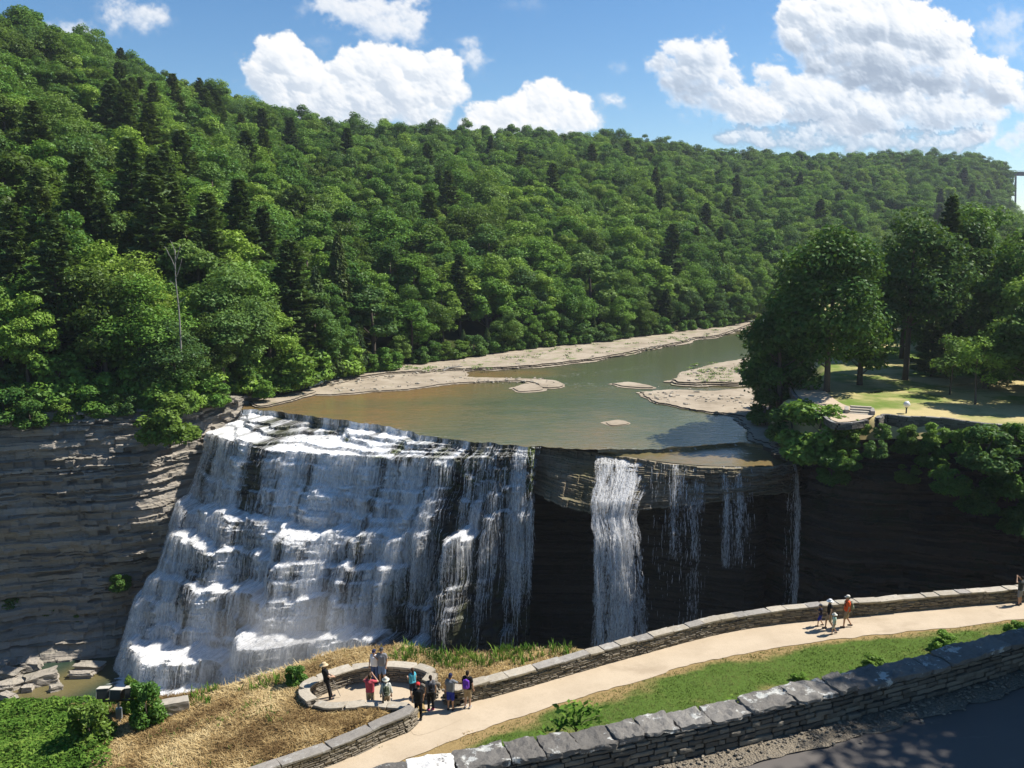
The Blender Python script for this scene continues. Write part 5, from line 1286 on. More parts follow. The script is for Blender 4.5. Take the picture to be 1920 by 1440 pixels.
# big slabs fallen at the foot of the left cliff: pixel, size, z
def boulder(u_, v_, w_, d_, h_, rz_, tilt, lab, z_=-59.7):
    v, q = cbox((1, 1, 1)); import bmesh as bb
    bm = bb.new(); bb.ops.create_cube(bm, size=1.0); bb.ops.subdivide_edges(bm, edges=bm.edges[:], cuts=7, use_grid_fill=True)
    v = np.array([x.co for x in bm.verts]); f = np.array([[x.index for x in k.verts] for k in bm.faces]); bm.free()
    s = random.random() * 50; lay_ = np.floor((v[:, 2] + .5) * 5)
    v[:, :2] *= (1 + .10 * hr(lay_, s, 3))[:, None]; v += .17 * np.stack([fbm(v[:, 0] * 2.2 + s, v[:, 1] * 3, v[:, 2] * 3 + k * 9, 3, 4) for k in range(3)], 1)
    v *= (w_, d_, h_); v[:, 2] *= 1.7; v[:, :2] *= .8; me = mk('boulder', v, f, M['cliff'], {'tone': ('POINT', np.full(len(v), .8 + .4 * random.random())), 'wet': ('POINT', np.zeros(len(v)))})
    o = obj('boulder', me, None, tuple(P(u_, v_, z_))); o.rotation_euler = (tilt * .6, tilt * .4, rz_); tag(o, lab, 'boulder', 'fallen slabs at the foot of the left cliff'); return o
boulder(58, 1252, 3.0, 2.6, 1.3, .3, .12, 'tall blocky pale slab standing topmost in the pile left of the pool')
boulder(80, 1275, 4.6, 3.6, 1.2, .5, -.22, 'large tilted slab with a shaded front beside the shallow pool')
boulder(20, 1266, 3.6, 2.2, .9, -.2, .1, 'flat pale slab behind the large tilted slab'); boulder(8, 1290, 3.0, 2.2, .9, .4, -.1, 'cream slab at the left edge above the bushes')
boulder(30, 1284, 2.6, 2.0, .8, .9, .15, 'square slab wedged left of the large tilted slab'); boulder(14, 1307, 2.8, 1.6, .6, -.4, .05, 'lowest flat slab beside the green bank')
boulder(52, 1292, 1.6, 1.2, .6, .2, .1, 'small slab at the waterline between the bigger ones'); boulder(105, 1290, 1.8, 1.1, .5, .7, .1, 'small dark slab lying half in the pool')
boulder(152, 1266, 4.0, 1.2, .6, .05, .03, 'long low ledge of brown rock running into the pool'); boulder(168, 1252, 4.5, 2.0, .7, -.05, .02, 'brown rock bench under the dark cliff foot')
boulder(2, 1250, 2.4, 1.8, .8, .2, .1, 'grey slab at the left edge under the cliff'); boulder(160, 1185, 3.4, 3.0, 2.2, .4, .1, 'sunlit block low on the left cliff foot', -57.5); boulder(150, 1205, 2.4, 2.0, 1.2, .9, .2, 'pale block just under the sunlit block', -58.6)

# loose stones and weeds on the pale shelves
r = np.random.default_rng(66); mb = MB(); wc = []
for k in range(520):
    q = k % 5
    px = [(r.uniform(620, 1040), 0), (r.uniform(760, 1390), 1), (r.uniform(1220, 1430), 2), (r.uniform(1290, 1440), 3), (r.uniform(620, 1390), 1)][q]
    u_ = px[0]; v_ = [np.interp(u_, [560, 700, 850, 1040], [734, 728, 712, 716]) + r.normal(0, 3), np.interp(u_, [600, 800, 950, 1130, 1280, 1398], [720, 690, 675, 655, 632, 607]) + r.normal(0, 7), np.interp(u_, [1210, 1430], [740, 755]) + r.normal(0, 9), np.interp(u_, [1290, 1440], [705, 690]) + r.normal(0, 7), np.interp(u_, [600, 800, 950, 1130, 1280, 1398], [722, 697, 686, 667, 641, 610]) + r.normal(0, 1.5)][q]
    p = P(u_, v_, [-26.75, -26.35, -26.7, -26.3, -26.4][q]); s_ = abs(r.normal(0, .22)) + .12; mb.box((p[0], p[1], p[2] + s_ * .1), (s_ * r.uniform(1, 2.2), s_, s_ * .6), r.uniform(0, 3), jit=s_ * .1, ch=s_ * .15)
    if r.random() < .55 and q in (1, 3): wc.append(p)
tag(mb.build('shelf_stones', M['coping']), 'loose stones strewn over the pale rock shelves by the river', 'stones', kind='stuff')
wc = np.array(wc); wc = np.repeat(wc, 26, 0) + np.c_[r.normal(0, .5, len(wc) * 26), r.normal(0, .35, len(wc) * 26), r.uniform(.02, .35, len(wc) * 26)]; v, q = leafquads(wc, unit(np.array([0, -.3, 1.]) + r.normal(0, .5, wc.shape)), .13, r, 1.4)
tag(obj('shelf_weeds', mk('shelf_weeds', v, q, M['bankgrass'], {'tone': ('POINT', np.repeat(r.random(len(wc)), 4))})), 'sparse weeds sprouting on the pale rock shelves', 'weeds', kind='stuff')
# ------------------------------------------------------------------ our side: path, lookout, walls, road
ZP = -20.0; ZC = -19.2                                     # path level, coping level
PW_PX = [(838,1285),(860,1287),(880,1281),(920,1271),(1000,1250),(1100,1222),(1200,1195),(1330,1162),(1450,1141),(1600,1127),(1750,1113),(1900,1101),(2100,1088),(2400,1074)]
PW = np.array([P(u, v, ZC) for u, v in PW_PX])
RING_PX = [(586,1311),(571,1298),(573,1284),(590,1273),(616,1262),(644,1253),(672,1247),(710,1244),(747,1245),(785,1250),(808,1259),(808,1268),(800,1276),(816,1280)]
RING = np.array([P(u, v, ZC) for u, v in RING_PX])
RINGN = np.array([P(u, v, ZC - .12) for u, v in [(592,1316),(620,1322),(655,1320),(690,1317),(735,1321),(764,1322)]])
FW = np.array([P(u, v, ZC) for u, v in [(772,1325),(757,1336),(710,1354),(654,1379),(560,1414),(470,1446),(380,1482),(250,1540)]])
PR_PX = [(520,1545),(640,1478),(760,1424),(860,1385),(1000,1335),(1150,1290),(1300,1245),(1450,1215),(1600,1195),(1750,1180),(1920,1160),(2100,1147),(2400,1130)]
PR = np.array([P(u, v, ZP) for u, v in PR_PX])
RIM = np.array([(-80,34,0),(-60,36,0),(-40,37.2,0),(-25,38.4,0),(-16.5,37.3,0),(-12.7,37.1,0),(-10.2,37.6,0),(-8,38.8,0),(-4.1,39.2,0),(1.8,40,0),(6.3,40.15,0),(13.8,43.5,0),(20,45.4,0),(28.2,47.1,0),(45,48.6,0),(70,47.4,0),(99,38,0)])
A0 = np.array([0, 12.77]); WD = np.array([.946, .325]); WN = np.array([-.325, .946]); ZW = -8.2; ZR = -8.88
def sdist(p, line, side=1):
    """distance to a polyline, signed: positive to the left of its direction"""
    line = np.asarray(line)[:, :2]; best = np.full(p.shape[:-1], 1e9); sg = np.ones(p.shape[:-1])
    for a, b in zip(line[:-1], line[1:]):
        ab = b - a; t = np.clip(((p - a) @ ab) / (ab @ ab), 0, 1); q = a + t[..., None] * ab; d = np.linalg.norm(p - q, axis=-1)
        cr = ab[0] * (p[..., 1] - a[1]) - ab[1] * (p[..., 0] - a[0]); m = d < best; best = np.where(m, d, best); sg = np.where(m, np.sign(cr), sg)
    return best * sg
prs = spline(PR, 120); rims = spline(RIM, 160); fws = spline(FW, 80); pws = spline(PW, 200)
fl = np.vstack([spline(RING, 90)[:, :2], [P(800, 1300, ZP)[:2]], [P(790, 1316, ZP)[:2]], RINGN[::-1][:, :2]]); fl = np.c_[fl, np.full(len(fl), ZP + .004)]
from mathutils import geometry as _g
_lp = [(p[0], p[1]) for p in fl]
def in_look(X, Y):
    c = np.zeros(len(X), bool); j = len(_lp) - 1
    for i in range(len(_lp)):
        (xi, yi), (xj, yj) = _lp[i], _lp[j]; c ^= ((yi > Y) != (yj > Y)) & (X < (xj - xi) * (Y - yi) / (yj - yi + 1e-12) + xi); j = i
    return c
def near_z(x, y):
    p = np.stack([x, y], -1); e = -sdist(p, prs); rd = sdist(p, rims); dl_ = (p - A0) @ WN
    z = np.full(x.shape, ZP - .03) - 2.0 * sstep(-8, -24, x)
    z = z + np.where(e > .15, .02 + .10 * np.clip(e - .15, 0, 4) + .5 * np.clip(e - 4, 0, None), 0)
    z = np.minimum(z, -9.3)
    fd = sdist(p, fws); mound = (sstep(.3, 1.2, -fd) if True else 0)
    z = z + np.where((x < 1) & (e < 0) & (y > 26) & ~in_look(x.ravel(), y.ravel()).reshape(x.shape), .55 * sstep(.3, 1.0, fd_l(p)) * sstep(-16, -8, x) * sstep(-3.4, -5.2, x), 0)
    z = z + .10 * fbm(x / 1.5, y / 1.5, 0, 4, 55) * ((fd_l(p) > .4) & (e < 0) & ~in_look(x.ravel(), y.ravel()).reshape(x.shape)) + .05 * fbm(x / .9, y / .9, 0, 3, 56) * (e > .4)
    z = np.where(rd > 0, z - 1.15 * rd - .9 * np.clip(rd - 1.2, 0, None) * 2.5, z)
    z = np.where(dl_ < .15, -9.4, z)
    return np.maximum(z, -62), e, rd
_poly = np.vstack([RINGN[:, :2], FW[:, :2]])
def fd_l(p): return np.where(p[..., 0] < 3, sdist(p, fws) * -1, -9)
xs = np.concatenate([np.arange(-80, -27, 1.0), np.arange(-27, 32, .2), np.arange(32, 110, 1.0)]); ys = np.concatenate([np.arange(8, 28, .8), np.arange(28, 52, .16), np.arange(52, 64, 1.0)])
GX, GY = np.meshgrid(xs, ys, indexing='ij'); GZ, GE, GR = near_z(GX, GY)
lookin = near_poly(np.stack([GX, GY, GZ], -1), np.vstack([RING, RINGN[::-1]]))
# dryness: mound and rim dry, lawn green with a scorched edge by the path
dry = np.where(GE > 0, .24 + .35 * fbm(GX / 2.5, GY / 1.6, 0, 4, 66) + .34 * sstep(.9, .15, GE) + .22 * sstep(22, 4, GX) * sstep(1.9, .4, GE), .98)
green_l = np.maximum(sstep(-17.5, -20.5, GX + .6 * (GY - 35)), .9 * sstep(1.5, .2, np.abs(GR + .6)) * (.5 + .9 * fbm(GX / 1.8, GY / 1.8, 0, 3, 12)))
dry = np.where(GE > 0, dry, np.clip(dry - .8 * green_l, .05, 1))
dirt = np.clip(sstep(1.0, 3.0, GR) + .0, 0, 1)
tag(obj('ground', mk('ground', np.stack([GX, GY, GZ], -1).reshape(-1, 3), grid_faces(len(xs), len(ys))[:, ::-1], M['ground'], {'dry': ('POINT', dry.ravel()), 'dirt': ('POINT', dirt.ravel())}, smooth=True)), kind='structure')
# path sheet between the walls and its open edge, and the lookout floor
n = 220
rr_ = spline(PR, n); lw = np.vstack([FW[::-1], [P(772, 1331, ZP)], [P(790, 1312, ZP)], [P(815, 1296, ZP)], PW[1:]]); lw = spline(lw, 400)
ll_ = np.array([lw[np.argmin(np.linalg.norm(lw[:, :2] - q[:2], axis=1))] for q in rr_])
for _ in range(6): ll_[1:-1] = (ll_[:-2] + ll_[1:-1] * 2 + ll_[2:]) / 4
wob = .16 * fbm(np.linspace(0, 60, n), 0, 0, 4, 5)
tt = np.linspace(0, 1, 12)[None, :, None]; pp_ = ll_[:, None] * (1 - tt) + rr_[:, None] * tt; pp_[..., 2] = ZP; pp_[:, -1, :2] += (rr_ - ll_)[:, :2] / (np.linalg.norm((rr_ - ll_)[:, :2], axis=1)[:, None] + 1e-6) * wob[:, None]
tag(obj('path', mk('path', pp_.reshape(-1, 3), grid_faces(n, 12)[:, ::-1], M['path'])), kind='structure')
from mathutils.geometry import tessellate_polygon
tri = tessellate_polygon([[Vector(p) for p in fl]]); tag(obj('lookout_floor', mk('lookout_floor', fl, np.array(tri), M['path'])), kind='structure')
ap = np.array([P(u, v, ZP + .008) for u, v in [(770,1329),(782,1312),(800,1299),(812,1289),(838,1297),(862,1302),(890,1301),(905,1310),(870,1345),(820,1368),(778,1378),(766,1352)]])
ap = spline(np.vstack([ap, ap[:1]]), 50)[:-1]
tag(obj('path_apron', mk('path_apron', ap, np.array(tessellate_polygon([[Vector(p) for p in ap]])), M['path'])), kind='structure')
_ap = [tuple(p[:2]) for p in ap]
# ---- dry laid walls: face stones in one mesh, coping stones as parts
def rough_slab(dim, seed, sub=5, amp=.018, edge=.5):
    bm = bmesh.new(); bmesh.ops.create_cube(bm, size=1.0)
    bmesh.ops.bevel(bm, geom=bm.edges[:], offset=.035, segments=1, affect='EDGES') if sub <= 1 else bmesh.ops.subdivide_edges(bm, edges=bm.edges[:], cuts=sub, use_grid_fill=True)
    v = np.array([x.co for x in bm.verts]); f = [[x.index for x in k.verts] for k in bm.faces]; bm.free()
    r = np.random.default_rng(seed); w = v * dim
    if sub > 1:
        a = np.abs(v) > .499
        rim = (a.sum(1) >= 2)
        w -= v * rim[:, None] * np.array([.03, .03, .03]) * edge
    c = np.array([[r.normal(0, .02 * dim[0]), r.normal(0, .03 * dim[1])] for _ in range(4)])
    for sx in (0, 1):
        for sy in (0, 1):
            k = (np.where(sx, v[:, 0] + .5, .5 - v[:, 0]) * np.where(sy, v[:, 1] + .5, .5 - v[:, 1]))[:, None]; w[:, :2] += k * c[sx * 2 + sy]
    o = r.uniform(0, 90)
    w += amp * np.stack([fbm(w[:, 0] * 7 + o, w[:, 1] * 7 + k * 5, w[:, 2] * 9, 4, seed % 97) for k in range(3)], 1) * 2.2
    q4 = [k for k in f if len(k) == 4]; q3 = [k for k in f if len(k) == 3]; return w, q4, q3
def stone_wall(label, line, top, h, th, cop_len, cop_mats, face_mat, seed, cop_t=.11, over=.05, fine=False, sl=(.18, .5), sh=(.06, .13), ends=True, group=None, smooth=True, close=.012):
    r = np.random.default_rng(seed); L = plen(line); ln = spline(line, max(60, int(L / .1)), smooth); s = np.linspace(0, plen(ln), len(ln)); L = s[-1]
    at = lambda x: np.array([np.interp(x, s, ln[:, 0]), np.interp(x, s, ln[:, 1])])
    def fr(x):
        a = at(max(0, x - .15)); b = at(min(L, x + .15)); d = (b - a) / (np.linalg.norm(b - a) + 1e-9); return d, np.array([-d[1], d[0]])
    rt = empty('stone_wall', (*at(L / 2), top - h), 0, label, 'wall', group)
    core = MB(); n = max(2, int(L / .5))
    for k in range(n):
        a, b = at(L * k / n), at(L * (k + 1) / n); c = (a + b) / 2; core.box((*c, top - cop_t - (h - cop_t) / 2 - .02), (np.linalg.norm(b - a) + .06, th - .10, h - cop_t - .02), math.atan2(*(b - a)[::-1]))
    sub('mortar_core', core.mesh('mortar_core', M['mortar']), rt)
    fs = MB()
    for side in (-1, 1):
        z = top - h - .05
        while z < top - cop_t - .02:
            hh_ = min(r.uniform(*sh), top - cop_t - z + .01); x = -r.uniform(0, .3)
            while x < L:
                l_ = r.uniform(*sl) * (1 + .8 * (r.random() < .1)); xm = min(max(x + l_ / 2, .02), L - .02); d, nn = fr(xm); c = at(xm) + nn * side * (th / 2 - .045 + r.normal(0, .012))
                tall = hh_ * (1.9 if r.random() < .05 else 1)
                if fine:
                    w, q4, q3 = rough_slab((l_ - close, .13, hh_ - close), int(r.integers(1e6)), 2, .012)
                    Mx = np.array([[d[0], nn[0], 0], [d[1], nn[1], 0], [0, 0, 1]]); fs.add(w @ Mx.T + (*c, z + hh_ / 2), q4, q3, r.random())
                else: fs.box((*c, z + tall / 2), (l_ - .02, .12, tall - .018), math.atan2(d[1], d[0]), jit=.010, ch=.02, tone=r.random())
                x += l_
            z += hh_
    sub('stonework', fs.mesh('stonework', face_mat), rt)
    x = 0.0; k = 0
    while x < L - .05:
        l_ = min(r.uniform(*cop_len), L - x); 
        if L - x - l_ < .25: l_ = L - x
        m_ = cop_mats[int(r.integers(len(cop_mats)))] if not callable(cop_mats) else cop_mats(k)
        xm = x + l_ / 2; d, nn = fr(xm); dz = r.normal(0, .018)
        w, q4, q3 = rough_slab((l_ - .015, th + 2 * over + r.normal(0, .03), cop_t + r.normal(0, .015)), int(r.integers(1e6)), 9 if fine else 4, .026 if fine else .010)
        # bend long stones along the curve
        p1 = np.array([np.r_[at(np.clip(xm + q, 0, L)), 0] for q in w[:, 0]]) if l_ > .5 and not fine else None
        if p1 is None: wv = np.stack([w[:, 0] * d[0] + w[:, 1] * nn[0], w[:, 0] * d[1] + w[:, 1] * nn[1], w[:, 2] + w[:, 0] * r.normal(0, .022)], 1) + (*at(xm), top - cop_t / 2 + dz)
        else: wv = np.stack([p1[:, 0] + w[:, 1] * nn[0], p1[:, 1] + w[:, 1] * nn[1], w[:, 2] + top - cop_t / 2 + dz + w[:, 0] * r.normal(0, .02)], 1)
        mb = MB(); mb.add(wv, q4, q3, r.random()); sub('coping_stone', mb.mesh('coping_stone', m_), rt); x += l_; k += 1
    return rt
pale = [M['coping'], M['coping'], M['coping_grey']]
stone_wall('long curving path wall of dark thin stones with pale sunlit coping, along the gorge side of the path', PW, ZC, .80, .46, (.7, 1.5), pale, M['wallstone'], 3)
stone_wall('round lookout wall with smooth tan coping around the paved viewpoint', RING, ZC, .80, .46, (.9, 1.8), [M['coping']], M['wallstone'], 4, group=None)
stone_wall('low inner wall of the lookout bordering the dry grass mound', RINGN, ZC - .12, .66, .40, (.8, 1.4), [M['coping'], M['coping_grey']], M['wallstone'], 5)
stone_wall('straight wall with grey coping left of the path running down from the lookout', FW, ZC, .83, .46, (1.1, 2.2), [M['coping_grey']], M['wallstone'], 6)
cw = lambda k: M['coping_white'] if k == 4 else M['coping_dark']
BOW = lambda l: .0052 * np.square(l - 2.0)
wl = np.array([np.r_[A0 + WD * l + WN * BOW(l), ZW] for l in np.linspace(-5, 21, 14)])
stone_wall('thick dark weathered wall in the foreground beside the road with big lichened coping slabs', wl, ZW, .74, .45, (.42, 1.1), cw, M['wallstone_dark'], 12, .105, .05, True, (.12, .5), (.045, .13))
# ---- road and its gravel verge
def strip(name, d0, d1, z, m_, l0=-14, l1=40, nx=120, ny=10, rough=0.0):
    ll = np.linspace(l0, l1, nx); tt_ = np.linspace(d0, d1, ny); LX, TT = np.meshgrid(ll, tt_, indexing='ij'); bow = BOW(LX)
    x = A0[0] + WD[0] * LX + WN[0] * (TT + bow); y = A0[1] + WD[1] * LX + WN[1] * (TT + bow); zz_ = np.full(x.shape, z) + rough * fbm(x * 4, y * 4, 0, 4, 6)
    if rough: x[:, 0] += .12 * fbm(ll * 3, 0, 0, 3, 2); y[:, 0] += .12 * fbm(ll * 3, 5, 0, 3, 2)
    tag(obj(name, mk(name, np.stack([x, y, zz_], -1).reshape(-1, 3), grid_faces(nx, ny), m_, smooth=True)), kind='structure')
strip('road', -9, .1, ZR, M['asphalt']); strip('road_verge', -.75, .15, ZR + .02, M['gravel'], ny=14, nx=300, rough=.03)
# loose chips along the verge
r = np.random.default_rng(4); mb = MB()
for k in range(700):
    l_, t_ = r.uniform(-4, 12), -.27 - abs(r.normal(0, .22)); q = A0 + WD * l_ + WN * (t_ + BOW(l_)); s_ = r.uniform(.012, .05); mb.box((*q, ZR + .03 + s_ * .2), (s_ * 1.4, s_, s_ * .7), r.uniform(0, 3), jit=s_ * .12, ch=s_ * .2)
tag(mb.build('gravel_chips', M['wallstone']), 'loose stone chips along the foot of the foreground wall', 'gravel', kind='stuff')
# ---- trees standing right of the frame by the road; their shade falls over the wall and the road
C_, N_, S_, bl_ = broad_crown(777, 18.0, 5.6, cb=.12, nb=60, nl=42000, size=.12, shape=.6)
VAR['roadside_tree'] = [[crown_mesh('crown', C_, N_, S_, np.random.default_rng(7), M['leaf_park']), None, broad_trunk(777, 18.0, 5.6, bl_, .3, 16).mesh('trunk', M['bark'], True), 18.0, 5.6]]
for q, (x_, y_, h_, R_s) in enumerate(((21.0, 20.0, 18.0, 1.0), (27, 22, 19, 1.1), (18.6, 13.2, 18.0, 1.05))):
    plant('roadside_tree', (x_, y_, -9.4), h_, 1.3 * q, .4, ['roadside tree shading the foreground wall, just right of the frame', 'farther roadside tree right of the frame', 'roadside tree shading the road, right of the frame'][q], 'tree', 'roadside trees right of the frame', 0, R_s, 'broadleaf_tree')
# ---- grasses
def tufts(name, X, Y, hmin, hmax, nb, mtl, seed, label, cat, lean=.5, wid=.02, zfun=None):
    r = np.random.default_rng(seed); n = len(X); Z = near_z(X, Y)[0] if zfun is None else zfun(X, Y)
    i = np.repeat(np.arange(n), nb); m = len(i); a = r.uniform(0, 6.283, m); h = r.uniform(hmin, hmax, m) * np.repeat(r.uniform(.6, 1.2, n), nb)
    b = np.stack([X[i] + r.normal(0, .05, m), Y[i] + r.normal(0, .05, m), Z[i] - .02], 1); d = np.stack([np.cos(a), np.sin(a), 0 * a], 1); s = np.stack([-d[:, 1], d[:, 0], 0 * a], 1)
    tip = b + d * (h * lean * r.uniform(.2, 1.5, m))[:, None] + np.array([0, 0, 1.]) * h[:, None]; mid = (b + tip) / 2 + np.array([0, 0, .18]) * h[:, None]; w = (wid * r.uniform(.6, 1.4, m))[:, None]
    v = np.stack([b - s * w, b + s * w, mid + s * w * .8, tip, mid - s * w * .8], 1).reshape(-1, 3); k = np.arange(m) * 5
    f4 = np.stack([k, k + 1, k + 2, k + 4], 1); f3 = np.stack([k + 4, k + 2, k + 3], 1); t = np.repeat(np.clip(r.normal(.5, .2, m) + 1.1 * fbm(b[:, 0] / 1.3, b[:, 1] / 1.3, 0, 4, seed + 70), 0, 1), 5)
    o = obj(name, mk(name, v, [f4, f3], mtl, {'tone': ('POINT', t)})); tag(o, label, cat, kind='stuff'); return o
def blade(name, a, b, c):
    def fn(g):
        col = g.ramp(g.attr('tone'), (0, a), (.5, b), (1, c)); d = g.n('ShaderNodeBsdfDiffuse', Color=col).outputs[0]; t = g.n('ShaderNodeBsdfTranslucent', Color=col).outputs[0]
        return g.n('ShaderNodeMixShader', i0=.3, i1=d, i2=t).outputs[0]
    return mat(name, fn)
M['straw'] = blade('straw_blades', (.16, .10, .045), (.44, .31, .14), (.68, .54, .29)); M['grassb'] = blade('grass_blades', (.08, .120, .026), (.155, .20, .05), (.29, .31, .11)); M['herb'] = blade('herb_leaves', (.06, .13, .022), (.12, .225, .036), (.22, .32, .06))
r = np.random.default_rng(9)
def pick(n, x0, x1, y0, y1, cond):
    X, Y = r.uniform(x0, x1, n), r.uniform(y0, y1, n); z, e, rd = near_z(X, Y); k = cond(X, Y, e, rd); return X[k], Y[k]
_pp = [tuple(p[:2]) for p in np.vstack([pp_[:, 0], pp_[::-1, -1]])]
def in_path(X, Y):
    c = np.zeros(len(X), bool); j = len(_pp) - 1
    for i in range(len(_pp)):
        (xi, yi), (xj, yj) = _pp[i], _pp[j]; c ^= ((yi > Y) != (yj > Y)) & (X < (xj - xi) * (Y - yi) / (yj - yi + 1e-12) + xi); j = i
    return c
inr = lambda X, Y: near_poly(np.stack([X, Y, 0 * X], -1), np.vstack([RING, RINGN[::-1]])) 
offw = lambda X, Y: (near_poly(np.stack([X, Y, 0 * X], -1), FW) > .32) & (near_poly(np.stack([X, Y, 0 * X], -1), PW) > .30) & (near_poly(np.stack([X, Y, 0 * X], -1), RING) > .30) & (near_poly(np.stack([X, Y, 0 * X], -1), RINGN) > .25) & ~in_look(X, Y)
leftside = lambda X, Y: np.where(X < 3, sdist(np.stack([X, Y], -1), fws) < 0, True)
def gorgeside(X, Y):
    c = np.zeros(len(X), bool); j = len(_ap) - 1
    for i in range(len(_ap)):
        (xi, yi), (xj, yj) = _ap[i], _ap[j]; c ^= ((yi > Y) != (yj > Y)) & (X < (xj - xi) * (Y - yi) / (yj - yi + 1e-12) + xi); j = i
    return ~in_path(X, Y) & ~c
X, Y = pick(34000, -20, -1, 26, 39.3, lambda X, Y, e, rd: (e < 0) & (rd < .4) & offw(X, Y) & gorgeside(X, Y) & (rd > -9) & (X + .6 * (Y - 35) > -19)); tufts('dry_grass', X, Y, .04, .15, 4, M['straw'], 1, 'dry yellow grass matted over the mound left of the lookout', 'grass', 2.4, .014)
X, Y = pick(1500, -20, -4, 26, 39, lambda X, Y, e, rd: (e < 0) & (rd < 0) & offw(X, Y) & gorgeside(X, Y) & (fbm(X / 1.4, Y / 1.4, 0, 3, 19) > .18)); tufts('green_tufts', X, Y, .06, .22, 5, M['herb'], 8, 'green tufts growing through the dry grass of the mound', 'grass', .8, .02)
X, Y = pick(7000, -5, 3.2, 36, 49, lambda X, Y, e, rd: (e < 0) & (rd < .5) & offw(X, Y) & gorgeside(X, Y)); tufts('dry_grass', X, Y, .06, .22, 4, M['straw'], 2, 'dry weedy grass strip on the rim behind the path wall', 'grass', .8, .014)
X, Y = pick(60000, -2, 34, 28, 47, lambda X, Y, e, rd: (e > .12 + .12 * r.random(len(X))) & (e < 5.5)); tufts('lawn_grass', X, Y, .03, .085, 4, M['grassb'], 3, 'mown green grass between the path and the foreground wall', 'grass', .6, .011)
X, Y = pick(7000, -20, 3, 31, 45, lambda X, Y, e, rd: (np.abs(rd + .5) < .8 + .4 * r.random(len(X))) & offw(X, Y) & gorgeside(X, Y) & (fbm(X / 1.6, Y / 1.6, 0, 3, 14) > -.02)); tufts('rim_weeds', X, Y, .15, .55, 5, M['herb'], 4, 'green weeds along the lip of the gorge', 'weeds', .5, .025)
X, Y = pick(2500, -20, 34, 28, 46, lambda X, Y, e, rd: (e < 0) & (((near_poly(np.stack([X, Y, 0 * X], -1), FW) < .55) & (sdist(np.stack([X, Y], -1), fws) > .0) & (X < 1)) | ((near_poly(np.stack([X, Y, 0 * X], -1), PW) < .45) & (sdist(np.stack([X, Y], -1), pws) < 0) & (X > 0))) & (fbm(X / 1.2, Y / 1.2, 0, 3, 15) > .05)); tufts('verge_grass', X, Y, .04, .14, 4, M['grassb'], 5, 'short grass growing at the foot of the path walls', 'grass', .7, .012)
# lush leafy bank in the lower left corner
def leafbank(name, X, Y, size, hmax, seed, label):
    r = np.random.default_rng(seed); Z = near_z(X, Y)[0]; top = hmax * (.55 + .9 * fbm(X / .9, Y / .9, 0, 3, seed)); n = len(X); C = np.stack([X, Y, Z + np.clip(top, .05, 3) * r.uniform(.25, 1, n) ** .5], 1)
    v, q = leafquads(C, unit(np.array([0, 0, 1.]) + r.normal(0, .5, (n, 3))), size * r.uniform(.6, 1.5, n), r, 1.25); t = np.clip(.45 + .5 * fbm(X / .8, Y / .8, 0, 3, seed + 1) + r.normal(0, .2, n), 0, 1)
    o = obj(name, mk(name, v, q, M['herb'], {'tone': ('POINT', np.repeat(t, 4))})); tag(o, label, 'plants', kind='stuff')
X, Y = pick(60000, -34, -13, 29, 40.5, lambda X, Y, e, rd: (rd < .9) & (X + .6 * (Y - 35) < -18.0 - 1.6 * fbm(X / 2, Y / 2, 0, 3, 44) - .6 * r.random(len(X)))); leafbank('leafy_ground_cover', X, Y, .065, .38, 5, 'lush bright green leafy growth filling the lower left corner')
X, Y = pick(5000, -3, 34, 25, 42, lambda X, Y, e, rd: (e > 4.2) & (e < 6.2) & (fbm(X / 1.6, Y / 1.6, 0, 3, 48) > .08)); leafbank('leafy_weeds', X, Y, .07, .7, 6, 'leafy weeds along the lower edge of the lawn behind the foreground wall')
# ---- plants one can tell apart
def nz1(x, y): return float(near_z(np.array([x]), np.array([y]))[0][0])
for u_, v_, h_, t_, wd_, lab in [(172, 1402, 1.9, .55, 1.0, 'rounded dark bush in front of the left floodlight'), (280, 1384, 2.1, .35, .75, 'upright dark bush right of the floodlight pole'), (249, 1352, 1.7, .7, .5, 'slim pale bush growing up between the floodlights'), (556, 1303, .95, .35, 1.0, 'small green bush against the outside of the lookout wall'),
    (1772, 1216, 1.0, .75, 1.3, 'leafy weed clump on the lawn near the right end of the foreground wall'), (1640, 1252, .7, .7, 1.5, 'low weed clump behind the shaded coping of the foreground wall'), (1905, 1195, 1.0, .6, 1.1, 'weed clump at the right edge behind the foreground wall'), (1500, 1275, .45, .75, 1.5, 'small weed clump left of the larger ones behind the foreground wall')]:
    p = P(u_, v_, -19.6 if u_ > 1000 else (-21.8 if u_ < 500 else -20.2)); p[2] = nz1(p[0], p[1]) - .05
    plant('shrub', tuple(p), h_, random.uniform(0, 6), t_, lab, 'shrub', 'bushes on the near side of the gorge', random.randrange(3), wd_)
def vine():
    b = P(1092, 1352, -8.3); b = b + np.array([WN[0] * .28, WN[1] * .28, 0]); r = np.random.default_rng(8); n = 150; C = np.stack([r.normal(0, .27, n), r.normal(0, .07, n), r.uniform(-.25, .28, n)], 1); C[:, 2] -= np.abs(C[:, 0]) * .3; C[:, :2] = C[:, :1] * WD + C[:, 1:2] * WN
    v, q = leafquads(C, unit(np.array([0, -.3, 1.]) + r.normal(0, .35, (n, 3))), .055 * r.uniform(.7, 1.4, n), r, 1.2)
    rt = empty('creeper_plant', tuple(b), 0, 'broad leaved creeper peeping over the foreground wall', 'plant')
    obj('foliage', mk('foliage', v, q, M['herb'], {'tone': ('POINT', np.repeat(np.clip(r.normal(.5, .25, n), 0, 1), 4))}), rt); mb = MB()
    for k in range(9): mb.tube(spline([(WD[0] * .02 * (k - 4), WD[1] * .02 * (k - 4), -1.3), (0, 0, -.3), C[k * 12]], 6), .006, 4)
    obj('stem', mb.mesh('stem', M['bark']), rt)
vine()
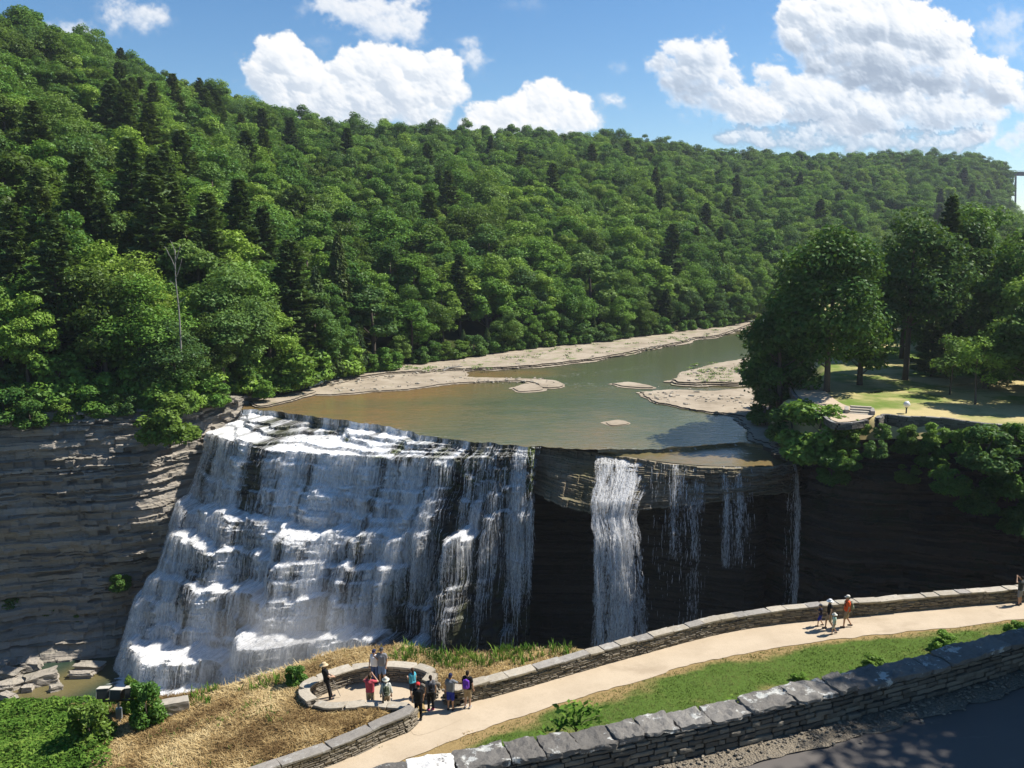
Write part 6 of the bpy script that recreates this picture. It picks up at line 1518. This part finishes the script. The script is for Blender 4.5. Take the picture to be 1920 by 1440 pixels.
# ---- floodlights, block, post, globe lamp
def floodlights():
    p = P(226, 1372, -21.8); p[2] = nz1(p[0], p[1]); s = 37.5 / FPX
    rt = empty('floodlight_mast', tuple(p), 0, 'three box floodlights on one steel mast among the bushes at the lower left', 'floodlight'); mb = MB(); mb.tube([(0, 0, -.3), (0, 0, 1.05)], .05, 10); mb.box((0, 0, .45), (.24, .18, .5), .2, ch=.01)
    obj('pole', mb.mesh('pole', M['galv']), rt); mb = MB(); mb.box((.02, 0, 1.07), (1.35, .08, .07), .08, ch=.01); obj('crossbar', mb.mesh('crossbar', M['lamp_metal']), rt)
    for dx, dz, a in ((-.58, .02, .12), (.02, -.04, -.05), (.66, .06, .25)):
        f = empty('floodlight', (0, 0, 0)); 
        f2 = MB(); f2.box((0, 0, 0), (.50, .40, .44), ch=.03); f2.box((0, .0, -.28), (.10, .10, .20), ch=.01)
        me = f2.mesh('floodlight', M['lamp_metal']); bpy.data.objects.remove(f); o = obj('floodlight', me, rt); o.location = (dx, -.05, 1.44 + dz); o.rotation_euler = (R_(-14), 0, a)
        for nm, c, d, m_ in (('lens', (0, .205, 0), (.40, .02, .34), M['lens']), ('visor', (0, .02, .235), (.54, .46, .03), M['lamp_visor'])):
            q = MB(); q.box(c, d, ch=.006); obj(nm, q.mesh(nm, m_), o)
        q = MB(); q.box((-.262 if a < .2 else .262, .02, .02), (.02, .44, .42), ch=.005); obj('side_plate', q.mesh('side_plate', M['lamp_visor']), o)
floodlights()
p = P(328, 1352, -21.3); p[2] = nz1(p[0], p[1]); w_, q4, q3 = rough_slab((1.25, .55, .75), 5, 5, .012); mb = MB(); mb.add(w_, q4, q3)
o = mb.build('concrete_block', M['concrete'], loc=(p[0], p[1], p[2] + .25)); o.rotation_euler = (0, 0, .35); tag(o, 'weathered concrete block half sunk in the dry grass beside the bushes', 'block')
def post():
    p = P(719, 1342, -19.9); p[2] = nz1(p[0], p[1]); rt = empty('marker_post', tuple(p), 0, 'thin dark post standing in the dry grass beside the lookout wall', 'post'); mb = MB(); mb.box((0, 0, .5), (.07, .07, 1.2), .3, ch=.01); obj('post', mb.mesh('post', M['lamp_metal']), rt)
    mb = MB(); mb.box((0, 0, 1.08), (.05, .30, .16), .3, ch=.01); obj('plate', mb.mesh('plate', M['lamp_metal']), rt)
post()
def globe():
    p = on_plat(1699, 775); rt = empty('globe_lamp', tuple(p), 0, 'white globe lamp on a short post at the edge of the picnic lawn', 'lamp'); mb = MB(); mb.tube([(0, 0, -.3), (0, 0, .75)], .09, 10); mb.tube([(0, 0, .72), (0, 0, .82)], (.16, .2), 12); obj('post', mb.mesh('post', M['lamp_metal'], True), rt)
    v, f = ICV * .42 + (0, 0, 1.15), ICF; obj('globe', mk('globe', v, f, M['globe'], smooth=True), rt)
globe()
# ---- terrace of the picnic lawn: coping wall, flagstone floor, steps
def wl_(px, z): return np.array([P(u, v, z) for u, v in px])
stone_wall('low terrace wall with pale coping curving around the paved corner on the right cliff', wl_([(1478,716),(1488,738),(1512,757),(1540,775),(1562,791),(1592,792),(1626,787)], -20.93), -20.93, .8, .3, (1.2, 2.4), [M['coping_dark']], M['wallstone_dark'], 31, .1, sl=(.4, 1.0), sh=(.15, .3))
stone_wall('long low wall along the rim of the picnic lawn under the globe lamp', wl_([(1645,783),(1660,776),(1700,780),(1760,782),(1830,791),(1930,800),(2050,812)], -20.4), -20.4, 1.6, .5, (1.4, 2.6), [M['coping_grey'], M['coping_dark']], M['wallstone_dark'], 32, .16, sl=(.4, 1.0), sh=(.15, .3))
tp = wl_([(1482,716),(1494,740),(1518,757),(1545,775),(1566,790),(1594,790),(1632,782),(1640,770),(1600,764),(1570,752),(1540,728),(1500,708)], -20.98)
tp = spline(np.vstack([tp, tp[:1]]), 60)[:-1]
tag(obj('terrace', mk('terrace', tp, np.array(tessellate_polygon([[Vector(p) for p in tp]])), M['path'])), kind='structure')
st_ = empty('stone_steps', tuple(P(1612, 776, -21)), 0, 'short flight of pale stone steps from the terrace up to the lawn', 'steps')
for k in range(4):
    w_, q4, q3 = rough_slab((2.4, .7, .22), 60 + k, 3, .01); mb = MB(); mb.add(w_ + (0, 0, 0), q4, q3); o = obj('step', mb.mesh('step', M['coping']), st_); o.location = (.25 * k, .55 * k, -.05 + .2 * k); o.rotation_euler = (0, 0, -.35)
for s in (-1.5, 1.5):
    w_, q4, q3 = rough_slab((.5, 2.6, .5), 70 + int(s), 3, .01); mb = MB(); mb.add(w_, q4, q3); o = obj('side_block', mb.mesh('side_block', M['coping_grey']), st_); o.location = (.3 + s * .94, .9 - s * .34, .25); o.rotation_euler = (0, 0, -.35)
# ------------------------------------------------------------------ people
def capsule(p, q, r1, r2, k=10, sx=1.0):
    p, q = np.array(p, float), np.array(q, float); L = np.linalg.norm(q - p); d = (q - p) / (L + 1e-9)
    t = [-.99, -.8, -.45, 0]; ts = [p + d * r1 * a for a in t] + [q + d * r2 * -a for a in t[::-1]]; rs = [r1 * math.sqrt(1 - a * a) for a in t] + [r2 * math.sqrt(1 - a * a) for a in t[::-1]]
    return tube(np.array(ts), np.array(rs), k)
def ball(c, r): return ICV * np.array(r) + np.array(c), [], ICF
def fuse(parts, vox, sm=2):
    mb = MB()
    for v, q, t in parts: mb.add(v, q, t)
    v = np.vstack(mb.v); f = [np.vstack(x) for x in (mb.q, mb.t) if x]; return remeshed(v, f, vox, sm)
def cm(name, col, rough=.85, var=.14): 
    k = 'cloth_' + name
    if k not in M: M[k] = flat_mat(name, col, rough, var, 30, .003, spec=.2)
    return M[k]
def hand(w, d, side, curl=.5):
    """palm and five fingers beyond the wrist w, pointing along d"""
    w, d = np.array(w, float), unit(np.array(d, float)); up = unit(np.cross(d, [side, 0.001, 0.2])); up = up if abs(up @ d) < .9 else np.array([0, 1., 0]); s = unit(np.cross(up, d)); out = []
    out.append(capsule(w, w + d * .07, .026, .036)); k = w + d * .085
    for j, (o, ln) in enumerate(((-.030, .062), (-.010, .074), (.010, .070), (.030, .056))):
        a = k + s * o; b = a + d * ln * .5; c = b + unit(d * (1 - curl) + up * curl) * ln * .5; out += [capsule(a, b, .0105, .010, 6), capsule(b, c, .010, .0085, 6)]
    a = w + d * .035 - s * .030; b = a + unit(d * .7 - s * .7) * .035; out += [capsule(a, b, .013, .012, 6), capsule(b, b + unit(d + up * .3) * .03, .012, .009, 6)]
    return out
def person(pos, h, rz, label, top, bottom, skin=(.45, .27, .18), hair=(.03, .022, .016), hat=None, shoes=(.05, .05, .055), long_=True, sleeve=.55, arms=None, legs=None, lean=0.0, hairlen=0, child=False, belly=0.0, turn=0.0, pack=None, group='people at the viewpoint and on the path', shoulder=1.0, skirt=False):
    sc = h / 1.75; rt = empty('person', tuple(pos), rz, label, 'person', group); rt.scale = (sc,) * 3
    A_ = {'l': ((-.235, -.02, 1.15), (-.25, .06, .90)), 'r': ((.235, -.02, 1.15), (.25, .06, .90))}; A_.update(arms or {})
    G_ = {'l': ((-.10, .02, .49), (-.105, -.02, .085)), 'r': ((.10, .02, .49), (.105, -.02, .085))}; G_.update(legs or {})
    hs = 1.12 if child else 1.0; ly = lambda z: lean * max(0, z - .9)             # forward lean
    T = lambda x, y, z: (x, y + ly(z), z)
    sw_ = .175 * shoulder
    hc = np.array(T(0, .015, 1.625)); tors = [capsule(T(-.07, 0, 1.00), T(-.085, 0, 1.33), .105, .105), capsule(T(.07, 0, 1.00), T(.085, 0, 1.33), .105, .105), capsule(T(0, .03 + belly * .5, 1.02), T(0, .035, 1.3), .10 + belly, .10), capsule(T(-sw_ * .8, 0, 1.405), T(sw_ * .8, 0, 1.405), .068, .068), capsule(T(0, -.02, 1.12), T(0, -.03, 1.34), .095, .10)]
    pelv = [capsule((-.075, -.01, .93), (.075, -.01, .93), .105, .105), capsule((-.06, -.04, .90), (.06, -.04, .90), .09, .09)]
    neck = [capsule(T(0, -.005, 1.43), T(0, .01, 1.55), .055, .052)]
    head = [ball(hc + (0, 0, .015), np.array((.076, .096, .105)) * hs), ball(hc + (0, .025, -.05), np.array((.058, .070, .070)) * hs), capsule(hc + (0, .098, .005), hc + (0, .112, -.02), .010, .014, 6), ball(hc + (-.078, 0, -.005), (.014, .022, .032)), ball(hc + (.078, 0, -.005), (.014, .022, .032))]
    limbs, sleeves, trs, sho = [], [], [], []
    for s, sx in (('l', -1), ('r', 1)):
        sh_ = np.array(T(sx * sw_, 0, 1.405)); el, wr = [np.array(T(*a)) for a in A_[s]]
        limbs += [capsule(sh_, el, .050, .040), capsule(el, wr, .040, .027)] + hand(wr, wr - el, sx)
        e = sh_ + (el - sh_) * sleeve * 1.0; sleeves.append(capsule(sh_, e, .066, .062))
        if sleeve > 1: sleeves.append(capsule(el, el + (wr - el) * min(.95, sleeve - 1), .056, .042))
        kn, an = [np.array(a) for a in G_[s]]; hp_ = np.array((sx * .088, -.01, .90))
        limbs += [capsule(hp_, kn, .085, .056), capsule(kn, an, .054, .036), capsule(an, an + (0, .11, -.045), .036, .034)]
        trs.append(capsule(hp_, kn, .100, .074 if not skirt else .10))
        if long_: trs.append(capsule(kn, kn + (an - kn) * .93, .074, .058))
        else: trs[-1] = capsule(hp_, hp_ + (kn - hp_) * .88, .102, .086)
        sho.append((an + (0, -.035, -.035), an + (0, .145, -.048)))
    co, q = fuse(tors + pelv + neck + head + limbs, .0125, 2)
    obj('body', mk('body', co, q, cm('skin_%02d' % int(skin[0] * 100), skin, .6, .06), smooth=True), rt)
    big = lambda L_, a: [( (v - v.mean(0)) * (1 + a / (np.abs(v - v.mean(0)).max(0) + 1e-6)) + v.mean(0), q, t) for v, q, t in L_]
    co, q = fuse(big(tors, .020) + big([capsule((-.07, -.01, .95), (.07, -.01, .95), .105, .105)], .022) + sleeves, .017, 3); obj('shirt', mk('shirt', co, q, cm(*top), smooth=True), rt)
    co, q = fuse(big(pelv, .014) + trs, .017, 2); obj('trousers' if long_ else 'shorts', mk('trousers', co, q, cm(*bottom), smooth=True), rt)
    for a, b in sho:
        v, q, t = capsule(a, b, .050, .042); obj('shoe', mk('shoe', v, [np.array(q), np.array(t)], cm('shoe_%d' % int(shoes[0] * 100), shoes), smooth=True), rt)
    # hair: a cap over crown and nape, longer if asked; face
    hp = [ball(hc + (0, -.018, .038), np.array((.084, .098, .098)) * hs), ball(hc + (0, -.045, -.02), (.072, .060, .075))]
    if hairlen: hp += [capsule(hc + (0, -.075, .0), np.array(T(0, -.105, 1.625 - hairlen)), .066, .045)]
    co, q = fuse(hp, .016, 1); keep = ~((co[:, 1] - hc[1] > .045) & (co[:, 2] - hc[2] < .055)); co[~keep, 1] = np.minimum(co[~keep, 1], hc[1] + .045)
    obj('hair', mk('hair', co, q, cm('hair_%d' % int(hair[0] * 100), hair), smooth=True), rt)
    for sx in (-1, 1): obj('eye', mk('eye', *ball(hc + (sx * .03, .083, .012), (.011, .010, .008))[::2], cm('eye', (.02, .015, .012), .3)), rt)
    obj('mouth', mk('mouth', *ball(hc + (0, .090, -.055), (.022, .008, .006))[::2], cm('lips', (.30, .12, .10))), rt)
    if hat:
        kind_, col = hat; mb = MB(); n = 20; th = np.linspace(0, 2 * math.pi, n, endpoint=False)
        prof = [(.104, .030), (.106, .065), (.098, .105), (.070, .130), (.0, .140)] if kind_ != 'brim' else [(.20, .030), (.198, .040), (.106, .052), (.102, .10), (.085, .135), (.0, .145)]
        v = np.vstack([np.stack([r_ * np.cos(th) * .88, r_ * np.sin(th), 0 * th + z_ - (.03 * np.sin(th) ** 2 if (r_ > .15) else 0)], 1) for r_, z_ in prof]) * hs + hc; q = [(a * n + b, a * n + (b + 1) % n, (a + 1) * n + (b + 1) % n, (a + 1) * n + b) for a in range(len(prof) - 1) for b in range(n)]; mb.add(v, q)
        if kind_ != 'brim':
            a_ = np.linspace(R_(35), R_(145), 9); sgn = -1 if kind_ == 'backcap' else 1; i_ = np.stack([.098 * np.cos(a_) * .9, sgn * .10 * np.sin(a_), 0 * a_ + .032], 1); o_ = np.stack([.105 * np.cos(a_) * .85, sgn * (.10 * np.sin(a_) + .075), 0 * a_ + .022], 1)
            vv = np.vstack([i_, o_, i_ + (0, 0, .008), o_ + (0, 0, .008)]) + hc; qq = [(a, a + 1, 9 + a + 1, 9 + a) for a in range(8)] + [(18 + a, 27 + a, 27 + a + 1, 18 + a + 1) for a in range(8)] + [(9 + a, 10 + a, 28 + a, 27 + a) for a in range(8)]; mb.add(vv, qq)
        obj('hat', mb.mesh('hat', cm('hat_' + kind_ + str(int(col[0] * 100)) + str(int(col[2] * 100)), col), True), rt)
    if turn: pass
    if pack:
        plabel, col = pack; b = empty('backpack', tuple(pos), rz, plabel, 'backpack', 'backpacks worn by visitors'); b.scale = (sc,) * 3
        co, q = fuse([capsule(T(-.08, -.185, 1.08), T(-.08, -.18, 1.34), .075, .07), capsule(T(.08, -.185, 1.08), T(.08, -.18, 1.34), .075, .07), capsule(T(0, -.20, 1.06), T(0, -.19, 1.38), .085, .07)], .018, 2); obj('bag', mk('bag', co, q, cm('pack_' + str(int(col[0] * 100)) + str(int(col[2] * 100)), col), smooth=True), b)
        co, q = fuse([capsule(T(-.05, -.265, 1.08), T(.05, -.265, 1.08), .055, .055), capsule(T(-.05, -.265, 1.16), T(.05, -.265, 1.16), .045, .045)], .018, 2); obj('pocket', mk('pocket', co, q, cm('pack_' + str(int(col[0] * 100)) + str(int(col[2] * 100)), col), smooth=True), b)
        for sx in (-1, 1):
            v, q, t = tube(spline([T(sx * .09, -.12, 1.40), T(sx * .115, 0, 1.49), T(sx * .11, .135, 1.36), T(sx * .12, .12, 1.18), T(sx * .14, -.06, 1.08)], 14), .017, 6); obj('strap', mk('strap', v, [np.array(q), np.array(t)], cm('strap', (.03, .03, .035)), smooth=True), b)
    return rt
def pp(u, v, z=None): return P(u, v, ZP + .006) if z is None else P(u, v, z)
black = ('black_cloth', (.012, .012, .014)); khaki = ('khaki_cloth', (.33, .25, .16)); denim = ('denim', (.07, .11, .22)); grey = ('grey_cloth', (.22, .22, .23)); white = ('white_cloth', (.75, .75, .76))
walkR = dict(l=((-.10, .14, .50), (-.10, .16, .085)), r=((.10, -.02, .49), (.10, -.24, .13)))
walkL = dict(r=((.10, .14, .50), (.10, .16, .085)), l=((-.10, -.02, .49), (-.10, -.24, .13)))
person(pp(614, 1311), 1.76, R_(-62), 'man all in black with a tan sun hat leaning on the lookout wall', black, ('black_trousers', (.010, .010, .012)), hat=('brim', (.55, .42, .26)), lean=-.16, arms=dict(l=((-.22, .08, 1.16), (-.08, .26, 1.05)), r=((.22, .08, 1.16), (.06, .30, 1.02))), legs=dict(l=((-.10, .10, .49), (-.11, .22, .085)), r=((.10, .06, .49), (.11, .10, .085))))
_q = pp(614, 1311); mb = MB(); _f = np.array([math.cos(R_(28)), math.sin(R_(28)), 0]); mb.tube([_q + _f * .18 + (0, 0, 1.12), _q + _f * .62 + (0, -.12, .05)], .014, 6); mb.tube([_q + _f * .20 + (0, 0, 1.06), _q + _f * .16 + (0, 0, 1.16)], .02, 6)
tag(mb.build('walking_stick', M['deadwood']), 'thin pale walking stick held by the man in black at the lookout', 'stick')
person(pp(703, 1280), 1.64, R_(168), 'woman in a white sleeveless top, blue jeans and navy cap posing at the lookout wall', white, denim, hat=('cap', (.03, .035, .08)), sleeve=.12, hairlen=.16, hair=(.05, .03, .02), arms=dict(l=((-.28, .10, 1.24), (-.12, .20, 1.46)), r=((.24, -.02, 1.16), (.25, .05, .92))), shoulder=.9)
person(pp(717, 1282), 1.78, R_(172), 'man in grey t-shirt, denim shorts and dark cap posing beside the woman in white', grey, ('light_denim', (.16, .23, .36)), hat=('cap', (.06, .06, .07)), long_=False, shoes=(.6, .6, .6), arms=dict(l=((-.23, -.03, 1.14), (-.22, .08, .92)), r=((.25, -.02, 1.17), (.30, .0, .98))))
person(pp(695, 1333), 1.72, R_(-8), 'person in a red t-shirt raising a camera towards the posing couple', ('red_cloth', (.48, .075, .10)), khaki, hair=(.06, .035, .02), long_=False, arms=dict(l=((-.33, .12, 1.36), (-.09, .22, 1.60)), r=((.33, .12, 1.36), (.09, .22, 1.60))))
_q = pp(695, 1333); mb = MB(); mb.box(_q + (.035, .26, 1.60), (.13, .07, .09), R_(-8), ch=.01); _c = mb.build('camera', cm('camera_body', (.02, .02, .022), .5)); mb = MB(); mb.tube([_q + (.04, .28, 1.60), _q + (.05, .36, 1.60)], .035, 10); obj('lens', mb.mesh('lens', cm('camera_body', (.02, .02, .022))), _c); tag(_c, 'small black camera held up by the person in red', 'camera')
person(pp(725, 1337), 1.60, R_(12), 'person with a pale bucket hat and light camouflage shirt standing behind the inner lookout wall', ('pale_camouflage', (.50, .50, .44), .85, .55), khaki, hat=('brim', (.62, .58, .48)), lean=.12, sleeve=1.4, pack=('olive backpack on the person with the pale bucket hat', (.10, .11, .07)))
person(pp(774, 1309), 1.44, R_(40), 'girl with long brown hair, teal top and dark shorts at the lookout entrance', ('teal_cloth', (.08, .38, .48)), ('dark_shorts', (.03, .03, .045)), hair=(.07, .04, .025), hairlen=.22, long_=False, sleeve=.4, shoulder=.85, child=True, arms=dict(l=((-.22, .08, 1.16), (-.12, .28, 1.14))))
person(pp(785, 1350), 1.70, R_(10), 'person all in black with a bright red cap standing by the wall corner', black, ('black_trousers', (.010, .010, .012)), hat=('cap', (.55, .04, .04)), arms=dict(r=((.24, .0, 1.15), (.22, .10, .92))))
person(pp(808, 1331), 1.62, R_(20), 'dark haired woman in a grey shirt and black trousers seen from behind', ('slate_cloth', (.13, .13, .14)), ('black_trousers', (.010, .010, .012)), shoes=(.55, .08, .22), hairlen=.05, shoulder=.92, pack=('dark backpack on the woman in grey seen from behind', (.02, .022, .03)))
person(pp(845, 1331), 1.68, R_(-12), 'boy in a navy cap, grey t-shirt and blue shorts with one hand on the wall', ('heather_grey', (.17, .18, .20)), ('royal_blue', (.02, .035, .28)), hat=('backcap', (.015, .02, .06)), long_=False, arms=dict(r=((.36, .16, 1.24), (.56, .36, 1.14))))
person(pp(877, 1327), 1.74, R_(-18), 'young man in a black t-shirt and khaki shorts with a purple backpack', black, khaki, long_=False, shoes=(.3, .3, .3), pack=('bright purple backpack on the young man in black', (.16, .05, .42)))
person(pp(1537, 1174), 1.22, R_(78), 'child in a dark top and blue shorts walking ahead of the family', ('navy_top', (.03, .03, .05)), ('royal_blue', (.02, .035, .28)), hat=('cap', (.08, .08, .10)), long_=False, child=True, legs=walkR, arms=dict(l=((-.22, .12, 1.2), (-.15, .26, 1.3))))
person(pp(1554, 1180), 1.66, R_(82), 'woman in a black top and khaki shorts with a white sun hat walking left', black, khaki, hat=('brim', (.78, .78, .80)), long_=False, legs=walkL, shoulder=.9, sleeve=.3)
person(pp(1563, 1189), 1.14, R_(85), 'small child with a pale hat and white and green clothes nearest the lawn', ('mint_cloth', (.45, .60, .50)), ('pale_shorts', (.50, .46, .38)), hat=('brim', (.72, .68, .58)), long_=False, child=True, legs=walkR)
person(pp(1587, 1176), 1.78, R_(80), 'man in a bright orange shirt and pale cap walking behind the family', ('orange_cloth', (.75, .11, .03)), khaki, hat=('cap', (.66, .62, .54)), long_=False, legs=walkR, belly=.03, pack=('grey green backpack on the man in orange', (.22, .23, .17)))
person(pp(1911, 1134), 1.70, R_(35), 'person in a dark shirt and grey shorts photographing with raised arms at the right edge', ('charcoal_cloth', (.045, .048, .05)), grey, long_=False, sleeve=.5, arms=dict(l=((-.34, .10, 1.40), (-.09, .22, 1.62)), r=((.34, .10, 1.40), (.09, .22, 1.62))))
_z = P(1489, 716, -21.0); person(tuple(_z), 1.72, R_(150), 'distant person in dark clothes on the stone stairs under the big trees', ('navy_top', (.03, .03, .05)), ('dark_shorts', (.03, .03, .045)))
# ------------------------------------------------------------------ the air of the valley
def hz(g):
    v = g.n('ShaderNodeVolumePrincipled', Color=(.82, .89, 1.0, 1), Density=.00011); v.inputs['Anisotropy'].default_value = .3
    return {'Volume': v.outputs[0]}
M['haze'] = mat('haze', hz)
mb = MB(); mb.box((0, 830, 26), (2900, 1780, 178)); tag(mb.build('haze', M['haze']), 'thin summer haze filling the valley', 'haze', kind='stuff')
